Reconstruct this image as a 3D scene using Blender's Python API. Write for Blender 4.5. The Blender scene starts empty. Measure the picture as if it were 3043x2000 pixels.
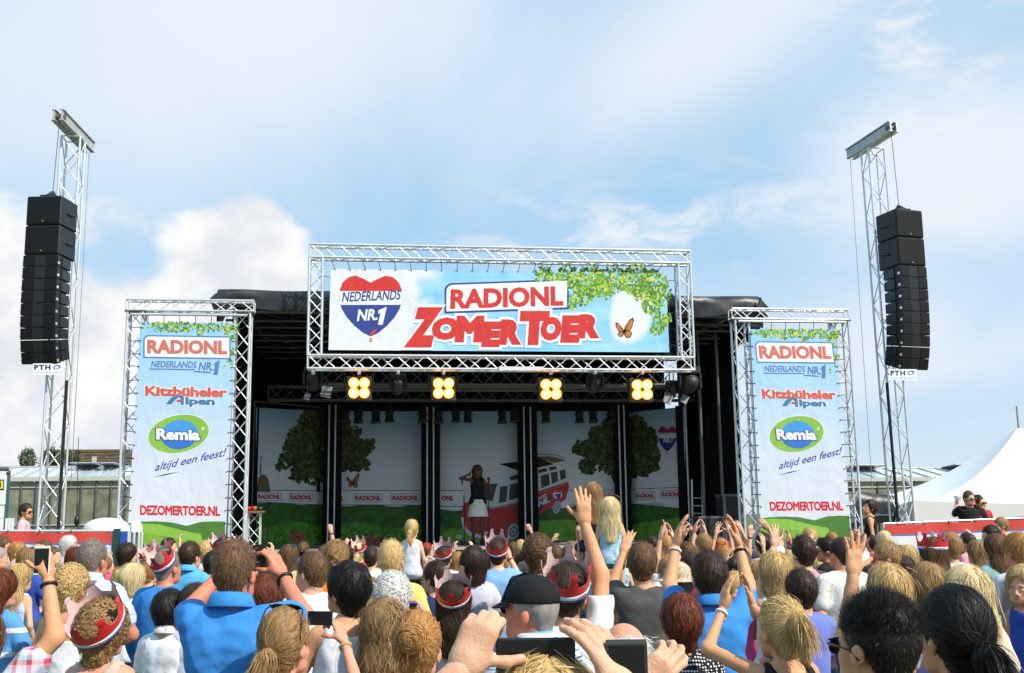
import bpy, bmesh, math, random
import numpy as np
from mathutils import Vector, Matrix, Quaternion

SC = bpy.context.scene
COL = SC.collection
R = math.radians
random.seed(5)

# ------------------------------------------------------------------ camera
CAM_Z, F_PX, PW, PH = 1.93, 3197.0, 3043.0, 2000.0
YAW, PITCH, ROLL = R(7.0), math.atan(0.167), R(0.7)
fwd = Vector((math.sin(YAW) * math.cos(PITCH), math.cos(YAW) * math.cos(PITCH), math.sin(PITCH)))
rt0 = Vector((math.cos(YAW), -math.sin(YAW), 0))
up0 = rt0.cross(fwd)
CR = rt0 * math.cos(ROLL) - up0 * math.sin(ROLL)
CU = up0 * math.cos(ROLL) + rt0 * math.sin(ROLL)
CAMP = Vector((0, 0, CAM_Z))
cam = bpy.data.cameras.new("camera")
cam.sensor_fit = 'HORIZONTAL'
cam.sensor_width = 36.0
cam.lens = F_PX / PW * 36.0
cam.clip_start, cam.clip_end = 0.05, 5000
camo = bpy.data.objects.new("camera", cam)
COL.objects.link(camo)
camo.matrix_world = Matrix.Translation(CAMP) @ Matrix((CR, CU, -fwd)).transposed().to_4x4()
SC.camera = camo

# ------------------------------------------------------------------ sky and sun
SUN_DIR = Vector((0.64, -0.60, 0.86)).normalized()
SUN_EL = math.asin(SUN_DIR.z)
SUN_AZ = math.atan2(SUN_DIR.x, SUN_DIR.y)
world = bpy.data.worlds.new("World")
SC.world = world
world.use_nodes = True
wt = world.node_tree
wt.nodes.clear()


def wn(t, **kw):
    n = wt.nodes.new(t)
    for k, v in kw.items():
        setattr(n, k, v)
    return n


def wmath(op, a, b=None, clamp=False):
    n = wn('ShaderNodeMath', operation=op, use_clamp=clamp)
    for i, v in enumerate((a, b)):
        if v is None:
            continue
        if isinstance(v, (int, float)):
            n.inputs[i].default_value = v
        else:
            wt.links.new(v, n.inputs[i])
    return n.outputs[0]


def wramp(val, lo, hi):
    n = wn('ShaderNodeMapRange', interpolation_type='SMOOTHSTEP')
    wt.links.new(val, n.inputs[0])
    n.inputs[1].default_value, n.inputs[2].default_value = lo, hi
    return n.outputs[0]


sky = wn('ShaderNodeTexSky', sky_type='NISHITA', sun_disc=False, sun_elevation=SUN_EL, sun_rotation=SUN_AZ)
sky.air_density, sky.dust_density, sky.ozone_density = 1.0, 0.8, 1.5
tc = wn('ShaderNodeTexCoord')
sep = wn('ShaderNodeSeparateXYZ')
wt.links.new(tc.outputs['Generated'], sep.inputs[0])
dx, dy, dz = sep.outputs
el = wmath('ARCSINE', dz)
az = wmath('ARCTAN2', dx, dy)
# high thin veil: noise on a plane far overhead
den = wmath('ADD', wmath('MAXIMUM', dz, 0.0), 0.16)
cmb = wn('ShaderNodeCombineXYZ')
wt.links.new(wmath('DIVIDE', dx, den), cmb.inputs[0])
wt.links.new(wmath('DIVIDE', dy, den), cmb.inputs[1])


def wnoise(vec, scale, detail, rough, loc=(0, 0, 0), rot=(0, 0, 0), sc=(1, 1, 1), dist=0.0):
    m = wn('ShaderNodeMapping')
    m.inputs['Location'].default_value = loc
    m.inputs['Rotation'].default_value = rot
    m.inputs['Scale'].default_value = sc
    wt.links.new(vec, m.inputs[0])
    n = wn('ShaderNodeTexNoise')
    n.inputs['Scale'].default_value, n.inputs['Detail'].default_value = scale, detail
    n.inputs['Roughness'].default_value, n.inputs['Distortion'].default_value = rough, dist
    wt.links.new(m.outputs[0], n.inputs['Vector'])
    return n.outputs['Fac']


cmb2 = wn('ShaderNodeCombineXYZ')
wt.links.new(az, cmb2.inputs[0])
wt.links.new(el, cmb2.inputs[1])


def wblob(a0, e0, sa, se, rot=0.0):
    """soft cloud bank round a direction (azimuth, elevation in degrees)"""
    x = wmath('SUBTRACT', az, R(a0))
    y = wmath('SUBTRACT', el, R(e0))
    c, s = math.cos(R(rot)), math.sin(R(rot))
    u = wmath('DIVIDE', wmath('ADD', wmath('MULTIPLY', x, c), wmath('MULTIPLY', y, s)), R(sa))
    v = wmath('DIVIDE', wmath('SUBTRACT', wmath('MULTIPLY', y, c), wmath('MULTIPLY', x, s)), R(se))
    q = wmath('ADD', wmath('MULTIPLY', u, u), wmath('MULTIPLY', v, v))
    return wmath('EXPONENT', wmath('MULTIPLY', q, -1.0))


veil_n = wnoise(cmb.outputs[0], 1.1, 5, 0.5, loc=(1.7, .4, 0), rot=(0, 0, R(35)), sc=(1.0, 0.55, 1), dist=.6)
banks = wmath('ADD', wblob(-8, 25, 19, 9.5, 10), wmath('MULTIPLY', wblob(21, 26, 12, 4.0, 28), .55))
banks = wmath('ADD', banks, wmath('MULTIPLY', wblob(31, 16.5, 8, 4.5, 10), .9))
banks = wmath('ADD', banks, wmath('MULTIPLY', wblob(29, 7.5, 13, 4.5, 0), .55))
veil = wramp(wmath('ADD', wmath('MULTIPLY', veil_n, .9), wmath('MULTIPLY', banks, .62)), .36, .98)
# wisps on the right
wisp_n = wnoise(cmb2.outputs[0], 9.0, 7, 0.62, loc=(.3, .8, 0), rot=(0, 0, R(-16)), sc=(1, 2.6, 1), dist=.5)
wisp_m = wmath('ADD', wblob(14, 14.6, 12, 2.6, 3), wblob(29, 22, 6, 5, 40))
wisp = wmath('MULTIPLY', wramp(wisp_n, .47, .70), wmath('MULTIPLY', wisp_m, .95), True)
# cumulus low on the left, haze bank along the horizon
cum_n = wnoise(cmb2.outputs[0], 8.5, 8, 0.56, loc=(3.1, .2, 0), sc=(1, 1.35, 1))
cum_m = wmath('ADD', wblob(-18.5, 10.0, 6.4, 6.4, 0), wblob(-7.6, 12.2, 4.2, 4.0, 0))
cum_m = wmath('ADD', cum_m, wmath('MULTIPLY', wblob(-13, 5.5, 12, 4.2, 0), .8))
cum = wramp(wmath('ADD', wmath('MULTIPLY', wmath('SUBTRACT', cum_n, .5), 1.7), cum_m), .40, .70)
low = wmath('MULTIPLY', wmath('EXPONENT', wmath('MULTIPLY', wmath('MAXIMUM', el, 0.0), -8.0)), .9)
mixs = sky.outputs[0]


def wmix(fac, a, colr):
    m = wn('ShaderNodeMix', data_type='RGBA')
    wt.links.new(fac, m.inputs[0])
    wt.links.new(a, m.inputs[6])
    if isinstance(colr, tuple):
        m.inputs[7].default_value = colr
    else:
        wt.links.new(colr, m.inputs[7])
    return m.outputs[2]


SKY_K = 0.095
pale = wmix(wmath('ADD', .7, 0.0), mixs, (3.1, 6.3, 9.0, 1))      # summer haze thins the blue
mixs = wmix(low, pale, (6.6, 7.2, 7.8, 1))
mixs = wmix(veil, mixs, (7.0, 7.5, 8.3, 1))
mixs = wmix(wisp, mixs, (7.6, 7.8, 8.2, 1))
cshade = wnoise(cmb2.outputs[0], 14, 5, .5, loc=(3.1, .26, 0))
cbase = wn('ShaderNodeRGB')
cbase.outputs[0].default_value = (6.7, 7.0, 7.5, 1)
cm = wn('ShaderNodeMix', data_type='RGBA')
wt.links.new(wramp(cshade, .35, .62), cm.inputs[0])
wt.links.new(cbase.outputs[0], cm.inputs[6])
cm.inputs[7].default_value = (8.6, 8.6, 8.5, 1)
mixs = wmix(cum, mixs, cm.outputs[2])
bg = wn('ShaderNodeBackground')
bg.inputs['Strength'].default_value = SKY_K
wt.links.new(mixs, bg.inputs['Color'])
wo = wn('ShaderNodeOutputWorld')
wt.links.new(bg.outputs[0], wo.inputs[0])

sun = bpy.data.lights.new("sun", 'SUN')
sun.energy, sun.angle, sun.color = 4.6, R(0.55), (1.0, 0.93, 0.82)
suno = bpy.data.objects.new("sun", sun)
COL.objects.link(suno)
suno.rotation_euler = (-SUN_DIR).to_track_quat('-Z', 'Y').to_euler()
suno.location = (12, -10, 25)
SC.view_settings.view_transform = 'Standard'
SC.view_settings.look = 'None'
SC.view_settings.exposure = 0.3
SC.view_settings.gamma = 1.0
SC.view_settings.use_curve_mapping = False
SC.cycles.max_bounces = 6
SC.cycles.diffuse_bounces = 3
SC.cycles.glossy_bounces = 3
SC.cycles.transparent_max_bounces = 6


# ------------------------------------------------------------------ helpers: pixels of the photograph to places
def ray(x, y):
    return (CR * ((x - PW / 2) / F_PX) - CU * ((y - PH / 2) / F_PX) + fwd)


def at(x, y, Y):
    d = ray(x, y)
    return CAMP + d * (Y / d.y)


def atd(x, y, dep):
    return CAMP + ray(x, y) * dep


def at_plane(x, y, p, n):
    d = ray(x, y)
    return CAMP + d * ((p - CAMP).dot(n) / d.dot(n))


# ------------------------------------------------------------------ materials
MATS = {}


def mat(name, col, rough=0.6, metal=0.0, noise=0.0, nscale=8.0, bump=0.0, bscale=60.0, emit=None, spec=0.4, aniso=None, trans=0.0):
    if name in MATS:
        return MATS[name]
    m = bpy.data.materials.new(name)
    m.use_nodes = True
    nt = m.node_tree
    b = nt.nodes['Principled BSDF']
    b.inputs['Base Color'].default_value = (*col, 1)
    b.inputs['Roughness'].default_value = rough
    b.inputs['Metallic'].default_value = metal
    b.inputs['Specular IOR Level'].default_value = spec
    if trans:
        b.inputs['Transmission Weight'].default_value = trans
    if emit:
        b.inputs['Emission Color'].default_value = (*emit[0], 1)
        b.inputs['Emission Strength'].default_value = emit[1]
    if noise or bump:
        tcn = nt.nodes.new('ShaderNodeTexCoord')
    if noise:
        n = nt.nodes.new('ShaderNodeTexNoise')
        n.inputs['Scale'].default_value = nscale
        n.inputs['Detail'].default_value = 5
        nt.links.new(tcn.outputs['Object'], n.inputs['Vector'])
        r = nt.nodes.new('ShaderNodeMapRange')
        r.inputs[1].default_value, r.inputs[2].default_value = .25, .75
        r.inputs[3].default_value, r.inputs[4].default_value = 1 - noise, 1 + noise
        nt.links.new(n.outputs['Fac'], r.inputs[0])
        mx = nt.nodes.new('ShaderNodeMix')
        mx.data_type = 'RGBA'
        mx.blend_type = 'MULTIPLY'
        mx.inputs[0].default_value = 1
        mx.inputs[6].default_value = (*col, 1)
        nt.links.new(r.outputs[0], mx.inputs[7])
        nt.links.new(mx.outputs[2], b.inputs['Base Color'])
    if bump:
        n2 = nt.nodes.new('ShaderNodeTexNoise')
        n2.inputs['Scale'].default_value = bscale
        n2.inputs['Detail'].default_value = 4
        nt.links.new(tcn.outputs['Object'], n2.inputs['Vector'])
        bp = nt.nodes.new('ShaderNodeBump')
        bp.inputs['Strength'].default_value = bump
        bp.inputs['Distance'].default_value = .01
        nt.links.new(n2.outputs['Fac'], bp.inputs['Height'])
        nt.links.new(bp.outputs[0], b.inputs['Normal'])
    MATS[name] = m
    return m


def nmath(nt, op, a, b=None, clamp=False):
    n = nt.nodes.new('ShaderNodeMath')
    n.operation = op
    n.use_clamp = clamp
    for i, v in enumerate((a, b)):
        if v is None:
            continue
        if isinstance(v, (int, float)):
            n.inputs[i].default_value = v
        else:
            nt.links.new(v, n.inputs[i])
    return n.outputs[0]


def tag(o, label=None, cat=None, group=None, kind=None):
    if label:
        o['label'] = label
    if cat:
        o['category'] = cat
    if group:
        o['group'] = group
    if kind:
        o['kind'] = kind
    return o


def empty(name, loc=(0, 0, 0), label=None, cat=None, group=None):
    o = bpy.data.objects.new(name, None)
    COL.objects.link(o)
    o.location = loc
    o.empty_display_size = .1
    return tag(o, label, cat, group)


def link(name, me, parent=None, m=None, M=None):
    o = bpy.data.objects.new(name, me)
    COL.objects.link(o)
    if m is not None:
        if len(me.materials) == 0:
            me.materials.append(m)
        elif me.materials[0] != m:
            o.material_slots[0].link = 'OBJECT'
            o.material_slots[0].material = m
    if parent:
        o.parent = parent
        o.matrix_parent_inverse = wm(parent).inverted()
    if M is not None:
        o.matrix_basis = M
    return o


def wm(o):
    m = o.matrix_basis.copy()
    if o.parent:
        m = wm(o.parent) @ o.matrix_parent_inverse @ m
    return m


class MB:
    def __init__(s):
        s.v, s.f = [], []

    def add(s, vs, fs):
        b = len(s.v)
        s.v += [tuple(p) for p in vs]
        s.f += [tuple(i + b for i in f) for f in fs]
        return s

    def box(s, x0, x1, y0, y1, z0, z1, M=None):
        vs = [Vector((x, y, z)) for z in (z0, z1) for y in (y0, y1) for x in (x0, x1)]
        if M:
            vs = [M @ v for v in vs]
        return s.add(vs, [(0, 2, 3, 1), (4, 5, 7, 6), (0, 1, 5, 4), (2, 6, 7, 3), (0, 4, 6, 2), (1, 3, 7, 5)])

    def tube(s, p, q, r, n=8, r2=None):
        p, q = Vector(p), Vector(q)
        r2 = r if r2 is None else r2
        d = (q - p).normalized()
        a = d.orthogonal().normalized()
        b = d.cross(a)
        vs = []
        for c, rr in ((p, r), (q, r2)):
            for i in range(n):
                t = 2 * math.pi * i / n
                vs.append(c + (a * math.cos(t) + b * math.sin(t)) * rr)
        fs = [(i, (i + 1) % n, n + (i + 1) % n, n + i) for i in range(n)]
        fs += [tuple(range(n - 1, -1, -1)), tuple(range(n, 2 * n))]
        return s.add(vs, fs)

    def path(s, pts, r, n=6):
        pts = [Vector(p) for p in pts]
        vs, fs = [], []
        for k, p in enumerate(pts):
            d = (pts[min(k + 1, len(pts) - 1)] - pts[max(k - 1, 0)]).normalized()
            a = d.cross(Vector((.13, .2, 1))).normalized()
            b = d.cross(a)
            rr = r[k] if isinstance(r, (list, tuple)) else r
            for i in range(n):
                t = 2 * math.pi * i / n
                vs.append(p + (a * math.cos(t) + b * math.sin(t)) * rr)
        for k in range(len(pts) - 1):
            for i in range(n):
                fs.append((k * n + i, k * n + (i + 1) % n, (k + 1) * n + (i + 1) % n, (k + 1) * n + i))
        fs += [tuple(range(n - 1, -1, -1)), tuple((len(pts) - 1) * n + i for i in range(n))]
        return s.add(vs, fs)

    def lathe(s, prof, n=16, M=None):
        vs, fs = [], []
        for r, z in prof:
            for i in range(n):
                t = 2 * math.pi * i / n
                v = Vector((r * math.cos(t), r * math.sin(t), z))
                vs.append(M @ v if M else v)
        for k in range(len(prof) - 1):
            for i in range(n):
                fs.append((k * n + i, k * n + (i + 1) % n, (k + 1) * n + (i + 1) % n, (k + 1) * n + i))
        fs += [tuple(range(n - 1, -1, -1)), tuple((len(prof) - 1) * n + i for i in range(n))]
        return s.add(vs, fs)

    def mesh(s, name, smooth=False, bevel=0):
        me = bpy.data.meshes.new(name)
        me.from_pydata(s.v, [], s.f)
        if bevel:
            bm = bmesh.new()
            bm.from_mesh(me)
            bmesh.ops.bevel(bm, geom=list(bm.edges), offset=bevel, segments=1, affect='EDGES')
            bm.to_mesh(me)
            bm.free()
        if smooth:
            me.shade_smooth()
        me.update()
        return me

    def build(s, name, m, parent=None, smooth=False, bevel=0, M=None):
        return link(name, s.mesh(name, smooth, bevel), parent, m, M)


# unit tube from (0,0,0) to (0,0,1), radius 1: shared by every truss member
_u = MB().tube((0, 0, 0), (0, 0, 1), 1.0, 7)
UNIT_TUBE = _u.mesh("tube")
for p in UNIT_TUBE.polygons:
    p.use_smooth = len(p.vertices) == 4


def rod(name, p, q, r, m, parent):
    p, q = Vector(p), Vector(q)
    d = q - p
    M = Matrix.Translation(p) @ d.to_track_quat('Z', 'Y').to_matrix().to_4x4() @ Matrix.Diagonal((r, r, d.length, 1))
    o = bpy.data.objects.new(name, UNIT_TUBE)
    COL.objects.link(o)
    if len(UNIT_TUBE.materials) == 0:
        UNIT_TUBE.materials.append(m)
    if UNIT_TUBE.materials[0] != m:
        o.material_slots[0].link = 'OBJECT'
        o.material_slots[0].material = m
    o.parent = parent
    o.matrix_parent_inverse = wm(parent).inverted()
    o.matrix_basis = M
    return o


ALU = mat('aluminium', (.74, .75, .76), .36, .5, .28, 9)
DARKALU = mat('dark_steel', (.16, .155, .15), .5, .6, .2, 20)
BLACK = mat('black_cloth', (.012, .012, .013), .85, 0, .3, 6, .3, 30, spec=.15)
BLACKM = mat('black_metal', (.02, .02, .022), .5, .2, .2, 20)
BLACKP = mat('black_plastic', (.015, .015, .016), .4)
WHITEP = mat('white_vinyl', (.78, .79, .82), .5, 0, .03, 3)
STRAP = mat('bungee_cord', (.03, .03, .035), .7)


def truss(p, q, side, w, parent, m=ALU, step=None, rc=.022, rb=.010, faces=(0, 1, 2, 3), nodes=True):
    """box truss from p to q: four chords and zigzag braces, each a piece of its own. side: vector of one cross axis"""
    p, q = Vector(p), Vector(q)
    d = (q - p)
    L = d.length
    d.normalize()
    a = (Vector(side) - d * Vector(side).dot(d)).normalized()
    b = d.cross(a)
    off = [a * w / 2 + b * w / 2, -a * w / 2 + b * w / 2, -a * w / 2 - b * w / 2, a * w / 2 - b * w / 2]
    for o in off:
        rod('chord', p + o, q + o, rc, m, parent)
    step = step or w * 1.0
    n = max(2, int(round(L / step)))
    st = L / n
    for fi in faces:
        o0, o1 = off[fi], off[(fi + 1) % 4]
        for k in range(n):
            s0, s1 = (o0, o1) if (k + fi) % 2 == 0 else (o1, o0)
            rod('brace', p + s0 + d * (k * st), p + s1 + d * ((k + 1) * st), rb, m, parent)
    if nodes:
        for s in (0.0, L):
            for fi in range(4):
                rod('brace', p + off[fi] + d * s, p + off[(fi + 1) % 4] + d * s, rb * 1.3, m, parent)
# ------------------------------------------------------------------ flat print: lettering and shapes on banners
DG = None


def text_mesh(s, bold=0.0, shear=0.0, spacing=1.0):
    """outline of a line of lettering as a flat mesh, unit size"""
    c = bpy.data.curves.new('lettering', 'FONT')
    c.body, c.size, c.shear, c.space_character = s, 1.0, shear, spacing
    c.resolution_u = 3
    if bold:
        c.bevel_depth = bold
        c.bevel_resolution = 0
    o = bpy.data.objects.new('lettering', c)
    COL.objects.link(o)
    dg = bpy.context.evaluated_depsgraph_get()
    me = bpy.data.meshes.new_from_object(o.evaluated_get(dg))
    bpy.data.objects.remove(o)
    bpy.data.curves.remove(c)
    me.materials.clear()
    me.shade_flat()
    return me


class Sheet:
    """a flat printed sheet: maps photo pixels to its plane; layers lie a few mm apart"""

    def __init__(s, p, n, parent, step=.0016):
        s.p, s.n, s.parent, s.step = Vector(p), Vector(n).normalized(), parent, step
        s.ux = Vector((0, 0, 1)).cross(s.n) * -1
        s.ux = Vector((-s.n.y, s.n.x, 0)).normalized()
        if s.ux.x < 0:
            s.ux = -s.ux
        s.uz = Vector((0, 0, 1))

    def P(s, x, y, layer=0):
        return at_plane(x, y, s.p + s.n * (layer * s.step), s.n)

    def poly(s, name, pts, m, layer, parent=None):
        vs = [s.P(x, y, layer) for x, y in pts]
        return MB().add(vs, [tuple(range(len(vs)))]).build(name, m, parent or s.parent)

    def text(s, st, quad, m, layer, bold=.0, shear=0.0, spacing=1.0, name='lettering', grow=0.0, parent=None, flat=.0003):
        """lettering fitted to the quad (top left, top right, bottom right, bottom left) in photo pixels"""
        me = text_mesh(st, bold, shear, spacing)
        n = len(me.vertices)
        co = np.empty(n * 3)
        me.vertices.foreach_get('co', co)
        co = co.reshape(-1, 3)
        lo, hi = co.min(0), co.max(0)
        if grow:      # a wider outline under the letters keeps the letters' own frame
            lo, hi = lo + grow, hi - grow
        u = (co[:, 0] - lo[0]) / (hi[0] - lo[0])
        v = (co[:, 1] - lo[1]) / (hi[1] - lo[1])
        zz = co[:, 2] / max(1e-6, abs(co[:, 2]).max()) if bold else co[:, 2]
        tl, tr, br, bl = [np.array(s.P(x, y, layer)) for x, y in quad]
        out = ((1 - v)[:, None] * ((1 - u)[:, None] * bl + u[:, None] * br) * 1.0
               + v[:, None] * ((1 - u)[:, None] * tl + u[:, None] * tr))
        out = out + np.array(s.n)[None] * (zz * flat)[:, None]
        me.vertices.foreach_set('co', out.ravel())
        me.update()
        o = link(name, me, parent or s.parent, m)
        o['kind'] = 'stuff'
        return o


def rect(x0, y0, x1, y1, sl=0.0):
    """quad in pixels with its rows sloping by sl pixels over its width"""
    return ((x0, y0), (x1, y0 + sl), (x1, y1 + sl), (x0, y1))


def rrect(x0, y0, x1, y1, r, sl=0.0, corners=(1, 1, 1, 1), n=5):
    pts = []
    k = sl / (x1 - x0)
    for ci, (cx, cy, a0) in enumerate(((x0 + r, y0 + r, 180), (x1 - r, y0 + r, 270), (x1 - r, y1 - r, 0), (x0 + r, y1 - r, 90))):
        if corners[ci]:
            for i in range(n + 1):
                a = R(a0 + 90 * i / n)
                pts.append((cx + r * math.cos(a), cy + r * math.sin(a)))
        else:
            pts.append(((x0, x1, x1, x0)[ci], (y0, y0, y1, y1)[ci]))
    return [(x, y + k * (x - x0)) for x, y in pts]


def oval(cx, cy, rx, ry, tilt=0, n=40):
    c, s = math.cos(R(tilt)), math.sin(R(tilt))
    return [(cx + rx * math.cos(t) * c - ry * math.sin(t) * s, cy + rx * math.cos(t) * s + ry * math.sin(t) * c)
            for t in [2 * math.pi * i / n for i in range(n)]]


RED = mat('print_red', (.62, .035, .03), .5)
PALERED = mat('print_red_pale', (.62, .16, .12), .5)
NAVY = mat('print_navy', (.03, .055, .26), .5)
PALENAVY = mat('print_blue_pale', (.10, .19, .45), .5)
WHT = mat('print_white', (.80, .80, .82), .5)
SKYB = mat('print_sky', (.30, .60, .82), .5)
LEAFG = [mat('print_leaf_%d' % i, c, .6) for i, c in enumerate([(.16, .36, .03), (.32, .52, .05), (.62, .64, .08), (.05, .18, .02), (.10, .28, .03), (.08, .24, .02)])]


def leaves(sheet, name, spots, n, size, layer, mats=LEAFG, seed=1, jag=.55):
    """printed foliage: many leaf-shaped faces round the given spots (x, y, radius) of the sheet"""
    rnd = random.Random(seed)
    vs, fs, mi = [], [], []
    wts = [r * r for _, _, r in spots]
    for k in range(n):
        cx, cy, r = rnd.choices(spots, wts)[0]
        a, q = rnd.uniform(0, 6.283), math.sqrt(rnd.random()) * r
        x, y = cx + q * math.cos(a), cy + q * math.sin(a)
        s_ = size * rnd.uniform(.6, 1.3)
        t = rnd.uniform(0, 6.283)
        c, s = math.cos(t), math.sin(t)
        b = len(vs)
        for u, v in ((-1, 0), (-.3, jag), (.5, jag * .8), (1, 0), (.5, -jag * .8), (-.3, -jag)):
            vs.append(sheet.P(x + (u * c - v * s) * s_, y + (u * s + v * c) * s_, layer + rnd.random() * .6))
        fs.append(tuple(range(b, b + 6)))
        mi.append(rnd.randrange(len(mats)))
    mb = MB()
    mb.v, mb.f = [tuple(v) for v in vs], fs
    me = mb.mesh(name)
    for m in mats:
        me.materials.append(m)
    me.polygons.foreach_set('material_index', mi)
    o = link(name, me, sheet.parent)
    o['kind'] = 'stuff'
    return o


def gradient_mat(name, stops, axis=2, lo=0, hi=1, rough=.5, nz=0.0, nscale=1.0):
    """printed colour gradient along an axis of the sheet (the sheet's own ink)"""
    m = bpy.data.materials.new(name)
    m.use_nodes = True
    nt = m.node_tree
    b = nt.nodes['Principled BSDF']
    b.inputs['Roughness'].default_value = rough
    tcn = nt.nodes.new('ShaderNodeTexCoord')
    sp = nt.nodes.new('ShaderNodeSeparateXYZ')
    nt.links.new(tcn.outputs['Object'], sp.inputs[0])
    r = nt.nodes.new('ShaderNodeMapRange')
    r.inputs[1].default_value, r.inputs[2].default_value = lo, hi
    nt.links.new(sp.outputs[axis], r.inputs[0])
    fac = r.outputs[0]
    if nz:
        n = nt.nodes.new('ShaderNodeTexNoise')
        n.inputs['Scale'].default_value = nscale
        n.inputs['Detail'].default_value = 5
        nt.links.new(tcn.outputs['Object'], n.inputs['Vector'])
        ma = nt.nodes.new('ShaderNodeMath')
        ma.operation = 'MULTIPLY_ADD'
        nt.links.new(n.outputs['Fac'], ma.inputs[0])
        ma.inputs[1].default_value = nz
        ma2 = nt.nodes.new('ShaderNodeMath')
        ma2.operation = 'ADD'
        nt.links.new(fac, ma2.inputs[0])
        ma2.inputs[1].default_value = -nz / 2
        nt.links.new(ma2.outputs[0], ma.inputs[2])
        fac = ma.outputs[0]
    cr = nt.nodes.new('ShaderNodeValToRGB')
    el_ = cr.color_ramp.elements
    while len(el_) < len(stops):
        el_.new(.5)
    for e, (p, c) in zip(el_, stops):
        e.position, e.color = p, (*c, 1)
    nt.links.new(fac, cr.inputs[0])
    nt.links.new(cr.outputs[0], b.inputs['Base Color'])
    return m


def ground():
    g = mat('trodden_grass', (.10, .115, .05), .9, 0, .5, .8, .6, 12)
    o = MB().add([(-1500, -600, 0), (1500, -600, 0), (1500, 2400, 0), (-1500, 2400, 0)], [(0, 1, 2, 3)]).build('ground', g)
    tag(o, 'trodden grass field under the crowd and behind the stage', kind='structure')


ground()

# ------------------------------------------------------------------ header: box truss frame with hung banner
YH = 20.0
hd = [at(925, 731, YH), at(2047, 749, YH), at(2057, 1103, YH), at(911, 1096, YH)]
hx0, hx1 = (hd[0].x + hd[3].x) / 2, (hd[1].x + hd[2].x) / 2
hz1, hz0 = (hd[0].z + hd[1].z) / 2, (hd[2].z + hd[3].z) / 2
TW = .245
hdr = empty('header_truss', ((hx0 + hx1) / 2, YH, hz0), 'wide silver box truss frame hung above the stage front, holding the large banner', 'truss frame')


def seg(name, parent, p, q, side, w, **kw):
    e = empty(name, p)
    e.parent = parent
    e.matrix_parent_inverse = wm(parent).inverted()
    truss(p, q, side, w, e, **kw)
    return e


h = TW / 2
X, Y, Z = Vector((1, 0, 0)), Vector((0, 1, 0)), Vector((0, 0, 1))
seg('top_truss', hdr, (hx0, YH, hz1 - h), (hx1, YH, hz1 - h), Z, TW, step=.27, rc=.024, rb=.011)
seg('bottom_truss', hdr, (hx0, YH, hz0 + h), (hx1, YH, hz0 + h), Z, TW, step=.27, rc=.024, rb=.011)
seg('side_truss', hdr, (hx0 + h, YH, hz0 + TW), (hx0 + h, YH, hz1 - TW), X, TW, step=.27, rc=.024, rb=.011)
seg('side_truss', hdr, (hx1 - h, YH, hz0 + TW), (hx1 - h, YH, hz1 - TW), X, TW, step=.27, rc=.024, rb=.011)

YB = YH - .02
banner = empty('header_banner', at(1480, 1043, YB), 'large bright blue sky banner with red ZomerToer lettering above the stage', 'banner')
hs = Sheet((0, YB, 0), (0, -1, 0), banner)
BQ = [(983, 799), (1979, 812), (1989, 1047), (976, 1040)]
skyp = bpy.data.materials.new('print_summer_sky')
skyp.use_nodes = True
nt = skyp.node_tree
b_ = nt.nodes['Principled BSDF']
b_.inputs['Roughness'].default_value = .45
tcn = nt.nodes.new('ShaderNodeTexCoord')
sp_ = nt.nodes.new('ShaderNodeSeparateXYZ')
nt.links.new(tcn.outputs['Object'], sp_.inputs[0])
xl, xr = at(983, 900, YB).x, at(1985, 900, YB).x


nz_ = nt.nodes.new('ShaderNodeTexNoise')
nz_.inputs['Scale'].default_value = 1.1
nz_.inputs['Detail'].default_value = 6
nt.links.new(tcn.outputs['Object'], nz_.inputs['Vector'])
uu = nmath(nt, 'DIVIDE', nmath(nt, 'SUBTRACT', sp_.outputs[0], xl), xr - xl)
wob = nmath(nt, 'MULTIPLY', nmath(nt, 'SUBTRACT', nz_.outputs['Fac'], .5), .3)
left = nmath(nt, 'MULTIPLY', nmath(nt, 'SUBTRACT', .30, nmath(nt, 'ADD', uu, wob)), 26, True)
cx_, cz_ = at(1870, 930, YB).x, at(1870, 930, YB).z
rr_ = nmath(nt, 'ADD', nmath(nt, 'MULTIPLY', nmath(nt, 'POWER', nmath(nt, 'SUBTRACT', sp_.outputs[0], cx_), 2), 1.6),
            nmath(nt, 'MULTIPLY', nmath(nt, 'POWER', nmath(nt, 'SUBTRACT', sp_.outputs[2], cz_), 2), .8))
right = nmath(nt, 'MULTIPLY', nmath(nt, 'SUBTRACT', .34, nmath(nt, 'ADD', rr_, nmath(nt, 'MULTIPLY', wob, 2))), 9, True)
streak = nt.nodes.new('ShaderNodeTexNoise')
mp_ = nt.nodes.new('ShaderNodeMapping')
mp_.inputs['Scale'].default_value = (.4, 1, 2.2)
mp_.inputs['Rotation'].default_value = (0, R(12), 0)
nt.links.new(tcn.outputs['Object'], mp_.inputs[0])
nt.links.new(mp_.outputs[0], streak.inputs['Vector'])
streak.inputs['Scale'].default_value = 1.6
streak.inputs['Detail'].default_value = 4
sr = nt.nodes.new('ShaderNodeValToRGB')
sr.color_ramp.elements[0].position, sr.color_ramp.elements[0].color = .35, (.20, .52, .78, 1)
sr.color_ramp.elements[1].position, sr.color_ramp.elements[1].color = .75, (.42, .70, .86, 1)
nt.links.new(streak.outputs['Fac'], sr.inputs[0])
mxb = nt.nodes.new('ShaderNodeMix')
mxb.data_type = 'RGBA'
nt.links.new(nmath(nt, 'MAXIMUM', left, right), mxb.inputs[0])
nt.links.new(sr.outputs[0], mxb.inputs[6])
mxb.inputs[7].default_value = (.74, .75, .78, 1)
nt.links.new(mxb.outputs[2], b_.inputs['Base Color'])
sheet = hs.poly('printed_sheet', BQ, skyp, 0)
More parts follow.
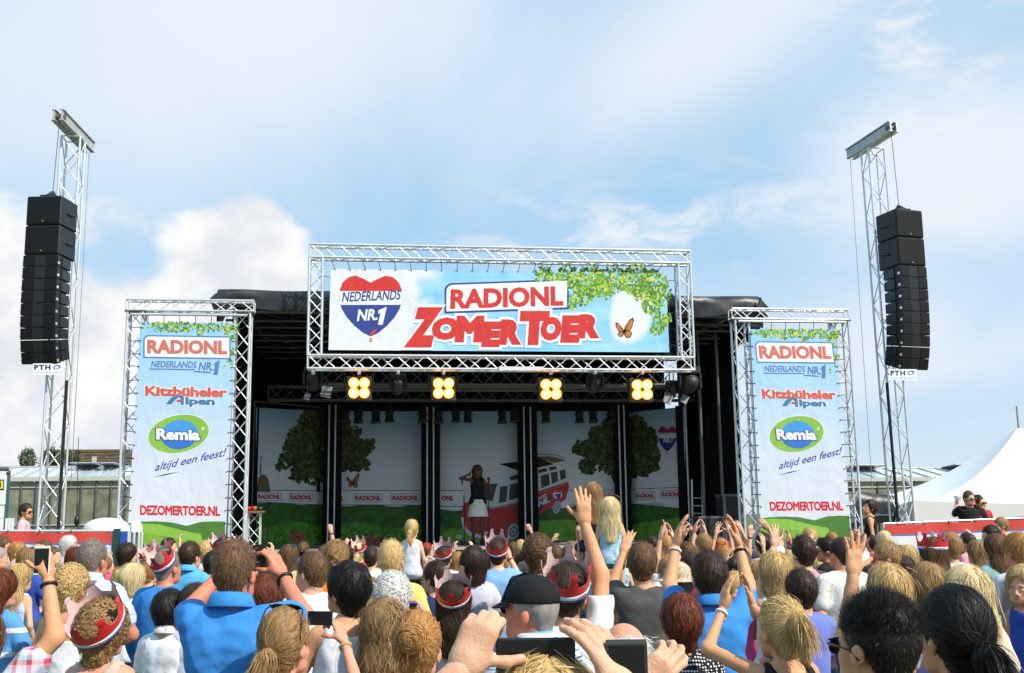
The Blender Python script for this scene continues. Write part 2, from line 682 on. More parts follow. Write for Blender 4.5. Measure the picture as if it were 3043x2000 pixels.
# black cloth behind and below the banner inside the frame
bb = empty('black_backing', at(1480, 1060, YH + .2), 'black cloth hung behind the header banner inside its frame', 'cloth')
MB().box(hx0 + TW + .35, hx1 - TW, YH + .18, YH + .2, hz0 + TW + .02, at(0 + 1500, 900, YH).z).build('cloth', BLACK, bb)


def hp(px, py):
    """pixel of the enlarged header view to a pixel of the photograph"""
    return 900 + px / 1.9833, 710 + py / 1.9833


def hq(*pts):
    return [hp(*p) for p in pts]


# heart balloon
def heart(cx, cy, w, hgt, n=60):
    pts = []
    for i in range(n):
        t = 2 * math.pi * i / n
        x = 16 * math.sin(t) ** 3
        y = 13 * math.cos(t) - 5 * math.cos(2 * t) - 2 * math.cos(3 * t) - math.cos(4 * t)
        pts.append((cx + x / 32 * w, cy - (y + 2.5) / 29 * hgt))
    return pts


def clip_poly(pts, y0, y1, k=0.0):
    """part of the polygon between two rows"""
    def cut(pts, f):
        out = []
        for i in range(len(pts)):
            a, b = pts[i], pts[(i + 1) % len(pts)]
            fa, fb = f(a), f(b)
            if fa >= 0:
                out.append(a)
            if (fa >= 0) != (fb >= 0):
                t = fa / (fa - fb)
                out.append((a[0] + (b[0] - a[0]) * t, a[1] + (b[1] - a[1]) * t))
        return out
    return cut(cut(pts, lambda p: p[1] - y0 - k * p[0]), lambda p: y1 - p[1] + k * p[0])


def balloon(sh, fx, cx, cy, w, hgt, l0, prefix=''):
    # lobed top from two arcs tapering to a point, like a heart-shaped hot air balloon
    half = [(0.0, -.38), (.10, -.44), (.24, -.50), (.36, -.47), (.45, -.38), (.5, -.24), (.5, -.08), (.46, .06), (.38, .20), (.26, .34), (.12, .46), (0, .52)]
    pts = [(cx + x * w, cy + y * hgt) for x, y in half] + [(cx - x * w, cy + y * hgt) for x, y in half[-2:0:-1]]
    a, b = cy - .24 * hgt, cy - .01 * hgt
    sh.poly('balloon_top', fx(clip_poly(pts, -1e5, a)), RED, l0)
    sh.poly('balloon_band', fx(clip_poly(pts, a, b)), WHT, l0)
    sh.poly('balloon_bottom', fx(clip_poly(pts, b, 1e5)), NAVY, l0)


balloon(hs, lambda pts: hq(*pts), 400, 392, 370, 352, 1)
hs.text('NEDERLANDS', hq((232, 312), (580, 300), (578, 358), (230, 372)), NAVY, 2, .02, .18)
hs.text('NR.', hq((318, 416), (440, 412), (440, 478), (318, 486)), WHT, 2, .03, .18)
hs.poly('numeral_one', hq((446, 420), (495, 400), (470, 506), (442, 506), (458, 438), (444, 440)), WHT, 2)
hs.poly('balloon_flame', hq((398, 560), (410, 540), (440, 530), (425, 550), (405, 575)), RED, 2)
hs.poly('balloon_basket', hq((390, 585), (412, 584), (410, 606), (392, 607)), mat('print_basket', (.55, .33, .08), .6), 2)
# RADIONL plate and ZomerToer
hs.poly('name_plate_edge', hq(*rrect(835, 262, 1568, 440, 42, -26, (1, 0, 0, 0))), NAVY, 1)
hs.poly('name_plate', hq(*rrect(846, 272, 1557, 428, 36, -25, (1, 0, 0, 0))), WHT, 2)
hs.text('RADIONL', hq((872, 296), (1532, 276), (1536, 394), (868, 414)), RED, 3, .045)
ZT = [('Z', (648, 402, 828, 640), 1), ('O', (764, 462, 930, 596), 0), ('M', (905, 452, 1070, 610), 0), ('E', (1062, 486, 1170, 638), 0), ('R', (1168, 474, 1300, 624), 0),
      ('T', (1280, 424, 1455, 626), 0), ('O', (1405, 458, 1530, 600), 0), ('E', (1528, 450, 1640, 612), 0), ('R', (1630, 444, 1762, 586), 0)]
for pas in (0, 1):
    for ch, (x0, y0, x1, y1), z in ZT:
        g = 0 if pas else 15
        sh_ = 55 if ch == 'Z' else 12
        q = ((x0 + sh_ * .2 - g, y0 - g), (x1 + (sh_ * .1 if ch != 'Z' else 0) + g, y0 - g), (x1 - sh_ + g, y1 + g), (x0 - sh_ + g * -1, y1 + g))
        if pas == 0:
            hs.text(ch, hq(*q), WHT, 4, .16, 0, name='letter_outline')
        else:
            hs.text(ch, hq(*q), RED, 5, .085, 0, name='letter')
# leaves, butterfly
leaves(hs, 'printed_leaves', [(*hp(1420, 215), 28), (*hp(1560, 225), 36), (*hp(1700, 250), 45), (*hp(1640, 330), 34), (*hp(1830, 240), 40), (*hp(1960, 240), 46), (*hp(2060, 270), 45),
       (*hp(2110, 330), 34), (*hp(2060, 390), 30), (*hp(2120, 470), 26), (*hp(2090, 530), 20), (*hp(1590, 390), 14), (*hp(1500, 250), 22), (*hp(1770, 300), 30), (*hp(2000, 320), 26)], 1700, 5.6, 1)
ORG = mat('print_orange', (.60, .20, .04), .6)
DKB = mat('print_dark_brown', (.05, .02, .01), .6)


def butterfly(sh, fx, cx, cy, s, l0):
    wings = [[(0, 0), (.12, -.42), (.42, -.86), (.66, -1.0), (.70, -.78), (.58, -.36), (.40, -.08)], [(0, .03), (.38, .0), (.56, .16), (.46, .42), (.20, .48), (.04, .25)],
             [(-.06, 0), (-.20, -.28), (-.52, -.62), (-.66, -.60), (-.62, -.34), (-.44, -.04), (-.25, .06)], [(-.06, .05), (-.36, .06), (-.50, .22), (-.34, .42), (-.14, .34)]]
    for w in wings:
        c = (sum(p[0] for p in w) / len(w), sum(p[1] for p in w) / len(w))
        sh.poly('butterfly_wing_edge', fx([(cx + (c[0] + (x - c[0]) * 1.3) * s, cy + (c[1] + (y - c[1]) * 1.3) * s) for x, y in w]), DKB, l0)
        sh.poly('butterfly_wing', fx([(cx + (c[0] + (x - c[0]) * .95) * s, cy + (c[1] + (y - c[1]) * .95) * s) for x, y in w]), ORG, l0 + 1)
        for q in (1, len(w) // 2, len(w) - 2):      # wing veins
            tx, ty = w[q]
            nx, ny = -ty * .05, tx * .05
            sh.poly('butterfly_vein', fx([(cx + (x_) * s, cy + (y_) * s) for x_, y_ in ((nx, ny), (tx, ty), (-nx, -ny))]), DKB, l0 + 2)


butterfly(hs, lambda pts: hq(*pts), 1895, 545, 72, 1)
# bungee ties along the banner's edges
for k in range(22):
    t = (k + .3) / 22
    x0, y0 = 983 + (1979 - 983) * t, 799 + 13 * t
    x1, y1 = 970 + (2000 - 970) * t, 772 + 17 * t
    rod('tie', at(x0, y0 + 3, YB), at(x1, y1, YH - .1), .006, STRAP, banner)
for k in range(5):
    t = (k + .5) / 5
    rod('tie', at(983 - 7 * t, 799 + 241 * t, YB), at(958 - 4 * t, 795 + 250 * t, YH - .1), .006, STRAP, banner)
    rod('tie', at(1979 + 10 * t, 812 + 235 * t, YB), at(2004 + 8 * t, 808 + 245 * t, YH - .1), .006, STRAP, banner)

# ------------------------------------------------------------------ side banner towers
def side_tower(lab, blab, quads, bq, fn, seedn):
    """two upright trusses, a top truss and the printed banner between them"""
    Yt = 19.9
    (la, lb), (ra, rb_), (ta, tb) = quads
    lx0 = (at(*la[0], Yt).x + at(*la[1], Yt).x) / 2
    lx1 = (at(*lb[0], Yt).x + at(*lb[1], Yt).x) / 2
    rx0 = (at(*ra[0], Yt).x + at(*ra[1], Yt).x) / 2
    rx1 = (at(*rb_[0], Yt).x + at(*rb_[1], Yt).x) / 2
    zt1, zt0 = at(*ta, Yt).z, at(*tb, Yt).z
    root = empty('banner_tower', ((lx0 + rx1) / 2, Yt, 0), lab, 'truss tower')
    w = .27
    for xa, xb in ((lx0, lx1), (rx0, rx1)):
        c = (xa + xb) / 2
        seg('upright_truss', root, (c, Yt + w / 2, 0.03), (c, Yt + w / 2, zt0), X, w, step=.33, rc=.024, rb=.010)
        MB().box(c - .3, c + .3, Yt - .15, Yt + .45, 0, .03).build('base_plate', DARKALU, root)
    seg('top_truss', root, (lx0 - .05, Yt + w / 2, zt0 + .10), (rx1 + .05, Yt + w / 2, zt0 + .10), Z, .20, step=.24, rc=.022, rb=.009)
    for q in ((lx0 + lx1) / 2, (rx0 + rx1) / 2):
        MB().box(q - w / 2 - .05, q + w / 2 + .05, Yt - .03, Yt + w + .03, zt0 - .03, zt0 - .005).build('corner_plate', DARKALU, root)
    # pipe carrying the banner
    zp = at(bq[0][0], bq[0][1] - 22, Yt).z
    rod('banner_pipe', (lx0 + .05, Yt - .05, zp), (rx1 - .05, Yt - .05, zp), .025, ALU, root)
    ban = empty('side_banner', ((lx0 + rx1) / 2, Yt - .06, 1.2), blab, 'banner')
    sh = Sheet((0, Yt - .06, 0), (0, -1, 0), ban)
    zb0, zb1 = at(*bq[3], Yt).z, at(*bq[0], Yt).z
    gm = gradient_mat('print_side_sky_%d' % seedn, [(0, (.66, .67, .72)), (.36, (.62, .66, .74)), (.6, (.48, .62, .78)), (.84, (.34, .60, .82)), (1, (.28, .56, .82))], 2, zb0, zb1, .5, .10, 1.2)
    sh.poly('printed_sheet', bq, gm, 0)
    fn(sh, ban)
    # ties
    for k in range(17):
        t = (k + .4) / 17
        for (a, b), dxx in (((bq[0], bq[3]), -16), ((bq[1], bq[2]), 16)):
            x, y = a[0] + (b[0] - a[0]) * t, a[1] + (b[1] - a[1]) * t
            rod('tie', at(x - dxx * .4, y, Yt - .075), at(x + dxx * 1.5, y + random.uniform(-3, 3), Yt + .02), .007, STRAP, ban)
    for k in range(6):
        t = (k + .5) / 6
        x, y = bq[0][0] + (bq[1][0] - bq[0][0]) * t, bq[0][1] + (bq[1][1] - bq[0][1]) * t
        rod('tie', at(x, y + 3, Yt - .07), Vector((at(x, y, Yt - .05).x, Yt - .06, zp)), .006, STRAP, ban)
    return root, ban


GRN = mat('print_lime', (.24, .47, .06), .5)
GRN2 = mat('print_grass_dark', (.07, .19, .03), .5)
GRN3 = mat('print_grass_light', (.20, .38, .04), .5)
BLU = mat('print_royal_blue', (.03, .16, .55), .5)
LBLU = mat('print_mid_blue', (.06, .30, .68), .5)
PURP = mat('print_violet', (.06, .06, .34), .5)
STEELB = mat('print_steel_blue', (.06, .18, .36), .5)


def banner_print(mapf, b0, b1):
    """the four logos and the web address, laid out in the enlarged view of the left banner"""
    def fn(sh, ban):
        def T(st, q, m, l, *a, **k):
            sh.text(st, [mapf(*p) for p in q], m, l, *a, **k)

        def Pn(n, pts, m, l):
            sh.poly(n, [mapf(*p) for p in pts], m, l)
        sp = []
        for x in range(165, 700, 38):
            x_, y_ = mapf(x, 232 + (x - 165) * .02)
            sp.append((x_, y_, 15 if x > 220 else 8))
        for x, y, r in ((690, 300, 10), (685, 380, 12), (670, 440, 10), (640, 470, 6), (660, 265, 12), (500, 268, 10), (350, 262, 10)):
            sp.append((*mapf(x, y), r))
        leaves(sh, 'printed_leaves', sp, 420, 4.2, 1, seed=b0)
        Pn('name_plate_edge', rrect(168, 284, 675, 418, 30, 8, (1, 0, 0, 0)), PALENAVY, 1)
        Pn('name_plate', rrect(176, 292, 667, 410, 26, 8, (1, 0, 0, 0)), WHT, 2)
        T('RADIONL', rect(190, 310, 655, 392, 6), PALERED, 3, .05)
        T('NEDERLANDS', rect(212, 434, 478, 472, 4), PALENAVY, 1, .025, .2)
        T('NR.', rect(488, 440, 572, 490, 3), PALENAVY, 1, .03, .2)
        Pn('numeral_one', ((582, 446), (612, 430), (600, 516), (574, 516), (584, 462), (576, 464)), PALENAVY, 1)
        Pn('underline', ((204, 478), (468, 482), (466, 489), (202, 485)), PALENAVY, 1)
        Pn('underline', ((468, 492), (564, 500), (562, 507), (456, 499)), PALENAVY, 1)
        T('Kitzbüheler', rect(178, 580, 655, 636, 10), WHT, 1, .12, grow=.06, name='lettering_outline')
        T('Kitzbüheler', rect(178, 580, 655, 636, 10), mat('print_coral', (.62, .10, .07), .5), 2, .05)
        T('lpen', rect(412, 644, 584, 700, 4), WHT, 1, .12, grow=.06, name='lettering_outline')
        T('lpen', rect(412, 644, 584, 700, 4), STEELB, 2, .05)
        Pn('mountain_mark', ((300, 684), (328, 650), (352, 634), (376, 630), (392, 640), (368, 648), (346, 668), (330, 686)), STEELB, 2)
        Pn('mountain_mark', ((378, 640), (396, 634), (404, 652), (402, 688), (386, 690), (388, 660)), STEELB, 2)
        Pn('mountain_swoosh', ((355, 668), (372, 660), (398, 664), (396, 672), (374, 672)), RED, 3)
        Pn('oval_outline', oval(373, 858, 182, 112, -11), WHT, 1)
        Pn('oval_green', oval(373, 858, 178, 108, -11), GRN, 2)
        Pn('oval_blue', oval(378, 862, 108, 84, -8), LBLU, 3)
        Pn('oval_blue_shade', [p for p in clip_poly(oval(378, 862, 108, 84, -8), 880, 1e5)], BLU, 4)
        T('Remia', rect(243, 826, 497, 892, 6), PURP, 5, .10, grow=.05, name='lettering_outline')
        T('Remia', rect(243, 826, 497, 892, 6), WHT, 6, .045)
        Pn('registered_dot', oval(514, 828, 7, 8, 0, 12), WHT, 5)
        T('altijd een feest!', ((236, 1030), (652, 940), (650, 1000), (232, 1090)), PURP, 1, .012, .35)
        Pn('underline', ((226, 1110), (300, 1090), (384, 1078), (300, 1098)), PURP, 1)
        T('DEZOMERTOER.NL', rect(148, 1272, 614, 1330, 6), mat('print_signal_red', (.62, .012, .02), .5), 1, .04, 0, .95)
        hill1 = [(b1[0], 1378), (b1[0] + 60, 1368), (240, 1366), (330, 1372), (420, 1392), (500, 1370), (580, 1366), (b1[1], 1368), (b1[2], 1500), (b1[3], 1500)]
        Pn('printed_hill', hill1, GRN2, 1)
        Pn('printed_hill', [(b1[0] - 2, 1382), (160, 1378), (260, 1384), (400, 1420), (500, 1440), (520, 1500), (b1[3], 1500)], GRN, 2)
        Pn('printed_hill', [(b1[0] - 4, 1440), (160, 1434), (300, 1450), (420, 1480), (480, 1500), (b1[3], 1500)], GRN3, 3)
    return fn


def mapL(px, py):
    return 340 + px / 1.954, 850 + py / 1.954


def mapR(px, py):
    # same layout, fitted to the right banner
    qa = ((150, 215), (700, 218), (646, 1380), (78, 1380))
    qb = ((215, 217), (706, 215), (791, 1306), (272, 1315))
    v = (py - 216) / (1380 - 216)
    l, r = qa[0][0] + (qa[3][0] - qa[0][0]) * v, qa[1][0] + (qa[2][0] - qa[1][0]) * v
    u = (px - l) / (r - l)
    tl, tr, br, bl = qb
    x = (1 - v) * ((1 - u) * tl[0] + u * tr[0]) + v * ((1 - u) * bl[0] + u * br[0])
    y = (1 - v) * ((1 - u) * tl[1] + u * tr[1]) + v * ((1 - u) * bl[1] + u * br[1])
    return 2120 + x / 1.954, 870 + y / 1.954


side_tower('silver truss tower left of the stage carrying a tall banner', 'tall sponsor banner with red web address, left of the stage',
           (([(380, 922), (352, 1560)], [(422, 932), (396, 1560)]), ([(700, 932), (676, 1560)], [(747, 932), (724, 1560)]), ((520, 884), (520, 922))),
           [mapL(150, 210), mapL(700, 215), mapL(645, 1500), mapL(72, 1500)], banner_print(mapL, 11, (78, 644, 640, 72)), 0)
side_tower('silver truss tower right of the stage carrying a tall banner', 'tall sponsor banner with red web address, right of the stage',
           (([(2184, 952), (2214, 1560)], [(2225, 965), (2255, 1560)]), ([(2483, 952), (2526, 1560)], [(2517, 952), (2556, 1560)]), ((2400, 911), (2400, 948))),
           [mapR(150, 210), mapR(700, 215), mapR(645, 1500), mapR(72, 1500)], banner_print(mapR, 12, (78, 644, 640, 72)), 1)
# ------------------------------------------------------------------ stage: deck, roof, drapes
YF, YR = 20.45, 26.6            # front and rear of the stage
sx0, sx1 = at(640, 1000, YF).x, at(2268, 1000, YF).x
ZD = 1.33
stage = empty('mobile_stage', ((sx0 + sx1) / 2, (YF + YR) / 2, 0), 'black covered mobile stage with a dark open front and tarpaulin roof', 'stage')
deckm = mat('stage_deck_grey', (.40, .38, .35), .6, 0, .3, 4)
MB().box(sx0 + .2, sx1 - .2, YF - .1, YR, ZD - .14, ZD).build('deck', deckm, stage)
MB().box(sx0 + .2, sx1 - .2, YF - .13, YF - .105, 0, ZD - .005).build('skirt', BLACK, stage)
for k in range(6):
    x = sx0 + .5 + (sx1 - sx0 - 1) * k / 5
    rod('deck_leg', (x, YF + .3, 0), (x, YF + .3, ZD - .14), .04, DARKALU, stage)
    rod('deck_leg', (x, YR - .3, 0), (x, YR - .3, ZD - .14), .04, DARKALU, stage)

zr0 = at(1500, 932, YF).z
zr1 = at(1500, 868, YF).z
tarp = mat('black_tarpaulin', (.022, .022, .024), .42, 0, .25, 3, .35, 9, spec=.5)


def tarp_roof():
    """wrinkled tarpaulin: a sagging top, a front valance with folds and torn corners"""
    rnd = random.Random(3)
    nx, rows = 90, [(YR, 0), (YF + 1.5, .03), (YF + .1, 0), (YF - .06, -.06), (YF - .10, -.18), (YF - .09, -.30), (YF - .06, -.40)]
    vs, fs = [], []
    for j, (y, dzz) in enumerate(rows):
        for i in range(nx + 1):
            u = i / nx
            x = sx0 + .02 + (sx1 - sx0 - .04 + (.75 if j < 2 else 0)) * u  # rear rows widened out of view, added to block a sun leak
            w = .035 * math.sin(u * 61 + j * .9) + .03 * math.sin(u * 23 + 1.3 * j) + .02 * rnd.uniform(-1, 1)
            wy = w * (1.0 if j >= 3 else .1)
            wz = (.03 * math.sin(u * 17 + 2) + .03 * math.sin(u * 41)) * (1 if j >= 5 else .25)
            if j >= 5 and (u < .02 or u > .975):
                wz -= .28 * (j - 4) / 2
            vs.append((x, y + wy, zr1 + dzz + wz))
    for j in range(len(rows) - 1):
        for i in range(nx):
            a = j * (nx + 1) + i
            fs.append((a, a + nx + 1, a + nx + 2, a + 1))
    return MB().add(vs, fs)


tarp_roof().build('roof_tarpaulin', tarp, stage, True)
# torn corner flap hanging out on the left, and the right one
MB().add([at(640, 872, YF - .12), at(674, 862, YF - .12), at(668, 924, YF - .15), at(640, 935, YF - .2), at(622, 888, YF - .16), at(652, 900, YF - .24)],
         [(0, 1, 5), (1, 2, 5), (2, 3, 5), (3, 4, 5), (4, 0, 5)]).build('roof_flap', tarp, stage)
MB().add([at(2256, 884, YF - .12), at(2262, 884, YF - .2), at(2284, 948, YF - .18), at(2262, 944, YF - .1), at(2250, 920, YF - .22)],
         [(0, 1, 4), (1, 2, 4), (2, 3, 4), (3, 0, 4)]).build('roof_flap', tarp, stage)
# roof frame seen from below
for k in range(8):
    y = YF + .05 + k * (YR - YF - .2) / 7
    rod('roof_beam', (sx0 + .05, y, zr0 - .02 * (k % 2)), (sx1 - .05, y, zr0 - .02 * (k % 2)), .04 if k == 0 else .028, DARKALU, stage)
    for i in range(9):
        xa = sx0 + .1 + (sx1 - sx0 - .2) * i / 9
        xb = sx0 + .1 + (sx1 - sx0 - .2) * (i + 1) / 9
        rod('roof_brace', (xa, y, zr0 if i % 2 else zr0 + .3), (xb, y, zr0 + .3 if i % 2 else zr0), .012, DARKALU, stage)
for k in range(7):
    x = sx0 + .15 + (sx1 - sx0 - .3) * k / 6
    rod('roof_purlin', (x, YF, zr0 + .31), (x, YR, zr0 + .31), .025, DARKALU, stage)
# rear and side drapes with folds


def drape(p, q, z0, z1, n, amp, name, m=BLACK, parent=stage, slope=None):
    p, q = Vector(p), Vector(q)
    d = (q - p)
    nn = Vector((-d.y, d.x, 0)).normalized()
    vs, fs = [], []
    rnd = random.Random(int(p.x * 31 + q.y))
    for j in range(5):
        for i in range(n + 1):
            u = i / n
            o = amp * math.sin(i * 1.25 + .6 * math.sin(i * .37)) * (.4 + .6 * (1 - j / 4)) + rnd.uniform(-.2, .2) * amp
            zt = z1 if slope is None else z1 + slope * u
            vs.append(p + d * u + nn * o + Vector((0, 0, z0 + (zt - z0) * j / 4)))
    for j in range(4):
        for i in range(n):
            a = j * (n + 1) + i
            fs.append((a, a + 1, a + n + 2, a + n + 1))
    return MB().add(vs, fs).build(name, m, parent, True)


drape((sx0 + .1, YR, 0), (sx1 - .4, YR, 0), .2, zr1 - .01, 90, .05, 'rear_drape')
drape((sx0 + .25, YF + .4, 0), (sx0 + .25, YR, 0), .2, zr1 - .02, 60, .05, 'side_drape')
rx = at(2160, 1100, 23.0).x
drape((rx + .12, 22.6, 0), (rx - .15, YR, 0), ZD, zr1 - .03, 44, .05, 'side_drape', slope=.05)
drape((rx - .02, 22.58, 0), (rx + .22, 21.4, 0), at(2165, 1020, 22).z, zr0 + .25, 12, .02, 'side_drape_corner', slope=0)
# stage-right black columns and winch tower
for px in (2080, 2135):
    x = at(px, 1200, 22.5).x
    rod('roof_column', (x, 22.5, ZD), (x, 22.5, zr0), .035, DARKALU, stage)
rod('roof_column', at(590 + 0, 1500, 22.0) * 1.0, (at(590, 1500, 22.0).x, 22.0, zr0), .04, DARKALU, stage)

# second truss inside for lamps
lamp_bar_z = at(1500, 1140, 21.2).z
itr = empty('lighting_truss', ((hx0 + hx1) / 2, 21.2, lamp_bar_z), 'dark inner lighting truss running across the stage behind the blinders', 'truss')
truss((hx0 + .1, 21.2, lamp_bar_z + .12), (hx1 - .1, 21.2, lamp_bar_z + .12), Z, .30, itr, m=DARKALU, step=.3, rc=.024, rb=.010)
rtr_z = at(1500, 1190, 24.4).z
itr2 = empty('lighting_truss', ((hx0 + hx1) / 2, 24.4, rtr_z), 'dark rear lighting truss above the printed backdrop carrying the par cans', 'truss')
truss((sx0 + .6, 24.4, rtr_z + .15), (rx - .4, 24.4, rtr_z + .15), Z, .30, itr2, m=DARKALU, step=.33, rc=.024, rb=.010)
for k in range(3):
    y = 21.9 + .8 * k
    for z in (lamp_bar_z - .05,):
        cb = rod('cable_tray', (hx0 + .3, y, z + .15 * k), (hx1 - .3, y, z + .15 * k), .03, DARKALU, itr2)

# ------------------------------------------------------------------ blinders (lit four-bulb lamps)
BULB = mat('lit_bulb', (1, .8, .5), .3, emit=((1.0, .62, .2), 14.0))
REFL = mat('lamp_reflector', (.75, .42, .15), .3, .6, emit=((1.0, .30, .03), 2.6))  # orange glow put into the reflectors, standing in for the bulbs' halo
HOUS = mat('lamp_housing', (.03, .03, .03), .5)
bl_labels = ['lit four-bulb blinder lamp, first from the left under the header', 'lit four-bulb blinder lamp, second from the left under the header',
             'lit four-bulb blinder lamp, third from the left under the header', 'lit four-bulb blinder lamp, rightmost under the header']
for (bx, by), lb in zip(((1067, 1153), (1318, 1154), (1637, 1157), (1908, 1158)), bl_labels):
    c = at(bx, by, 20.05)
    e = empty('blinder_lamp', c, lb, 'stage lamp', 'lit blinders under the header truss')
    hw = .235
    MB().box(c.x - hw, c.x + hw, c.y + .05, c.y + .2, c.z - hw, c.z + hw).build('housing', HOUS, e, bevel=.015)
    rod('yoke', (c.x - hw - .03, c.y + .1, c.z), (c.x - hw - .03, c.y + .1, c.z + .33), .012, BLACKM, e)
    rod('yoke', (c.x + hw + .03, c.y + .1, c.z), (c.x + hw + .03, c.y + .1, c.z + .33), .012, BLACKM, e)
    rod('clamp', (c.x - hw - .03, c.y + .1, c.z + .33), (c.x + hw + .03, c.y + .1, c.z + .33), .014, BLACKM, e)
    for ix in (-1, 1):
        for iz in (-1, 1):
            p = c + Vector((ix * .097, 0, iz * .093))
            M = Matrix.Translation(p) @ Matrix.Rotation(R(90), 4, 'X')
            MB().lathe([(.05, -.02), (.066, .012), (.084, .05), (.095, .052), (.095, -.03)], 20, M).build('reflector', REFL, e, True)
            MB().lathe([(.001, .040), (.024, .038), (.040, .031), (.050, .020), (.048, .014)], 20, M).build('bulb', BULB, e, True)

# moving lamps, floods and hung fixtures around the header
GLAS = mat('lamp_glass', (.35, .36, .38), .08, .3)
GREYP = mat('grey_diffuser', (.17, .17, .17), .6, 0, .2, 8)


def moving_head(px, py, Y_, tilt, lab, s=1.0):
    c = at(px, py, Y_)
    e = empty('moving_head_lamp', c, lab, 'stage lamp', 'unlit moving lamps on the lighting trusses')
    MB().box(c.x - .15 * s, c.x + .15 * s, c.y - .1, c.y + .1, c.z + .14 * s, c.z + .24 * s).build('base', HOUS, e, bevel=.02)
    for i in (-1, 1):
        MB().box(c.x + i * .15 * s - .025, c.x + i * .15 * s + .025, c.y - .06, c.y + .06, c.z - .08 * s, c.z + .15 * s).build('yoke_arm', BLACKM, e, bevel=.01)
    M = Matrix.Translation(c) @ Matrix.Rotation(R(tilt), 4, 'X') @ Matrix.Rotation(R(180), 4, 'X')
    MB().lathe([(.03, -.17 * s), (.09 * s, -.15 * s), (.115 * s, -.03 * s), (.12 * s, .12 * s), (.105 * s, .17 * s)], 16, M).build('lamp_head', HOUS, e, True)
    MB().lathe([(.001, .176 * s), (.09 * s, .172 * s), (.1 * s, .165 * s)], 16, M).build('lens', GLAS, e, True)
    return e


moving_head(1183, 1145, 20.5, 60, 'dark moving lamp hanging between the two left blinders')
moving_head(1768, 1140, 20.5, 60, 'dark moving lamp hanging between the two right blinders')
moving_head(930, 1130, 20.6, 50, 'dark moving lamp hanging at the left corner of the header truss', 1.1)
moving_head(2050, 1140, 20.4, 80, 'large round moving lamp hanging at the right corner of the header truss', 1.35)
moving_head(1998, 1160, 20.6, 40, 'small moving lamp with chrome fittings right of the last blinder', .8)
for k, (px, py, w_, lab) in enumerate(((970, 1163, 30, 'tilted pale grey lamp flap left of the first blinder'), (913, 1178, 16, 'narrow grey lamp flap at the far left of the header'),
                                       (1985, 1185, 26, 'grey lamp flap right of the last blinder'), (2034, 1186, 22, 'grey lamp flap under the large round moving lamp'))):
    c = at(px, py, 20.4)
    e = empty('lamp_flap', c, lab, 'lamp flap')
    s = w_ / 3197 * 20.4 / 2
    M = Matrix.Translation(c) @ Matrix.Rotation(R(10 + 7 * k), 4, 'Y') @ Matrix.Rotation(R(-18), 4, 'X')
    MB().box(-s, s, -.008, .008, -s * 1.3, s * 1.3, M).build('plate', GREYP, e)
    MB().box(-s * 1.05, s * 1.05, -.012, .012, s * 1.3, s * 1.42, M).build('hinge', BLACKM, e)
    rod('bracket', c + Vector((0, 0, s * 1.3)), Vector((c.x, 20.5, lamp_bar_z + .05)), .012, BLACKM, e)
par_x = [1025, 1065, 1117, 1157, 1256, 1303, 1355, 1390, 1492, 1528, 1622, 1722, 1762, 1815]
par_words = ['first', 'second', 'third', 'fourth', 'fifth', 'sixth', 'seventh', 'eighth', 'ninth', 'tenth', 'eleventh', 'twelfth', 'thirteenth', 'last']
for k, px in enumerate(par_x):
    c = at(px, 1235 + (k % 3), 24.4)
    e = empty('par_can', c, 'black par can, %s from the left in the row above the backdrop' % par_words[k], 'stage lamp', 'unlit par cans above the backdrop')
    M = Matrix.Translation(c) @ Matrix.Rotation(R(165 + 4 * (k % 4)), 4, 'X')
    MB().lathe([(.04, -.16), (.075, -.14), (.085, 0), (.10, .12), (.12, .13), (.12, .15)], 14, M).build('can', HOUS, e, True)
    MB().lathe([(.001, .125), (.08, .128), (.098, .122)], 14, M).build('lens', mat('amber_lens', (.12, .08, .03), .2), e, True)
    rod('yoke', c + Vector((-.11, 0, 0)), c + Vector((-.02, 0, .3)), .01, BLACKM, e)
    rod('yoke', c + Vector((.11, 0, 0)), c + Vector((.02, 0, .3)), .01, BLACKM, e)
# clamps under the header's lower chord
for px in (931, 1067, 1183, 1318, 1637, 1768, 1908):
    c = at(px, 1104, 20.0)
    e = empty('truss_clamp', c, 'small hook clamp on the header truss above the lamp at %s' % {931: 'the left corner', 1067: 'first blinder position', 1183: 'the left moving lamp', 1318: 'second blinder position', 1637: 'third blinder position', 1768: 'the right moving lamp', 1908: 'last blinder position'}[px], 'clamp', 'lamp clamps on the header truss')
    MB().box(c.x - .03, c.x + .03, c.y - .06, c.y + .06, c.z - .06, c.z + .05).build('hook', ALU, e, bevel=.012)
    rod('bolt', c + Vector((0, 0, -.14)), c + Vector((0, 0, -.05)), .012, BLACKM, e)
# loading plate on the lower chord
lp = MB().box(at(1482, 1090, 19.86).x, at(1615, 1090, 19.86).x, 19.83, 19.86, at(1550, 1101, 19.86).z, at(1550, 1090, 19.86).z).build('name_board', mat('white_board', (.7, .7, .7), .5))
tag(lp, 'small blank white board fixed to the middle of the lower header truss', 'board')

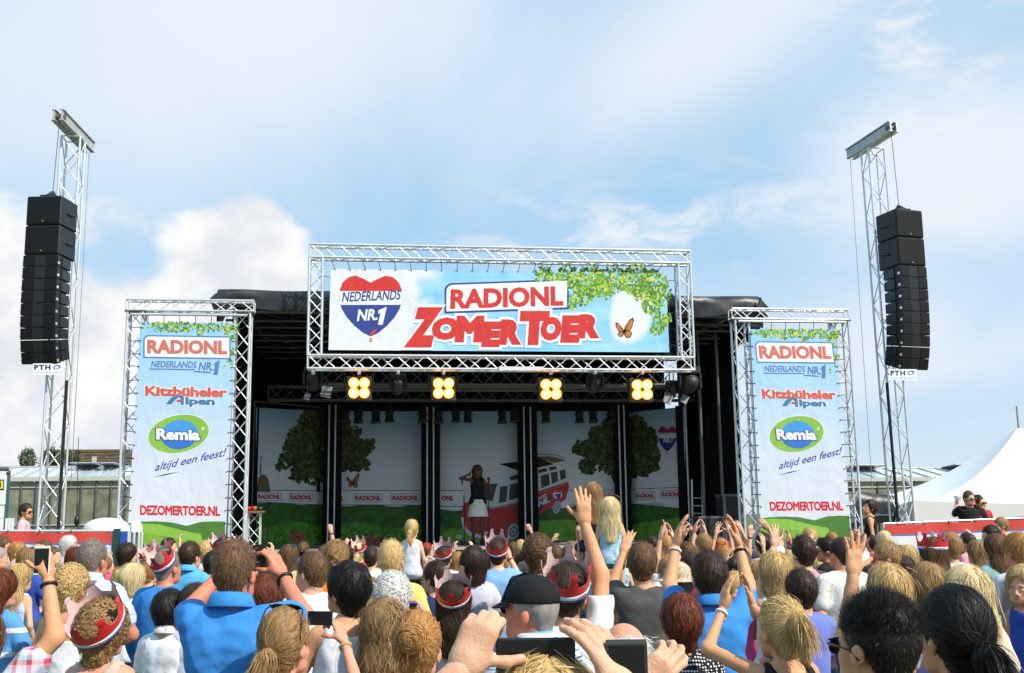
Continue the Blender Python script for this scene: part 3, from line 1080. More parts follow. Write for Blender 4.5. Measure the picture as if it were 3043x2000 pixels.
# ------------------------------------------------------------------ printed backdrop
YBK = 26.0
bd = empty('stage_backdrop', at(1430, 1600, YBK), 'five-panel printed backdrop with a red van, trees and green hills at the back of the stage', 'backdrop')
B = Sheet((0, YBK, 0), (0, -1, 0), bd)
pl = at(958, 1500, YBK)
pL = Vector((at(765, 1500, 24.5).x, 24.5, 0))
nL = Vector((pl.y - pL.y, -(pl.x - pL.x), 0)) * 1
nL = Vector(((pl.y - pL.y), -(pl.x - pL.x), 0)).normalized()
BL = Sheet((pl.x, pl.y, 0), nL, bd)
pr = at(1874, 1500, YBK)
pR = Vector((at(2036, 1500, 24.5).x, 24.5, 0))
nR = Vector((pR.y - pr.y, -(pR.x - pr.x), 0)).normalized()
BR = Sheet((pr.x, pr.y, 0), nR, bd)
zlo, zhi = at(1400, 1500, YBK).z, at(1400, 1215, YBK).z
PSKY = gradient_mat('print_backdrop_sky', [(0, (.88, .89, .93)), (.35, (.82, .85, .91)), (.7, (.56, .70, .84)), (1, (.22, .44, .68))], 2, zlo, zhi, .6, .25, .8)
PG = mat('print_meadow', (.12, .34, .04), .7, 0, .45, 7)
PG2 = mat('print_meadow_dark', (.06, .17, .03), .7, 0, .4, 5)
PG3 = mat('print_meadow_light', (.22, .48, .06), .7, 0, .3, 5)
STRIP = mat('print_strip_white', (.9, .9, .93), .6)
LINE = mat('print_line_dark', (.10, .07, .08), .6)
for sh, (a, b, c, d) in ((BL, (761, 1211, 966, 1222)), (B, (1006, 1222, 1256, 1222)), (B, (1300, 1222, 1545, 1222)), (B, (1594, 1222, 1834, 1222)), (BR, (1868, 1226, 2036, 1208))):
    sh.poly('panel', ((a, b), (c, d), (c, 1660), (a, 1660)), PSKY, 0)
# hills
for sh, x0, x1, y0, y1 in ((BL, 761, 966, 1490, 1500), (B, 1006, 1256, 1500, 1503), (B, 1300, 1545, 1514, 1514), (B, 1594, 1834, 1512, 1494), (BR, 1868, 2036, 1497, 1512)):
    n = 12
    top = [(x0 + (x1 - x0) * i / n, y0 + (y1 - y0) * i / n + 4 * math.sin(i * .9 + x0)) for i in range(n + 1)]
    sh.poly('printed_hill', top + [(x1, 1660), (x0, 1660)], PG2, 1)
    low_ = [(x0 + (x1 - x0) * i / n, 1560 + 10 * math.sin(i * .5 + x0 * .01)) for i in range(n + 1)]
    sh.poly('printed_hill', low_ + [(x1, 1660), (x0, 1660)], PG, 2)
B.poly('printed_hill', [(1306, 1582), (1380, 1572), (1545, 1580), (1545, 1660), (1306, 1660)], PG3, 3)
B.poly('printed_hill', [(1594, 1548), (1680, 1544), (1834, 1556), (1834, 1660), (1594, 1660)], PG3, 3)
BR.poly('printed_hill', [(1868, 1562), (1960, 1545), (2036, 1530), (2036, 1660), (1868, 1660)], PG3, 3)
BR.poly('printed_hill', [(1868, 1497), (1970, 1495), (2036, 1514), (2036, 1535), (1950, 1547), (1868, 1562)], PG2, 4)
# white strip with small name plates
for sh, x0, x1, ya, yb, yc, yd in ((BL, 761, 966, 1457, 1460, 1490, 1500), (B, 1006, 1256, 1458, 1459, 1499, 1500), (B, 1300, 1378, 1459, 1459, 1504, 1504),
                                   (B, 1690, 1834, 1458, 1457, 1500, 1496), (BR, 1868, 2036, 1455, 1449, 1495, 1512)):
    sh.poly('printed_strip', ((x0, ya), (x1, yb), (x1, yd), (x0, yc)), STRIP, 4)
    sh.poly('printed_line', ((x0, ya - 2), (x1, yb - 2), (x1, yb), (x0, ya)), LINE, 5)
    sh.poly('printed_line', ((x0, yc), (x1, yd), (x1, yd + 2), (x0, yc + 2)), LINE, 5)
for sh, cx, cy, w, hgt in ((BL, 800, 1476, 68, 22), (BL, 895, 1478, 66, 22), (B, 1038, 1480, 60, 23), (B, 1094, 1480, 80, 23), (B, 1205, 1480, 80, 23), (B, 1315, 1481, 72, 23),
                           (B, 1800, 1475, 66, 22), (BR, 1917, 1473, 54, 22), (BR, 1993, 1469, 54, 23)):
    if cx in (1038, 1315):      # partly behind the pillars
        continue
    sh.poly('name_plate_edge', rrect(cx - w / 2 - 3, cy - hgt / 2 - 1, cx + w / 2 + 3, cy + hgt / 2 + 1, 4), PALENAVY, 6)
    sh.poly('name_plate', rrect(cx - w / 2 - 1.5, cy - hgt / 2 + .5, cx + w / 2 + 1.5, cy + hgt / 2 - .5, 3), STRIP, 7)
    sh.text('RADIONL', rect(cx - w / 2 + 1, cy - hgt / 2 + 4, cx + w / 2 - 1, cy + hgt / 2 - 4), RED, 8, .06)
B.text('ONL', rect(1312, 1473, 1348, 1488), RED, 8, .06)
B.text('L', rect(1014, 1473, 1020, 1488), RED, 8, .06)
# trees
TLEAF = [mat('print_tree_%d' % i, c, .8) for i, c in enumerate([(.04, .06, .018), (.07, .10, .026), (.12, .15, .04), (.025, .038, .012)])]
TRUNK = mat('print_trunk', (.03, .022, .015), .8)
leaves(BL, 'printed_tree_crown', [(930, 1260, 42), (905, 1310, 50), (880, 1345, 40), (850, 1370, 22), (925, 1375, 46), (950, 1330, 42), (885, 1405, 26), (930, 1410, 30), (945, 1240, 24), (868, 1330, 24), (832, 1385, 12), (880, 1420, 14)], 1300, 8, 6, TLEAF, 21)
BL.poly('printed_trunk', ((939, 1462), (942, 1420), (925, 1395), (931, 1392), (948, 1412), (950, 1395), (955, 1395), (951, 1425), (952, 1462)), TRUNK, 5)
leaves(B, 'printed_tree_crown', [(1020, 1270, 24), (1030, 1310, 34), (1050, 1340, 40), (1075, 1335, 28), (1100, 1320, 15), (1030, 1370, 30), (1060, 1375, 24), (1085, 1380, 14), (1050, 1290, 24)], 800, 8, 6, TLEAF, 22)
leaves(B, 'printed_tree_crown', [(1815, 1270, 26), (1790, 1300, 40), (1760, 1330, 34), (1730, 1330, 22), (1715, 1335, 12), (1800, 1340, 40), (1770, 1370, 30), (1740, 1385, 20), (1815, 1385, 26), (1750, 1400, 12)], 1000, 8, 6, TLEAF, 23)
leaves(BR, 'printed_tree_crown', [(1890, 1270, 34), (1910, 1310, 44), (1930, 1350, 30), (1890, 1360, 40), (1945, 1385, 14), (1910, 1395, 22), (1880, 1400, 20)], 900, 8, 6, TLEAF, 24)
B.poly('printed_trunk', ((1826, 1440), (1812, 1405), (1800, 1395), (1806, 1392), (1822, 1404), (1834, 1395), (1834, 1440)), TRUNK, 5)
BR.poly('printed_trunk', ((1868, 1450), (1868, 1400), (1880, 1395), (1886, 1400), (1878, 1420), (1877, 1450)), TRUNK, 5)
# flower bed at the foot of the left panels
leaves(BL, 'printed_plants', [(780 + 18 * k, 1600 + 10 * (k % 3), 30) for k in range(11)], 700, 6, 6, [PG, PG3, PG2], 31)
leaves(B, 'printed_plants', [(1020 + 20 * k, 1596 + 8 * (k % 3), 30) for k in range(12)], 800, 6, 6, [PG, PG3, PG2], 32)
FLO = [mat('print_flower_red', (.5, .02, .03), .6), mat('print_flower_pink', (.62, .12, .22), .6), mat('print_flower_orange', (.65, .16, .05), .6)]
leaves(BL, 'printed_flowers', [(872, 1590, 12), (888, 1598, 14), (902, 1592, 8), (880, 1612, 8)], 40, 5, 8, FLO, 33, .8)
leaves(B, 'printed_flowers', [(1100, 1606, 12), (1120, 1612, 12), (1130, 1604, 8), (1080, 1612, 10)], 40, 5, 8, FLO, 34, .8)
butterfly(B, lambda p: p, 1048, 1436, 26, 6)
# daisy
B.poly('printed_daisy', oval(1364, 1595, 9, 6, 0, 14), STRIP, 6)
B.poly('printed_daisy_heart', oval(1364, 1595, 3, 2, 0, 10), ORG, 7)
# windmill
THATCH = mat('print_thatch', (.20, .15, .08), .8, 0, .3, 9)
BL.poly('printed_windmill', ((763, 1462), (768, 1420), (778, 1410), (790, 1412), (798, 1425), (804, 1462)), THATCH, 5)
BL.poly('printed_sail', ((772, 1410), (775, 1356), (777, 1356), (775, 1412)), TRUNK, 6)
# heart balloon on the right panel
BRH = BR
balloon(BRH, lambda p: p, 1983, 1303, 56, 74, 6)
BR.text('NEDERLANDS', rect(1958, 1276, 2008, 1290, -3), NAVY, 7, .03)
BR.text('NR.1', rect(1972, 1300, 1998, 1316, -1), STRIP, 7, .03)
BR.poly('balloon_basket', ((1981, 1344), (1985, 1344), (1985, 1350), (1981, 1350)), ORG, 7)
# camper van
VR = mat('print_van_red', (.62, .04, .03), .5, 0, .12, 2)
VW_ = mat('print_van_white', (.8, .8, .82), .5, 0, .08, 2)
VG = mat('print_van_glass', (.05, .045, .04), .4)
VK = mat('print_van_grey', (.25, .25, .27), .5)


def c2(px, py):
    return 1350 + px / 2.9024, 1130 + py / 2.9024


def bp(name, pts, m, l):
    return B.poly(name, [c2(*p) for p in pts], m, l)


bp('van_side', [(60, 1180), (80, 1060), (120, 1050), (345, 1105), (560, 1045), (720, 960), (985, 870), (990, 920), (960, 1030), (900, 1060), (720, 1165), (560, 1240), (540, 1350), (240, 1380), (110, 1330)], VR, 5)
bp('van_upper', [(75, 1060), (85, 940), (140, 820), (250, 745), (400, 715), (560, 700), (720, 700), (880, 690), (965, 705), (980, 760), (985, 870), (720, 955), (560, 1040), (345, 1100), (110, 1045)], VW_, 6)
bp('van_roof', [(250, 745), (400, 722), (560, 708), (555, 800), (480, 860), (300, 880), (230, 800)], WHT, 7)
bp('van_roof_rack', [(385, 722), (560, 700), (720, 660), (860, 725), (722, 752), (560, 780)], TRUNK, 8)
bp('van_roof_rack', [(720, 660), (830, 655), (965, 690), (860, 715)], mat('print_wicker', (.24, .15, .07), .7), 9)
bp('van_rim', [(722, 632), (880, 640), (968, 668), (968, 674), (880, 648), (722, 640)], VK, 9)
bp('van_front_window', [(250, 900), (372, 890), (330, 1045), (240, 1020)], VG, 8)
bp('van_window', [(395, 920), (462, 908), (450, 1045), (385, 1060)], VG, 8)
bp('van_window', [(480, 900), (558, 880), (558, 1010), (470, 1040)], VG, 8)
bp('van_window', [(745, 825), (815, 805), (825, 900), (752, 932)], VG, 8)
bp('van_window', [(832, 800), (888, 785), (896, 870), (842, 895)], VG, 8)
bp('van_window', [(908, 780), (958, 768), (962, 845), (916, 862)], VG, 8)
bp('van_roof_window', [(722, 775), (790, 755), (805, 785), (730, 802)], VG, 8)
bp('van_roof_window', [(812, 750), (875, 742), (888, 765), (825, 782)], VG, 8)
bp('van_roof_window', [(470, 835), (556, 808), (556, 850), (490, 865)], VG, 8)
bp('van_trim', [(300, 1105), (560, 1052), (720, 972), (985, 870), (985, 882), (720, 986), (560, 1066), (305, 1120)], VK, 8)
bp('van_bumper', [(55, 1180), (75, 1280), (130, 1345), (300, 1380), (300, 1350), (140, 1310), (95, 1260), (80, 1180)], WHT, 8)
bp('van_bumper', [(240, 1300), (305, 1310), (305, 1330), (240, 1320)], WHT, 8)
for (cx, cy, rx_, ry_) in ((510, 1305, 55, 78), (885, 1095, 36, 60)):
    bp('van_wheel', oval(cx, cy, rx_, ry_, 15), VK, 8)
    bp('van_wheel_ring', oval(cx, cy, rx_ * .84, ry_ * .84, 15), WHT, 9)
    bp('van_wheel_disc', oval(cx, cy, rx_ * .66, ry_ * .66, 15), VK, 10)
    bp('van_hub', oval(cx, cy, rx_ * .36, ry_ * .36, 15), VW_, 11)
    bp('van_hub', oval(cx, cy, rx_ * .22, ry_ * .22, 15), mat('print_teal', (.12, .25, .26), .5), 12)
bp('van_sign', [(722, 1090), (840, 980), (835, 1020), (722, 1140)], NAVY, 9)
B.text('RADIO', [c2(722, 1010), c2(795, 972), c2(797, 1002), c2(722, 1042)], WHT, 10, .05)
B.text('NL', [c2(722, 1048), c2(830, 995), c2(824, 1050), c2(722, 1098)], WHT, 10, .06)
bp('van_balloon', oval(892, 985, 40, 36, 0, 16), STRIP, 9)
bp('van_balloon', [(862, 985), (925, 975), (905, 1030)], NAVY, 10)
bp('van_balloon', [(858, 972), (880, 950), (905, 950), (925, 965)], RED, 10)
# pillars between the panels: black cloth with two thin pipes
for (a, b, y_, top), lab in zip(((959, 1014, 25.6, 1216), (1252, 1308, 25.6, 1222), (1541, 1599, 25.6, 1222), (1829, 1875, 25.6, 1216)), ('first', 'second', 'third', 'fourth')):
    xa, xb = at(a, 1450, y_).x, at(b, 1450, y_).x
    e = empty('backdrop_pillar', ((xa + xb) / 2, y_, ZD), 'black cloth pillar with two thin pipes, %s from the left between the backdrop panels' % lab, 'pillar', 'black pillars between the backdrop panels')
    zt = at(a, top, y_).z
    MB().box(xa, xb, y_, y_ + .12, ZD, zt + .3).build('cloth', BLACK, e)
    for t in (.3, .64):
        x = xa + (xb - xa) * t
        rod('pipe', (x, y_ - .07, ZD), (x, y_ - .07, zt + .1), .022, ALU, e)
    for k in range(7):
        z = ZD + .2 + k * .42
        rod('tie', (xa + .02, y_ - .04, z), (xb - .02, y_ - .04, z), .006, STRAP, e)
# end posts of the wings
xe = pR.x + .07
e = empty('backdrop_post', (xe, 24.45, ZD), 'thin silver post at the right end of the printed backdrop', 'post')
rod('pipe', (xe, 24.42, ZD), (xe, 24.42, at(2040, 1200, 24.4).z), .025, ALU, e)
MB().box(xe - .22, xe - .05, 24.46, 24.5, ZD, at(2040, 1205, 24.4).z).build('cloth', BLACK, e)
xe = pL.x - .06
e = empty('backdrop_post', (xe, 24.45, ZD), 'dark post at the left end of the printed backdrop', 'post')
rod('pipe', (xe - .05, 24.4, ZD), (xe - .05, 24.4, at(760, 1192, 24.4).z), .022, DARKALU, e)
rod('crossbar', (xe - .05, 24.4, at(760, 1192, 24.4).z), (pl.x, 25.7, at(958, 1212, 25.7).z), .02, DARKALU, e)
MB().box(xe - .02, xe + .05, 24.44, 24.48, ZD, at(760, 1196, 24.4).z).build('cloth', BLACK, e)

# ------------------------------------------------------------------ gear on stage
tb = at(757, 1519, 21.5)
e = empty('truss_table', (tb.x, 21.5, ZD), 'small bar table on thin truss legs beside the left banner tower', 'table')
MB().box(tb.x - .19, tb.x + .19, 21.3, 21.7, tb.z - .03, tb.z).build('table_top', mat('table_wood', (.25, .15, .08), .5, 0, .3, 12), e, bevel=.006)
truss((tb.x, 21.5, ZD), (tb.x, 21.5, tb.z - .03), X, .22, e, step=.22, rc=.014, rb=.007)
for k, (dx_, c, lab) in enumerate(((-.11, (.45, .03, .02), 'red apple, left one on the truss table'), (-.0, (.42, .12, .02), 'orange red apple, middle of the truss table'), (.1, (.03, .03, .03), 'small dark bowl on the right of the truss table'))):
    M = Matrix.Translation((tb.x + dx_, 21.45, tb.z + .002))
    o = MB().lathe([(.012, .006), (.03, 0), (.055, .03), (.06, .06), (.045, .09), (.015, .092), (.006, .083)] if k < 2 else [(.03, 0), (.05, .02), (.065, .07), (.062, .07), (.045, .025), (.002, .015)], 14, M).build('apple' if k < 2 else 'bowl', mat('fruit_%d' % k, c, .35), None, True)
    tag(o, lab, 'fruit' if k < 2 else 'bowl')
# drum riser style road case and amplifier racks on the right
for (px, py, w, hgt, lab) in ((2105, 1495, .55, .5, 'black road case with a lighter lid at the right side of the stage'), (2165, 1440, .4, .95, 'tall black equipment rack at the far right of the stage')):
    c = at(px, py, 22.3)
    e = empty('road_case', (c.x, 22.3, ZD), lab, 'case')
    MB().box(c.x - w / 2, c.x + w / 2, 22.1, 22.6, ZD, ZD + hgt).build('body', mat('case_black', (.03, .028, .027), .5), e, bevel=.01)
    MB().box(c.x - w / 2 - .01, c.x + w / 2 + .01, 22.09, 22.61, ZD + hgt, ZD + hgt + .05).build('lid', mat('case_edge', (.2, .19, .18), .4, .5), e, bevel=.006)
    for i in (-1, 1):
        MB().box(c.x + i * (w / 2 - .03) - .03, c.x + i * (w / 2 - .03) + .03, 22.085, 22.1, ZD, ZD + hgt).build('corner_strip', mat('case_edge', (.2, .19, .18), .4, .5), e)
# pale hoisting motor / folded lamp ladder beside the right end post
c = at(2065, 1460, 23.6)
e = empty('folded_truss', (c.x, 23.6, ZD), 'pale folded aluminium ladder leaning beside the right end of the backdrop', 'ladder')
for i in (-1, 1):
    rod('rail', (c.x + i * .12, 23.5, ZD), (c.x + i * .12 + .06, 23.6, at(2065, 1425, 23.6).z), .025, ALU, e)
for k in range(6):
    z = ZD + .1 + k * .17
    rod('rung', (c.x - .12, 23.52, z), (c.x + .14, 23.52, z), .014, ALU, e)

# microphone stand
ms = at(1452, 1610, 23.4)
e = empty('microphone_stand', (ms.x, 23.4, ZD), 'thin black microphone stand held by the singer on stage', 'microphone stand')
zt = at(1452, 1420, 23.4).z
rod('pole', (ms.x, 23.4, ZD + .02), (ms.x, 23.4, zt), .012, BLACKM, e)
MB().lathe([(.13, 0), (.13, .012), (.03, .03), (.014, .035)], 18, Matrix.Translation((ms.x, 23.4, ZD))).build('base', BLACKM, e, True)
ms2 = at(1373, 1432, 23.6)
e = empty('microphone_stand', (ms2.x + .05, 23.6, ZD), 'second microphone stand with a boom arm left of the singer', 'microphone stand')
rod('pole', (ms2.x + .05, 23.6, ZD + .02), (ms2.x + .04, 23.6, at(1373, 1470, 23.6).z), .011, BLACKM, e)
rod('boom_arm', (ms2.x + .04, 23.6, at(1373, 1470, 23.6).z), (ms2.x, 23.55, at(1373, 1440, 23.6).z), .009, ALU, e)
MB().lathe([(.13, 0), (.13, .012), (.03, .03), (.014, .035)], 18, Matrix.Translation((ms2.x + .05, 23.6, ZD))).build('base', BLACKM, e, True)
MB().lathe([(.012, 0), (.02, .1), (.028, .12), (.028, .15), (.012, .17)], 12, Matrix.Translation((ms2.x, 23.55, at(1373, 1440, 23.6).z))).build('microphone', BLACKP, e, True)

# ------------------------------------------------------------------ line array towers
GRILL = mat('speaker_grille', (.006, .006, .007), .65, 0, .2, 40, .5, 400, spec=.25)
CAB = mat('speaker_cabinet', (.018, .018, .02), .5, 0, .2, 10, .2, 80)
FLY = mat('flying_hardware', (.05, .055, .06), .4, .6)


def pa_tower(side, chords_top, chords_bot, beam, front, sub_y, arr_y, bot, sign, lab):
    """front: x range of the top box; bot: x range of the lowest cabinet; all in photo pixels"""
    Yt = 20.2
    xt0, xt1 = at(chords_top[0], chords_top[2], Yt).x, at(chords_top[1], chords_top[2], Yt).x
    xb0, xb1 = at(chords_bot[0], chords_bot[2], Yt).x, at(chords_bot[1], chords_bot[2], Yt).x
    zt = at(chords_top[0], chords_top[2], Yt).z
    w = .34
    ct, cb = (xt0 + xt1) / 2, (xb0 + xb1) / 2
    k0 = (ct - cb) / (zt - at(chords_bot[0], chords_bot[2], Yt).z)
    c0 = cb - k0 * at(chords_bot[0], chords_bot[2], Yt).z
    root = empty('speaker_tower', (c0, Yt + w / 2, 0), 'tall silver lattice tower carrying the %s line array' % lab, 'truss tower')
    truss((c0, Yt + w / 2, .05), (c0 + k0 * zt, Yt + w / 2, zt), X, w, root, step=.46, rc=.022, rb=.010)
    for i in (-1, 1):
        for j in (-1, 1):
            rod('outrigger', (c0 + i * .2, Yt + w / 2 + j * .2, .35), (c0 + i * 1.0, Yt + w / 2 + j * .9, .03), .025, ALU, root)
    # head beam: a pair of channels pointing at the array
    a, b = at(beam[0], beam[1], Yt - .55), at(beam[2], beam[3], Yt + .85)
    bm_ = mat('beam_weathered', (.52, .50, .46), .45, .4, .2, 6)
    d = (b - a).normalized()
    s_ = d.cross(Z).normalized()
    u_ = s_.cross(d)
    M = Matrix((s_, d, u_)).transposed().to_4x4()
    M.translation = a
    L = (b - a).length
    for i in (-1, 1):
        MB().box(i * .075 - .012, i * .075 + .012, 0, L, -.09, .09, M).build('beam_web', bm_, root)
        MB().box(i * .075 - .04, i * .075 + .04, 0, L, .092, .11, M).build('beam_flange', bm_, root)
        MB().box(i * .075 - .04, i * .075 + .04, 0, L, -.11, -.092, M).build('beam_flange', bm_, root)
    rod('cable', b + Vector((0, 0, -.1)), Vector((b.x, b.y, .1)), .006, mat('steel_rope', (.35, .35, .36), .5, .5), root)
    hang = a + d * .1
    rod('sheave', hang - s_ * .1, hang + s_ * .1, .06, DARKALU, root)
    # black cable loom down the outer chord
    sx = (1 if side < 0 else -1)
    rod('cable_loom', (c0 + sx * (w / 2 + .02), Yt - .03, .05), (c0 + sx * (w / 2 + .02) + k0 * 4.4, Yt - .03, 4.45), .03, BLACKP, root)
    # speakers
    Ys = Yt - .75
    x0, x1 = at(front[0], sub_y[0], Ys).x, at(front[1], sub_y[0], Ys).x
    W = x1 - x0
    cx = (x0 + x1) / 2
    yawa = R(-11) if side < 0 else R(11)
    W /= .98
    arr = empty('line_array', (cx, Ys, at(front[0], arr_y[1], Ys).z), 'black hanging line array of two large and nine small speaker cabinets on the %s tower' % lab, 'speaker array')
    z1, zm, z0 = at(front[0], sub_y[0], Ys).z, at(front[0], sub_y[1], Ys).z, at(front[0], arr_y[1], Ys).z
    Mc = Matrix.Translation((cx, Ys, 0)) @ Matrix.Rotation(yawa, 4, 'Z')
    MB().box(-.14, .14, .1, .5, z1 + .005, z1 + .05, Mc).build('flying_frame', FLY, arr)
    MB().add([Mc @ Vector(p) for p in ((-.03, .1, z1 + .05), (.03, .1, z1 + .05), (.03, .45, z1 + .05), (-.03, .45, z1 + .05), (-.03, .28, z1 + .17), (.03, .28, z1 + .17))],
             [(0, 1, 5, 4), (2, 3, 4, 5), (1, 2, 5), (3, 0, 4)]).build('lifting_lug', FLY, arr)
    rod('chain', Mc @ Vector((0, .28, z1 + .15)), hang, .006, FLY, arr)
    hb = (z1 - zm) / 2
    for k in range(2):
        za = z1 - (k + 1) * hb + .008
        o = MB().box(-W / 2, W / 2, 0, .62, za, za + hb - .012, Mc).build('large_cabinet', CAB, arr, bevel=.018)
        MB().box(-W / 2 + .02, W / 2 - .02, -.012, .0, za + .03, za + hb - .04, Mc).build('grille', GRILL, o)
        MB().box(-.012, .012, -.02, -.012, za + .05, za + .075, Mc).build('badge', mat('badge_gold', (.4, .3, .08), .4, .5), o)
        for i in (-1, 1):
            rod('handle', Mc @ Vector((i * (W / 2 + .02), .25, za + hb * .45)), Mc @ Vector((i * (W / 2 + .02), .5, za + hb * .52)), .018, FLY, o)
    # nine small cabinets, each tilted a little more
    hsm = (zm - z0) / 9 / .985
    y, z, ang = 0.0, zm, R(-1.0)
    for k in range(9):
        ang = R((0, .5, 1, 1.5, 3, 5, 8, 12, 17)[k])
        Mk = Mc @ Matrix.Translation((0, y, z)) @ Matrix.Rotation(ang, 4, 'X')
        vs = []
        dpt = .52
        for (yy, tp) in ((0, 0), (dpt, 1)):
            wv = W / 2 * (1 if tp == 0 else .93)
            ins = .0 if tp == 0 else .018
            vs += [(-wv, yy, -hsm + .006 + ins), (wv, yy, -hsm + .006 + ins), (wv, yy, -.006 - ins), (-wv, yy, -.006 - ins)]
        o = MB().add([Mk @ Vector(v) for v in vs], [(0, 1, 2, 3), (5, 4, 7, 6), (0, 4, 5, 1), (3, 2, 6, 7), (0, 3, 7, 4), (1, 5, 6, 2)]).build('small_cabinet', CAB, arr)
        MB().box(-W / 2 + .015, -.11, -.012, -.002, -hsm + .02, -.018, Mk).build('grille', GRILL, o)
        MB().box(.11, W / 2 - .015, -.012, -.002, -hsm + .02, -.018, Mk).build('grille', GRILL, o)
        MB().box(-.1, .1, -.006, -.002, -hsm + .02, -.018, Mk).build('horn', BLACKP, o)
        for i in (-1, 1):
            MB().box(i * (W / 2 * .975) - .02, i * (W / 2 * .975) + .02, .16, .42, -hsm * .9, -hsm * .12, Mk).build('rigging_plate', FLY, o)
            MB().box(i * (W / 2 + .006) - .006, i * (W / 2 + .006) + .006, .0, .05, -hsm * .8, -hsm * .6, Mk).build('rigging_pin', ALU, o)
        y += math.sin(ang) * hsm
        z -= math.cos(ang) * hsm
    # name sign under the array
    sg = empty('speaker_sign', (cx, Ys, z0 - .2), 'small white sign with the letters PTH under the %s line array' % lab, 'sign')
    S = Sheet((0, Ys + .12, 0), (0, -1, 0), sg)
    x0_, x1_, y0_, y1_ = sign
    S.poly('board', ((x0_, y0_), (x1_, y0_), (x1_, y1_), (x0_, y1_)), WHT, 0)
    ww = x1_ - x0_
    S.text('PTH', rect(x0_ + ww * .04, y0_ + 4, x0_ + ww * .58, y0_ + 19), mat('sign_ink', (.03, .04, .10), .5), 1, .05, 0, 1.25)
    S.text('www.pthgroup.nl', rect(x0_ + ww * .04, y0_ + 23, x1_ - ww * .04, y0_ + 30), mat('sign_grey', (.4, .4, .42), .5), 1)
    S.poly('mark', oval(x0_ + ww * .79, y0_ + 11, ww * .13, 6.5, -15, 16), PALENAVY, 1)
    S.poly('mark', oval(x0_ + ww * .78, y0_ + 12, ww * .07, 3.0, -15, 12), STRIP, 2)
    rod('sign_wire', S.P(x0_ + 10, y0_), S.P(x0_ + 10, y0_ - 12), .004, STRAP, sg)
    rod('sign_wire', S.P(x1_ - 10, y0_), S.P(x1_ - 10, y0_ - 12), .004, STRAP, sg)


pa_tower(-1, (174, 247, 403), (108, 183, 1500), (171, 340, 266, 439), (78, 187), (580, 756), (757, 1077), (92, 196), (98, 188, 1080, 1114), 'left')
pa_tower(1, (2570, 2637, 439), (2654, 2726, 1500), (2656, 375, 2526, 460), (2655, 2744), (621, 789), (792, 1094), (2635, 2730), (2643, 2724, 1097, 1130), 'right')
# ------------------------------------------------------------------ bodies: smooth blended volumes turned into one surface
def smin(a, b, k):
    h = np.clip(.5 + .5 * (b - a) / k, 0, 1)
    return b * (1 - h) + a * h - k * h * (1 - h)


class Cap:
    """tapered limb from a to b; sc stretches the cross-section (x, y)"""

    def __init__(s, a, b, ra, rb, sc=(1, 1, 1), k=.03):
        s.sc = np.array(sc, float)
        s.a, s.b, s.ra, s.rb, s.k = np.array(a, float), np.array(b, float), ra, rb, k
        r = max(ra, rb) * s.sc
        s.lo, s.hi = np.minimum(s.a, s.b) - r, np.maximum(s.a, s.b) + r

    def __call__(s, P):
        m = s.sc.min()
        p, a, b = P / s.sc, s.a / s.sc, s.b / s.sc
        ab = b - a
        t = np.clip(((p - a) @ ab) / max(1e-9, ab @ ab), 0, 1)
        d = np.linalg.norm(p - a - t[..., None] * ab, axis=-1) - (s.ra + (s.rb - s.ra) * t)
        return d * m


class Ell:
    def __init__(s, c, r, rot=None, k=.03):
        s.c, s.r, s.k = np.array(c, float), np.array(r, float), k
        s.rot = None if rot is None else np.array(Matrix.Rotation(R(rot[0]), 3, rot[1]))
        m = s.r.max() if rot else s.r
        s.lo, s.hi = s.c - m, s.c + m

    def __call__(s, P):
        q = P - s.c
        if s.rot is not None:
            q = q @ s.rot
        k1 = np.linalg.norm(q / s.r, axis=-1)
        k2 = np.linalg.norm(q / (s.r * s.r), axis=-1)
        return k1 * (k1 - 1.0) / np.maximum(k2, 1e-6)


def field_at(prims, P, subs=()):
    d = None
    for p in prims:
        v = p(P)
        d = v if d is None else smin(d, v, p.k)
    for p in subs:
        d = -smin(-d, p(P), p.k)
    return d


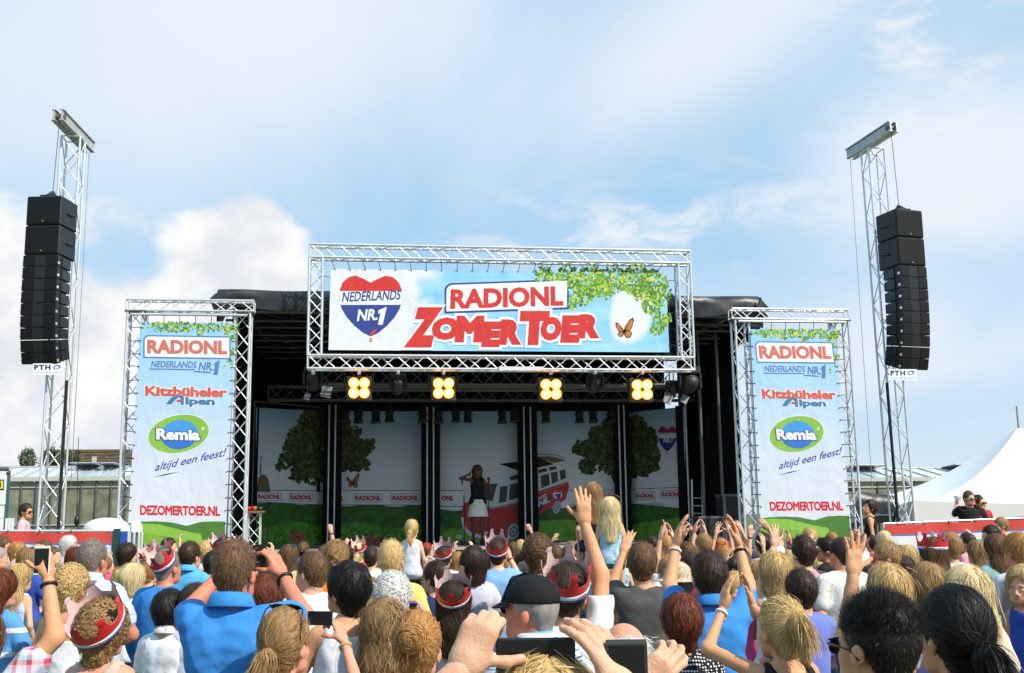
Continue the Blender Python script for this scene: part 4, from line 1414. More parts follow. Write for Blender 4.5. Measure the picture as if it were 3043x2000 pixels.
def nets(prims, vox, subs=(), clip=None, noise=None, pad=.03):
    """surface of the blended volumes as (verts, quads)"""
    lo = np.min([p.lo for p in prims], 0) - pad
    hi = np.max([p.hi for p in prims], 0) + pad
    if clip:
        lo = np.maximum(lo, clip[0])
        hi = np.minimum(hi, clip[1])
    n = np.maximum(4, np.ceil((hi - lo) / vox).astype(int) + 1)
    ax = [lo[i] + vox * np.arange(n[i]) for i in range(3)]
    D = np.full(n, .3, np.float32)
    for p, sub in [(p, 0) for p in prims] + [(p, 1) for p in subs]:
        m = p.k + 2.5 * vox
        i0 = np.clip(np.floor((p.lo - m - lo) / vox).astype(int), 0, n - 1)
        i1 = np.clip(np.ceil((p.hi + m - lo) / vox).astype(int) + 1, 1, n)
        if np.any(i1 <= i0):
            continue
        G = np.stack(np.meshgrid(*[ax[i][i0[i]:i1[i]] for i in range(3)], indexing='ij'), -1)
        v = p(G)
        S = D[i0[0]:i1[0], i0[1]:i1[1], i0[2]:i1[2]]
        S[...] = -smin(-S, v, p.k) if sub else smin(S, v, p.k)
    if noise is not None:
        G = np.stack(np.meshgrid(*ax, indexing='ij'), -1)
        D += noise(G)
    D[0] = D[-1] = .3
    D[:, 0] = D[:, -1] = .3
    D[:, :, 0] = D[:, :, -1] = .3
    ins = D < 0
    c = [(i, j, k) for i in (0, 1) for j in (0, 1) for k in (0, 1)]
    sl = lambda A, o: A[o[0]:A.shape[0] - 1 + o[0], o[1]:A.shape[1] - 1 + o[1], o[2]:A.shape[2] - 1 + o[2]]
    cnt = sum(sl(ins, o).astype(np.int8) for o in c)
    act = np.argwhere((cnt > 0) & (cnt < 8))
    if len(act) == 0:
        return np.zeros((0, 3)), np.zeros((0, 4), int)
    vid = np.full(cnt.shape, -1, np.int64)
    vid[tuple(act.T)] = np.arange(len(act))
    cv = np.stack([D[tuple((act + o).T)] for o in c], 1)
    pos = np.zeros((len(act), 3))
    num = np.zeros(len(act))
    for i in range(8):
        for j in range(i + 1, 8):
            oi, oj = np.array(c[i]), np.array(c[j])
            if abs(oi - oj).sum() != 1:
                continue
            a, b = cv[:, i], cv[:, j]
            m = (a < 0) != (b < 0)
            t = np.where(m, a / np.where(m, a - b, 1), 0)
            pos += np.where(m[:, None], oi + t[:, None] * (oj - oi), 0)
            num += m
    V = lo + vox * (act + pos / num[:, None])
    Q = []
    for axis in range(3):
        s0 = [slice(None)] * 3
        s1 = [slice(None)] * 3
        s0[axis], s1[axis] = slice(0, -1), slice(1, None)
        a, b = ins[tuple(s0)], ins[tuple(s1)]
        u, v = [(1, 2), (2, 0), (0, 1)][axis]
        e = np.argwhere(a != b)
        e = e[(e[:, u] > 0) & (e[:, v] > 0)]
        if len(e) == 0:
            continue
        flip = b[tuple(e.T)]
        du, dv = np.zeros(3, int), np.zeros(3, int)
        du[u], dv[v] = 1, 1
        ok = (e[:, u] < cnt.shape[u]) & (e[:, v] < cnt.shape[v])
        e, flip = e[ok], flip[ok]
        q = np.stack([vid[tuple((e - du - dv).T)], vid[tuple((e - dv).T)], vid[tuple(e.T)], vid[tuple((e - du).T)]], 1)
        q[flip] = q[flip][:, ::-1]
        Q.append(q)
    Q = np.concatenate(Q)
    Q = Q[(Q >= 0).all(1)]
    return V, Q


def relax(V, Q, it=1, f=.5):
    for _ in range(it):
        acc = np.zeros_like(V)
        n = np.zeros(len(V))
        for a, b in ((0, 1), (1, 2), (2, 3), (3, 0)):
            np.add.at(acc, Q[:, a], V[Q[:, b]])
            np.add.at(acc, Q[:, b], V[Q[:, a]])
            np.add.at(n, Q[:, a], 1)
            np.add.at(n, Q[:, b], 1)
        V = V * (1 - f) + f * acc / np.maximum(n, 1)[:, None]
    return V


def to_mesh(name, V, Q, smooth=True, attr=None):
    me = bpy.data.meshes.new(name)
    me.vertices.add(len(V))
    me.vertices.foreach_set('co', np.asarray(V, np.float32).ravel())
    k = Q.shape[1]
    me.loops.add(len(Q) * k)
    me.polygons.add(len(Q))
    me.loops.foreach_set('vertex_index', np.asarray(Q, np.int32).ravel())
    me.polygons.foreach_set('loop_start', np.arange(0, len(Q) * k, k, dtype=np.int32))
    if smooth:
        me.polygons.foreach_set('use_smooth', np.ones(len(Q), bool))
    if attr is not None:
        a = me.attributes.new('shade', 'FLOAT', 'POINT')
        a.data.foreach_set('value', np.asarray(attr, np.float32))
    me.update()
    me.validate()
    return me


def joinparts(parts):
    Vs, Qs, b = [], [], 0
    for V, Q in parts:
        Vs.append(V)
        Qs.append(Q + b)
        b += len(V)
    return np.concatenate(Vs), np.concatenate(Qs)


def xform(VQ, M):
    M = np.array(M)
    return VQ[0] @ M[:3, :3].T + M[:3, 3], VQ[1]


# ---- heads: origin at the top of the neck, face towards +Y, crown at z = .2
def head_prims(kind):
    f = kind == 'f'
    p = [Ell((0, -.012, .106), (.075, .097, .094), k=.02),
         Ell((0, .035, .05), (.062, .062, .082), k=.03),
         Cap((-.028, .06, -.012), (.028, .06, -.012), .036 if not f else .032, .036 if not f else .032, k=.03),
         Ell((0, .082, -.026), (.022 if not f else .018, .018, .017), k=.02),
         Ell((-.045, .062, .036), (.022, .022, .02), k=.025), Ell((.045, .062, .036), (.022, .022, .02), k=.025),
         Cap((-.034, .083, .076), (.034, .083, .076), .013, .013, k=.02),
         Cap((0, .097, .066), (0, .117, .026), .008, .0125, k=.012),
         Cap((-.012, .104, .02), (.012, .104, .02), .009, .009, k=.01),
         Cap((-.017, .0945, -.001), (.017, .0945, -.001), .0065, .0065, k=.008),
         Cap((-.014, .0925, -.011), (.014, .0925, -.011), .0068, .0068, k=.008)]
    r = .054 if not f else .046
    p += [Cap((0, -.018, .05), (0, -.028, -.13), r, r + .004, (1, 1.06, 1), k=.03)]
    for s in (-1, 1):
        p += [Ell((s * .079, -.008, .046), (.007, .020, .031), (-s * 18, 'Z'), k=.008),
              Ell((s * .0835, -.016, .052), (.006, .016, .026), (-s * 28, 'Z'), k=.006),
              Ell((s * .031, .088, .056), (.013, .010, .009), k=.006)]
    subs = [Ell((s * .031, .106, .058), (.020, .013, .013), k=.012) for s in (-1, 1)]
    return p, subs


HEADS = {}
for kd in ('m', 'f'):
    pr_, sb_ = head_prims(kd)
    for hv_ in (.0062, .009, .0125):
        v_ = nets(pr_, hv_, sb_, clip=(np.array([-1, -1, -.12]), np.array([1, 1, 1])))
        HEADS[kd, hv_] = (relax(*v_, 1, .4), v_[1])


# ---- hands: wrist at origin, fingers towards +Z, palm faces -Y, thumb on +X (mirror for the other hand)
def hand_prims(pose):
    F = [(.027, .092, .030, .024, .019), (.009, .096, .034, .027, .020), (-.009, .092, .031, .025, .019), (-.026, .083, .024, .019, .017)]  # x, base z, bones
    spread = {'cam': 5, 'flat': 5, 'open': 9, 'wave': 15, 'clap': 4, 'grip': 3, 'fist': 2, 'point': 2, 'hold': 6, 'rest': 4, 'pinch': 8}[pose]
    curl = {'cam': (55, 62, 35), 'flat': (12, 22, 18), 'open': (8, 10, 8), 'wave': (-4, 8, 8), 'clap': (12, 8, 6), 'grip': (45, 55, 30), 'fist': (80, 95, 60), 'point': (80, 95, 60), 'hold': (28, 40, 25), 'rest': (25, 30, 20), 'pinch': (38, 50, 35)}[pose]
    prims = [Cap((.02, 0, .02), (.026, .002, .082), .015, .0135, (1, .85, 1), k=.014), Cap((.006, 0, .015), (.009, .002, .088), .016, .014, (1, .85, 1), k=.014),
             Cap((-.008, 0, .02), (-.009, .002, .085), .015, .013, (1, .85, 1), k=.014), Cap((-.018, 0, .02), (-.025, .001, .075), .014, .0125, (1, .85, 1), k=.014),
             Cap((0, .002, -.06), (0, 0, .02), .026, .024, (1, .82, 1), k=.02), Ell((.026, -.010, .036), (.017, .014, .028), k=.014)]
    for i, (x, z, b1, b2, b3) in enumerate(F):
        p = np.array((x, .002, z))
        a = R((1.5 - i) * spread / 1.5)
        c = 0.0
        cu = (0, 6, 6) if (pose == 'point' and i == 0) else curl
        r = .0098 if i < 3 else .0085
        for j, L in enumerate((b1 * 1.25, b2 * 1.15, b3 * 1.1)):
            c += R(cu[j] + i * (2 if curl[0] > 0 else 0))
            d = np.array((math.sin(a) * math.cos(c), -math.sin(c), math.cos(a) * math.cos(c)))
            q = p + d * L
            prims.append(Cap(p, q, r, r * .92, k=.006))
            p, r = q, r * .93
    th = {'cam': ((.9, -.3, .3), (.75, -.35, .55)), 'flat': ((.6, -.7, .4), (.3, -.8, .5)), 'open': ((.75, -.25, .6), (.6, -.2, .78)), 'wave': ((.85, -.15, .5), (.7, -.1, .7)), 'clap': ((.5, -.3, .8), (.3, -.2, .93)), 'grip': ((.5, -.72, .5), (.0, -.75, .65)),
          'fist': ((.3, -.75, .6), (-.6, -.65, .4)), 'point': ((.3, -.75, .6), (-.6, -.65, .4)), 'hold': ((.45, -.75, .45), (.05, -.8, .6)), 'rest': ((.5, -.5, .7), (.3, -.5, .8)), 'pinch': ((.55, -.7, .45), (.15, -.85, .5))}[pose]
    p = np.array((.030, -.010, .035))
    r = .0125
    for d, L in zip((th[0], th[1]), (.042, .034)):
        d = np.array(d) / np.linalg.norm(d)
        q = p + d * L
        prims.append(Cap(p, q, r, r * .88, k=.009))
        p, r = q, r * .9
    return prims


HANDS = {}


def hand(pose, vox=.0052):
    key = (pose, vox)
    if key not in HANDS:
        v = nets(hand_prims(pose), vox, pad=.012)
        HANDS[key] = (relax(*v, 1, .35), v[1])
    return HANDS[key]


# ---- body below the neck; arms given by elbow and wrist
BUILD = {'m': dict(sh=.164, ch=.142, wa=.130, hi=.100, arm=.046, cy=.70), 'b': dict(sh=.174, ch=.158, wa=.158, hi=.110, arm=.050, cy=.80),
         'f': dict(sh=.145, ch=.126, wa=.110, hi=.110, arm=.038, cy=.70), 'w': dict(sh=.156, ch=.146, wa=.142, hi=.120, arm=.043, cy=.80),
         'c': dict(sh=.150, ch=.130, wa=.122, hi=.096, arm=.038, cy=.74)}


def torso_prims(B_, g=0.0):
    """g: how far clothing stands off the skin"""
    sh, ch, wa, hi, cy = B_['sh'], B_['ch'], B_['wa'], B_['hi'], B_['cy']
    return [Cap((0, -.005, 1.19), (0, -.012, 1.33), ch + g, ch * .96 + g, (1.06, cy, 1), k=.05),
            Cap((0, 0, 1.02), (0, 0, 1.16), wa + g, wa * 1.02 + g, (1.02, cy * 1.04, 1), k=.06),
            Cap((-hi * .75, 0, .95), (hi * .75, 0, .95), hi + g, hi + g, (1, .92, 1), k=.05),
            Cap((-sh * .78, -.012, 1.405), (sh * .78, -.012, 1.405), .052 + g, .052 + g, (1, 1.05, 1), k=.05),
            Cap((0, -.028, 1.462), (sh * .72, -.016, 1.418), .036 + g * .6, .034 + g, k=.04), Cap((0, -.028, 1.462), (-sh * .72, -.016, 1.418), .036 + g * .6, .034 + g, k=.04),
            Ell((-.07, -.06, 1.33), (.075 + g, .05 + g, .10 + g), k=.05), Ell((.07, -.06, 1.33), (.075 + g, .05 + g, .10 + g), k=.05)]


def leg_prims(B_, g=0.0, foot=True):
    hi = B_['hi']
    p = []
    for s in (-1, 1):
        p += [Cap((s * hi * .85, 0, .90), (s * .098, .005, .50), .084 + g, .056 + g, k=.03), Cap((s * .098, .005, .50), (s * .10, -.02, .10), .052 + g, .036 + g, k=.03)]
        if foot:
            p += [Cap((s * .10, -.045, .045), (s * .115, .14, .035), .038, .034, (1, 1, .9), k=.03)]
    return p


def arm_prims(S, E, W_, r, g=0.0, sleeve=1.0, hand_end=True):
    S, E, W_ = np.array(S), np.array(E), np.array(W_)
    if sleeve <= 1.0:
        return [Cap(S, S + (E - S) * sleeve, r + .002 + g, r + g + .004 * (g > 0), k=.022)]
    return [Cap(S, E, r + .004 + g, r * .86 + g, k=.025), Cap(E, E + (W_ - E) * (sleeve - 1), r * .9 + g, (r * .57 if g == 0 else r * .66) + g, k=.02)]


LOWER = {}


def lower_body(bk):
    if bk not in LOWER:
        B_ = BUILD[bk]
        LOWER[bk] = nets(leg_prims(B_, 0, False), .034, clip=(np.array([-1, -1, .07]), np.array([1, 1, .84])))
        tp = leg_prims(B_, .014, False) + [Cap((-B_['hi'] * .75, 0, .95), (B_['hi'] * .75, 0, .95), B_['hi'] + .012, B_['hi'] + .012, (1, .92, 1), k=.05)]
        v = nets(tp, .026, clip=(np.array([-1, -1, .09]), np.array([1, 1, 1.02])))
        sk = nets([Cap((0, 0, 1.0), (0, 0, .62), B_['hi'] + .05, B_['hi'] + .13, (1, .85, 1), k=.05)], .022, clip=(np.array([-1, -1, .60]), np.array([1, 1, 1.0])))
        LOWER[bk + 't'] = to_mesh('trousers', *v)
        LOWER[bk + 's'] = to_mesh('skirt', *sk)
    return LOWER[bk]


sv = nets([Cap((0, -.05, .05), (.012, .13, .04), .044, .042, (1, 1, .9), k=.02), Cap((0, -.04, .05), (0, -.035, .11), .045, .04, k=.02)], .012, clip=(np.array([-1, -1, .004]), np.array([1, 1, .12])))
SHOE = to_mesh('shoe', *sv)


def ik(S, T, L1, L2, pole):
    S, T, pole = np.array(S, float), np.array(T, float), np.array(pole, float)
    d = T - S
    L = np.linalg.norm(d)
    Lm = (L1 + L2) * .998
    if L > Lm:
        T = S + d * (Lm / L)
        L = Lm
    d = (T - S) / np.linalg.norm(T - S)
    x = (L1 * L1 - L2 * L2 + L * L) / (2 * L)
    hgt = math.sqrt(max(0, L1 * L1 - x * x))
    pv = pole - d * (pole @ d)
    pv = pv / max(1e-6, np.linalg.norm(pv))
    return S + d * x + pv * hgt, T


def frame(z, yhint):
    """rotation with local Z along z and local Y near yhint"""
    z = Vector(z).normalized()
    x = Vector(yhint).cross(z).normalized()
    y = z.cross(x)
    return Matrix((x, y, z)).transposed()


def vnoise(seed, amp, f=(14, 14, 22)):
    """soft cloth folds: long drapes plus finer pulls"""
    rs = np.random.RandomState(seed)
    ph = rs.uniform(0, 6.28, 8)
    dr = rs.normal(size=(8, 3)) * np.array(f)
    dr[5:] = rs.normal(size=(3, 3)) * np.array(f) * np.array((2.4, 2.4, 1.0))

    def fn(G):
        o = 0
        w = 1.7 * np.sin(G[..., 2] * 9 + ph[0]) + 1.2 * np.sin(G[..., 0] * 11 + ph[1])
        for i in range(8):
            q = np.sin(G @ dr[i] + ph[i] + w)
            o = o + (1 - np.abs(q)) * (1.0 if i < 5 else .6)
        return ((o - 2.6) * (-amp / 3)).astype(np.float32)
    return fn


L_UP, L_FO = .285, .255
ARM_DOWN = {'down': ((.02, -.03, -1), None)}


def make_body(bk, hk, arms, Mhead, vox=.0145, handvox=.0052, lower=True, headvox=.0062):
    """skin surface: torso, arms, head, hands as one mesh. arms: {'l': (elbow, wrist, hand pose, hand up, palm dir), 'r': ...}"""
    B_ = BUILD[bk]
    prims = torso_prims(B_)
    prims.append(Cap((0, -.025, 1.42), np.array(Mhead.translation) + np.array((0, -.022, -.03)), .060 if hk == 'm' else .050, .052 if hk == 'm' else .044, k=.03))
    parts = []
    for s, A in arms.items():
        S, E, W_, pose, palm = A
        d = (np.array(W_) - np.array(E))
        d /= np.linalg.norm(d)
        prims += arm_prims(S, E, np.array(W_), B_['arm'], 0, 2.0)
    V, Q = nets(prims, vox, clip=(np.array([-2, -2, .80]), np.array([2, 2, 3])))
    parts.append((V, Q))
    for s, A in arms.items():
        S, E, W_, pose, palm = A
        if pose is None:
            continue
        d = Vector(W_) - Vector(E)
        hd_ = palm[1] if isinstance(palm, tuple) and len(palm) == 2 else d
        pd = palm[0] if isinstance(palm, tuple) and len(palm) == 2 else palm
        M = frame(hd_, -Vector(pd)).to_4x4()
        if s == 'l':     # the template is a right hand
            M = M @ Matrix.Diagonal((-1, 1, 1, 1))
        sc = B_['arm'] / .050 * .5 + .5
        M = Matrix.Translation(W_) @ M @ Matrix.Diagonal((sc, sc, sc, 1))
        v, q = xform(hand(pose, handvox), M)
        if M.to_3x3().determinant() < 0:
            q = q[:, ::-1]
        parts.append((v, q))
    parts.append(xform(HEADS[hk, headvox], Mhead))
    if lower:
        parts.append(lower_body(bk))
    return joinparts(parts)


def make_shirt(bk, arms, kind, seed, vox=.0125, neck_z=1.475, fold=.006):
    B_ = BUILD[bk]
    g = .012
    prims = torso_prims(B_, g)
    sl = {'tee': .62, 'polo': .62, 'long': 1.95, 'tank': 0, 'tube': 0, 'strap': 0}[kind]
    if sl:
        for s, A in arms.items():
            prims += arm_prims(A[0], A[1], A[2], B_['arm'], g + .006, sl)
    prims.append(Cap((0, 0, .88), (0, 0, 1.05), B_['hi'] * 1.28 + g, B_['wa'] + g, (1.08, .82, 1), k=.05))
    subs = []
    nw = {'tee': .072, 'polo': .060, 'long': .066, 'tank': .088, 'strap': .09, 'tube': .3}[kind]
    if kind in ('tube',):
        top = 1.30
    else:
        top = 1.62
        subs.append(Ell((0, -.004, neck_z + .055), (nw, nw * 1.05, .085), k=.012) if kind != 'polo' else Ell((0, .0, neck_z + .075), (.056, .058, .07), k=.012))
        if kind in ('tank', 'strap'):
            subs.append(Ell((0, -.10, neck_z + .02), (.085, .12, .10), k=.02))
            for s in (-1, 1):
                subs.append(Ell((s * (B_['sh'] + .045), 0, 1.42), (.072, .13, .115), k=.02))
    V, Q = nets(prims, vox, subs, clip=(np.array([-2, -2, .86]), np.array([2, 2, top + .0])), noise=vnoise(seed, fold))
    parts = [(V, Q)]
    if kind == 'polo':   # turned-down collar
        n, vs, qs = 26, [], []
        prof = ((.060, 1.535), (.066, 1.545), (.074, 1.538), (.090, 1.494), (.088, 1.489), (.072, 1.505))
        for i in range(n):
            a = R(-150 + 300 * i / (n - 1)) - R(90)
            for r_, z_ in prof:
                vs.append((r_ * math.cos(a) * 1.06, r_ * math.sin(a) * 1.12 - .022, z_ + .012 * math.sin(a) * -1 - .012))
        m = len(prof)
        for i in range(n - 1):
            for j in range(m):
                qs.append((i * m + j, i * m + (j + 1) % m, (i + 1) * m + (j + 1) % m, (i + 1) * m + j))
        parts.append((np.array(vs), np.array(qs)))
    return joinparts(parts)


# ------------------------------------------------------------------ hair: a cap volume with combed strands lying on it
def cap_prims(t=.008, nape=.0, width=0.0):
    return [Ell((0, -.014, .108), (.079 + t + width, .101 + t, .097 + t), k=.02), Cap((0, -.058, .07), (0, -.050, nape), .058 + t, .048 + t * .6, (1.0 + width * 6, .85, 1), k=.03)]


def face_cut(y=.105, low=.10):
    return [Ell((0, y, .035), (.10, .085, low), k=.012)]


EARCUT = [Ell((s * .088, .008, .045), (.022, .026, .034), k=.010) for s in (-1, 1)]


def grad(prims, P, subs):
    e = 1e-3
    f0 = field_at(prims, P, subs)
    g = np.stack([field_at(prims, P + np.eye(3)[i] * e, subs) - f0 for i in range(3)], -1) / e
    return f0, g / np.maximum(np.linalg.norm(g, axis=-1, keepdims=True), 1e-6)


WSC = [1.0]


def strands(prims, subs, V, Q, n, length, flow, rs, width=.004, lift=.004, seg_=6, wave=0.0, wf=60.0, stand=0.0, zmin=-9, hug=True, zmaxroot=9):
    """ribbons traced along the hair volume. flow(P, N) gives the combing direction"""
    width *= WSC[0]
    tri = V[Q]
    area = np.linalg.norm(np.cross(tri[:, 1] - tri[:, 0], tri[:, 3] - tri[:, 0]), axis=1)
    cz = tri.mean(1)[:, 2]
    area = area * (cz > zmin) * (cz < zmaxroot)
    f = rs.choice(len(Q), n, p=area / area.sum())
    uv = rs.rand(n, 2)
    T = tri[f]
    P = (T[:, 0] * ((1 - uv[:, :1]) * (1 - uv[:, 1:])) + T[:, 1] * (uv[:, :1] * (1 - uv[:, 1:])) + T[:, 2] * (uv[:, :1] * uv[:, 1:]) + T[:, 3] * ((1 - uv[:, :1]) * uv[:, 1:]))
    L = length * rs.uniform(.6, 1.15, n)
    ph = rs.uniform(0, 6.28, n)
    rot = rs.uniform(-.5, .5, n)
    lf = lift * .8 * np.clip(np.exp(rs.normal(-.1, .55, n)), .15, 3.2)
    bias = rs.normal(0, .17, n)
    fly = rs.rand(n) < .07          # flyaway strands
    lf = np.where(fly, lf * 2.6 + .002, lf)
    bias = np.where(fly, bias * 2.5, bias)
    pts, nrm, tan = [], [], []
    for k in range(seg_ + 1):
        f0, N = grad(prims, P, subs)
        if hug:
            P = P - N * (f0 - lf * (1.0 + stand * k))[:, None]
        d = flow(P, N)
        d = d - N * np.sum(d * N, -1, keepdims=True) * (1.0 if hug else 0.0)
        d /= np.maximum(np.linalg.norm(d, axis=-1, keepdims=True), 1e-6)
        sd = np.cross(d, N)
        d = d + sd * bias[:, None]
        if wave:
            d = d + sd * (wave * np.sin(ph + k * L / seg_ * wf))[:, None]
            d /= np.linalg.norm(d, axis=-1, keepdims=True)
        pts.append(P.copy())
        nrm.append(N)
        tan.append(d)
        P = P + d * (L / seg_)[:, None]
    vs = np.zeros((n, seg_ + 1, 2, 3))
    for k in range(seg_ + 1):
        sd = np.cross(tan[k], nrm[k])
        sd = sd * np.cos(rot)[:, None] + nrm[k] * np.sin(rot)[:, None]
        w = width * .5 * min(1.0, 1.25 - .95 * (k / seg_) ** 2) * (.55 if k == 0 else 1)
        vs[:, k, 0] = pts[k] + sd * w
        vs[:, k, 1] = pts[k] - sd * w
    b = np.arange(n)[:, None] * (2 * (seg_ + 1))
    qs = []
    for k in range(seg_):
        i = b + 2 * k
        qs.append(np.concatenate([i, i + 1, i + 3, i + 2], 1))
    sh = np.repeat(np.clip(rs.normal(.5, .2, n), 0, 1), 2 * (seg_ + 1))
    return vs.reshape(-1, 3), np.concatenate(qs), sh


def tufts(roots, dirs, n, length, rs, width, spread, droop=0.0, wave=0.0, seg_=7):
    """free-hanging bundle of ribbons (ponytails, buns' loose ends)"""
    i = rs.choice(len(roots), n)
    P = np.array(roots)[i] + rs.normal(size=(n, 3)) * .004
    d = np.array(dirs)[i] + rs.normal(size=(n, 3)) * spread
    d /= np.linalg.norm(d, axis=1, keepdims=True)
    L = length * rs.uniform(.65, 1.1, n)
    vs = np.zeros((n, seg_ + 1, 2, 3))
    ph = rs.uniform(0, 6.28, n)
    side = rs.normal(size=(n, 3))
    for k in range(seg_ + 1):
        sd = np.cross(d, side)
        sd /= np.maximum(np.linalg.norm(sd, axis=1, keepdims=True), 1e-6)
        w = width * .5 * (1.15 - .9 * (k / seg_) ** 2)
        vs[:, k, 0], vs[:, k, 1] = P + sd * w, P - sd * w
        P = P + d * (L / seg_)[:, None] + sd * (wave * np.sin(ph + k * 1.3))[:, None]
        d = d + np.array((0, 0, -droop / seg_ * 2.2))
        d /= np.linalg.norm(d, axis=1, keepdims=True)
    b = np.arange(n)[:, None] * (2 * (seg_ + 1))
    qs = [np.concatenate([b + 2 * k, b + 2 * k + 1, b + 2 * k + 3, b + 2 * k + 2], 1) for k in range(seg_)]
    sh = np.repeat(np.clip(rs.normal(.5, .2, n), 0, 1), 2 * (seg_ + 1))
    return vs.reshape(-1, 3), np.concatenate(qs), sh


DOWN = np.array((0, 0, -1.0))


def fl_whorl(wh=(0, -.06, .2), jit=.0):
    wh = np.array(wh)

    def f(P, N):
        d = P - wh
        return d / np.maximum(np.linalg.norm(d, axis=-1, keepdims=True), 1e-6) + .5 * DOWN
    return f


def fl_part(px=.015):
    """combed down from a parting along the top"""
    def f(P, N):
        d = np.zeros_like(P)
        d[:, 0] = np.sign(P[:, 0] - px) * np.clip((P[:, 2] - .12) * 12, 0, 1)
        d[:, 1] = -.35 * np.clip((P[:, 2] - .10) * 8, 0, 1) * (P[:, 1] < .03)
        return d + DOWN * .9
    return f


def fl_to(t):
    t = np.array(t)

    def f(P, N):
        d = t - P
        return d / np.maximum(np.linalg.norm(d, axis=-1, keepdims=True), 1e-6)
    return f


def fl_rand(rs):
    def f(P, N):
        return rs.normal(size=P.shape) + .25 * DOWN
    return f


HAIR = {}


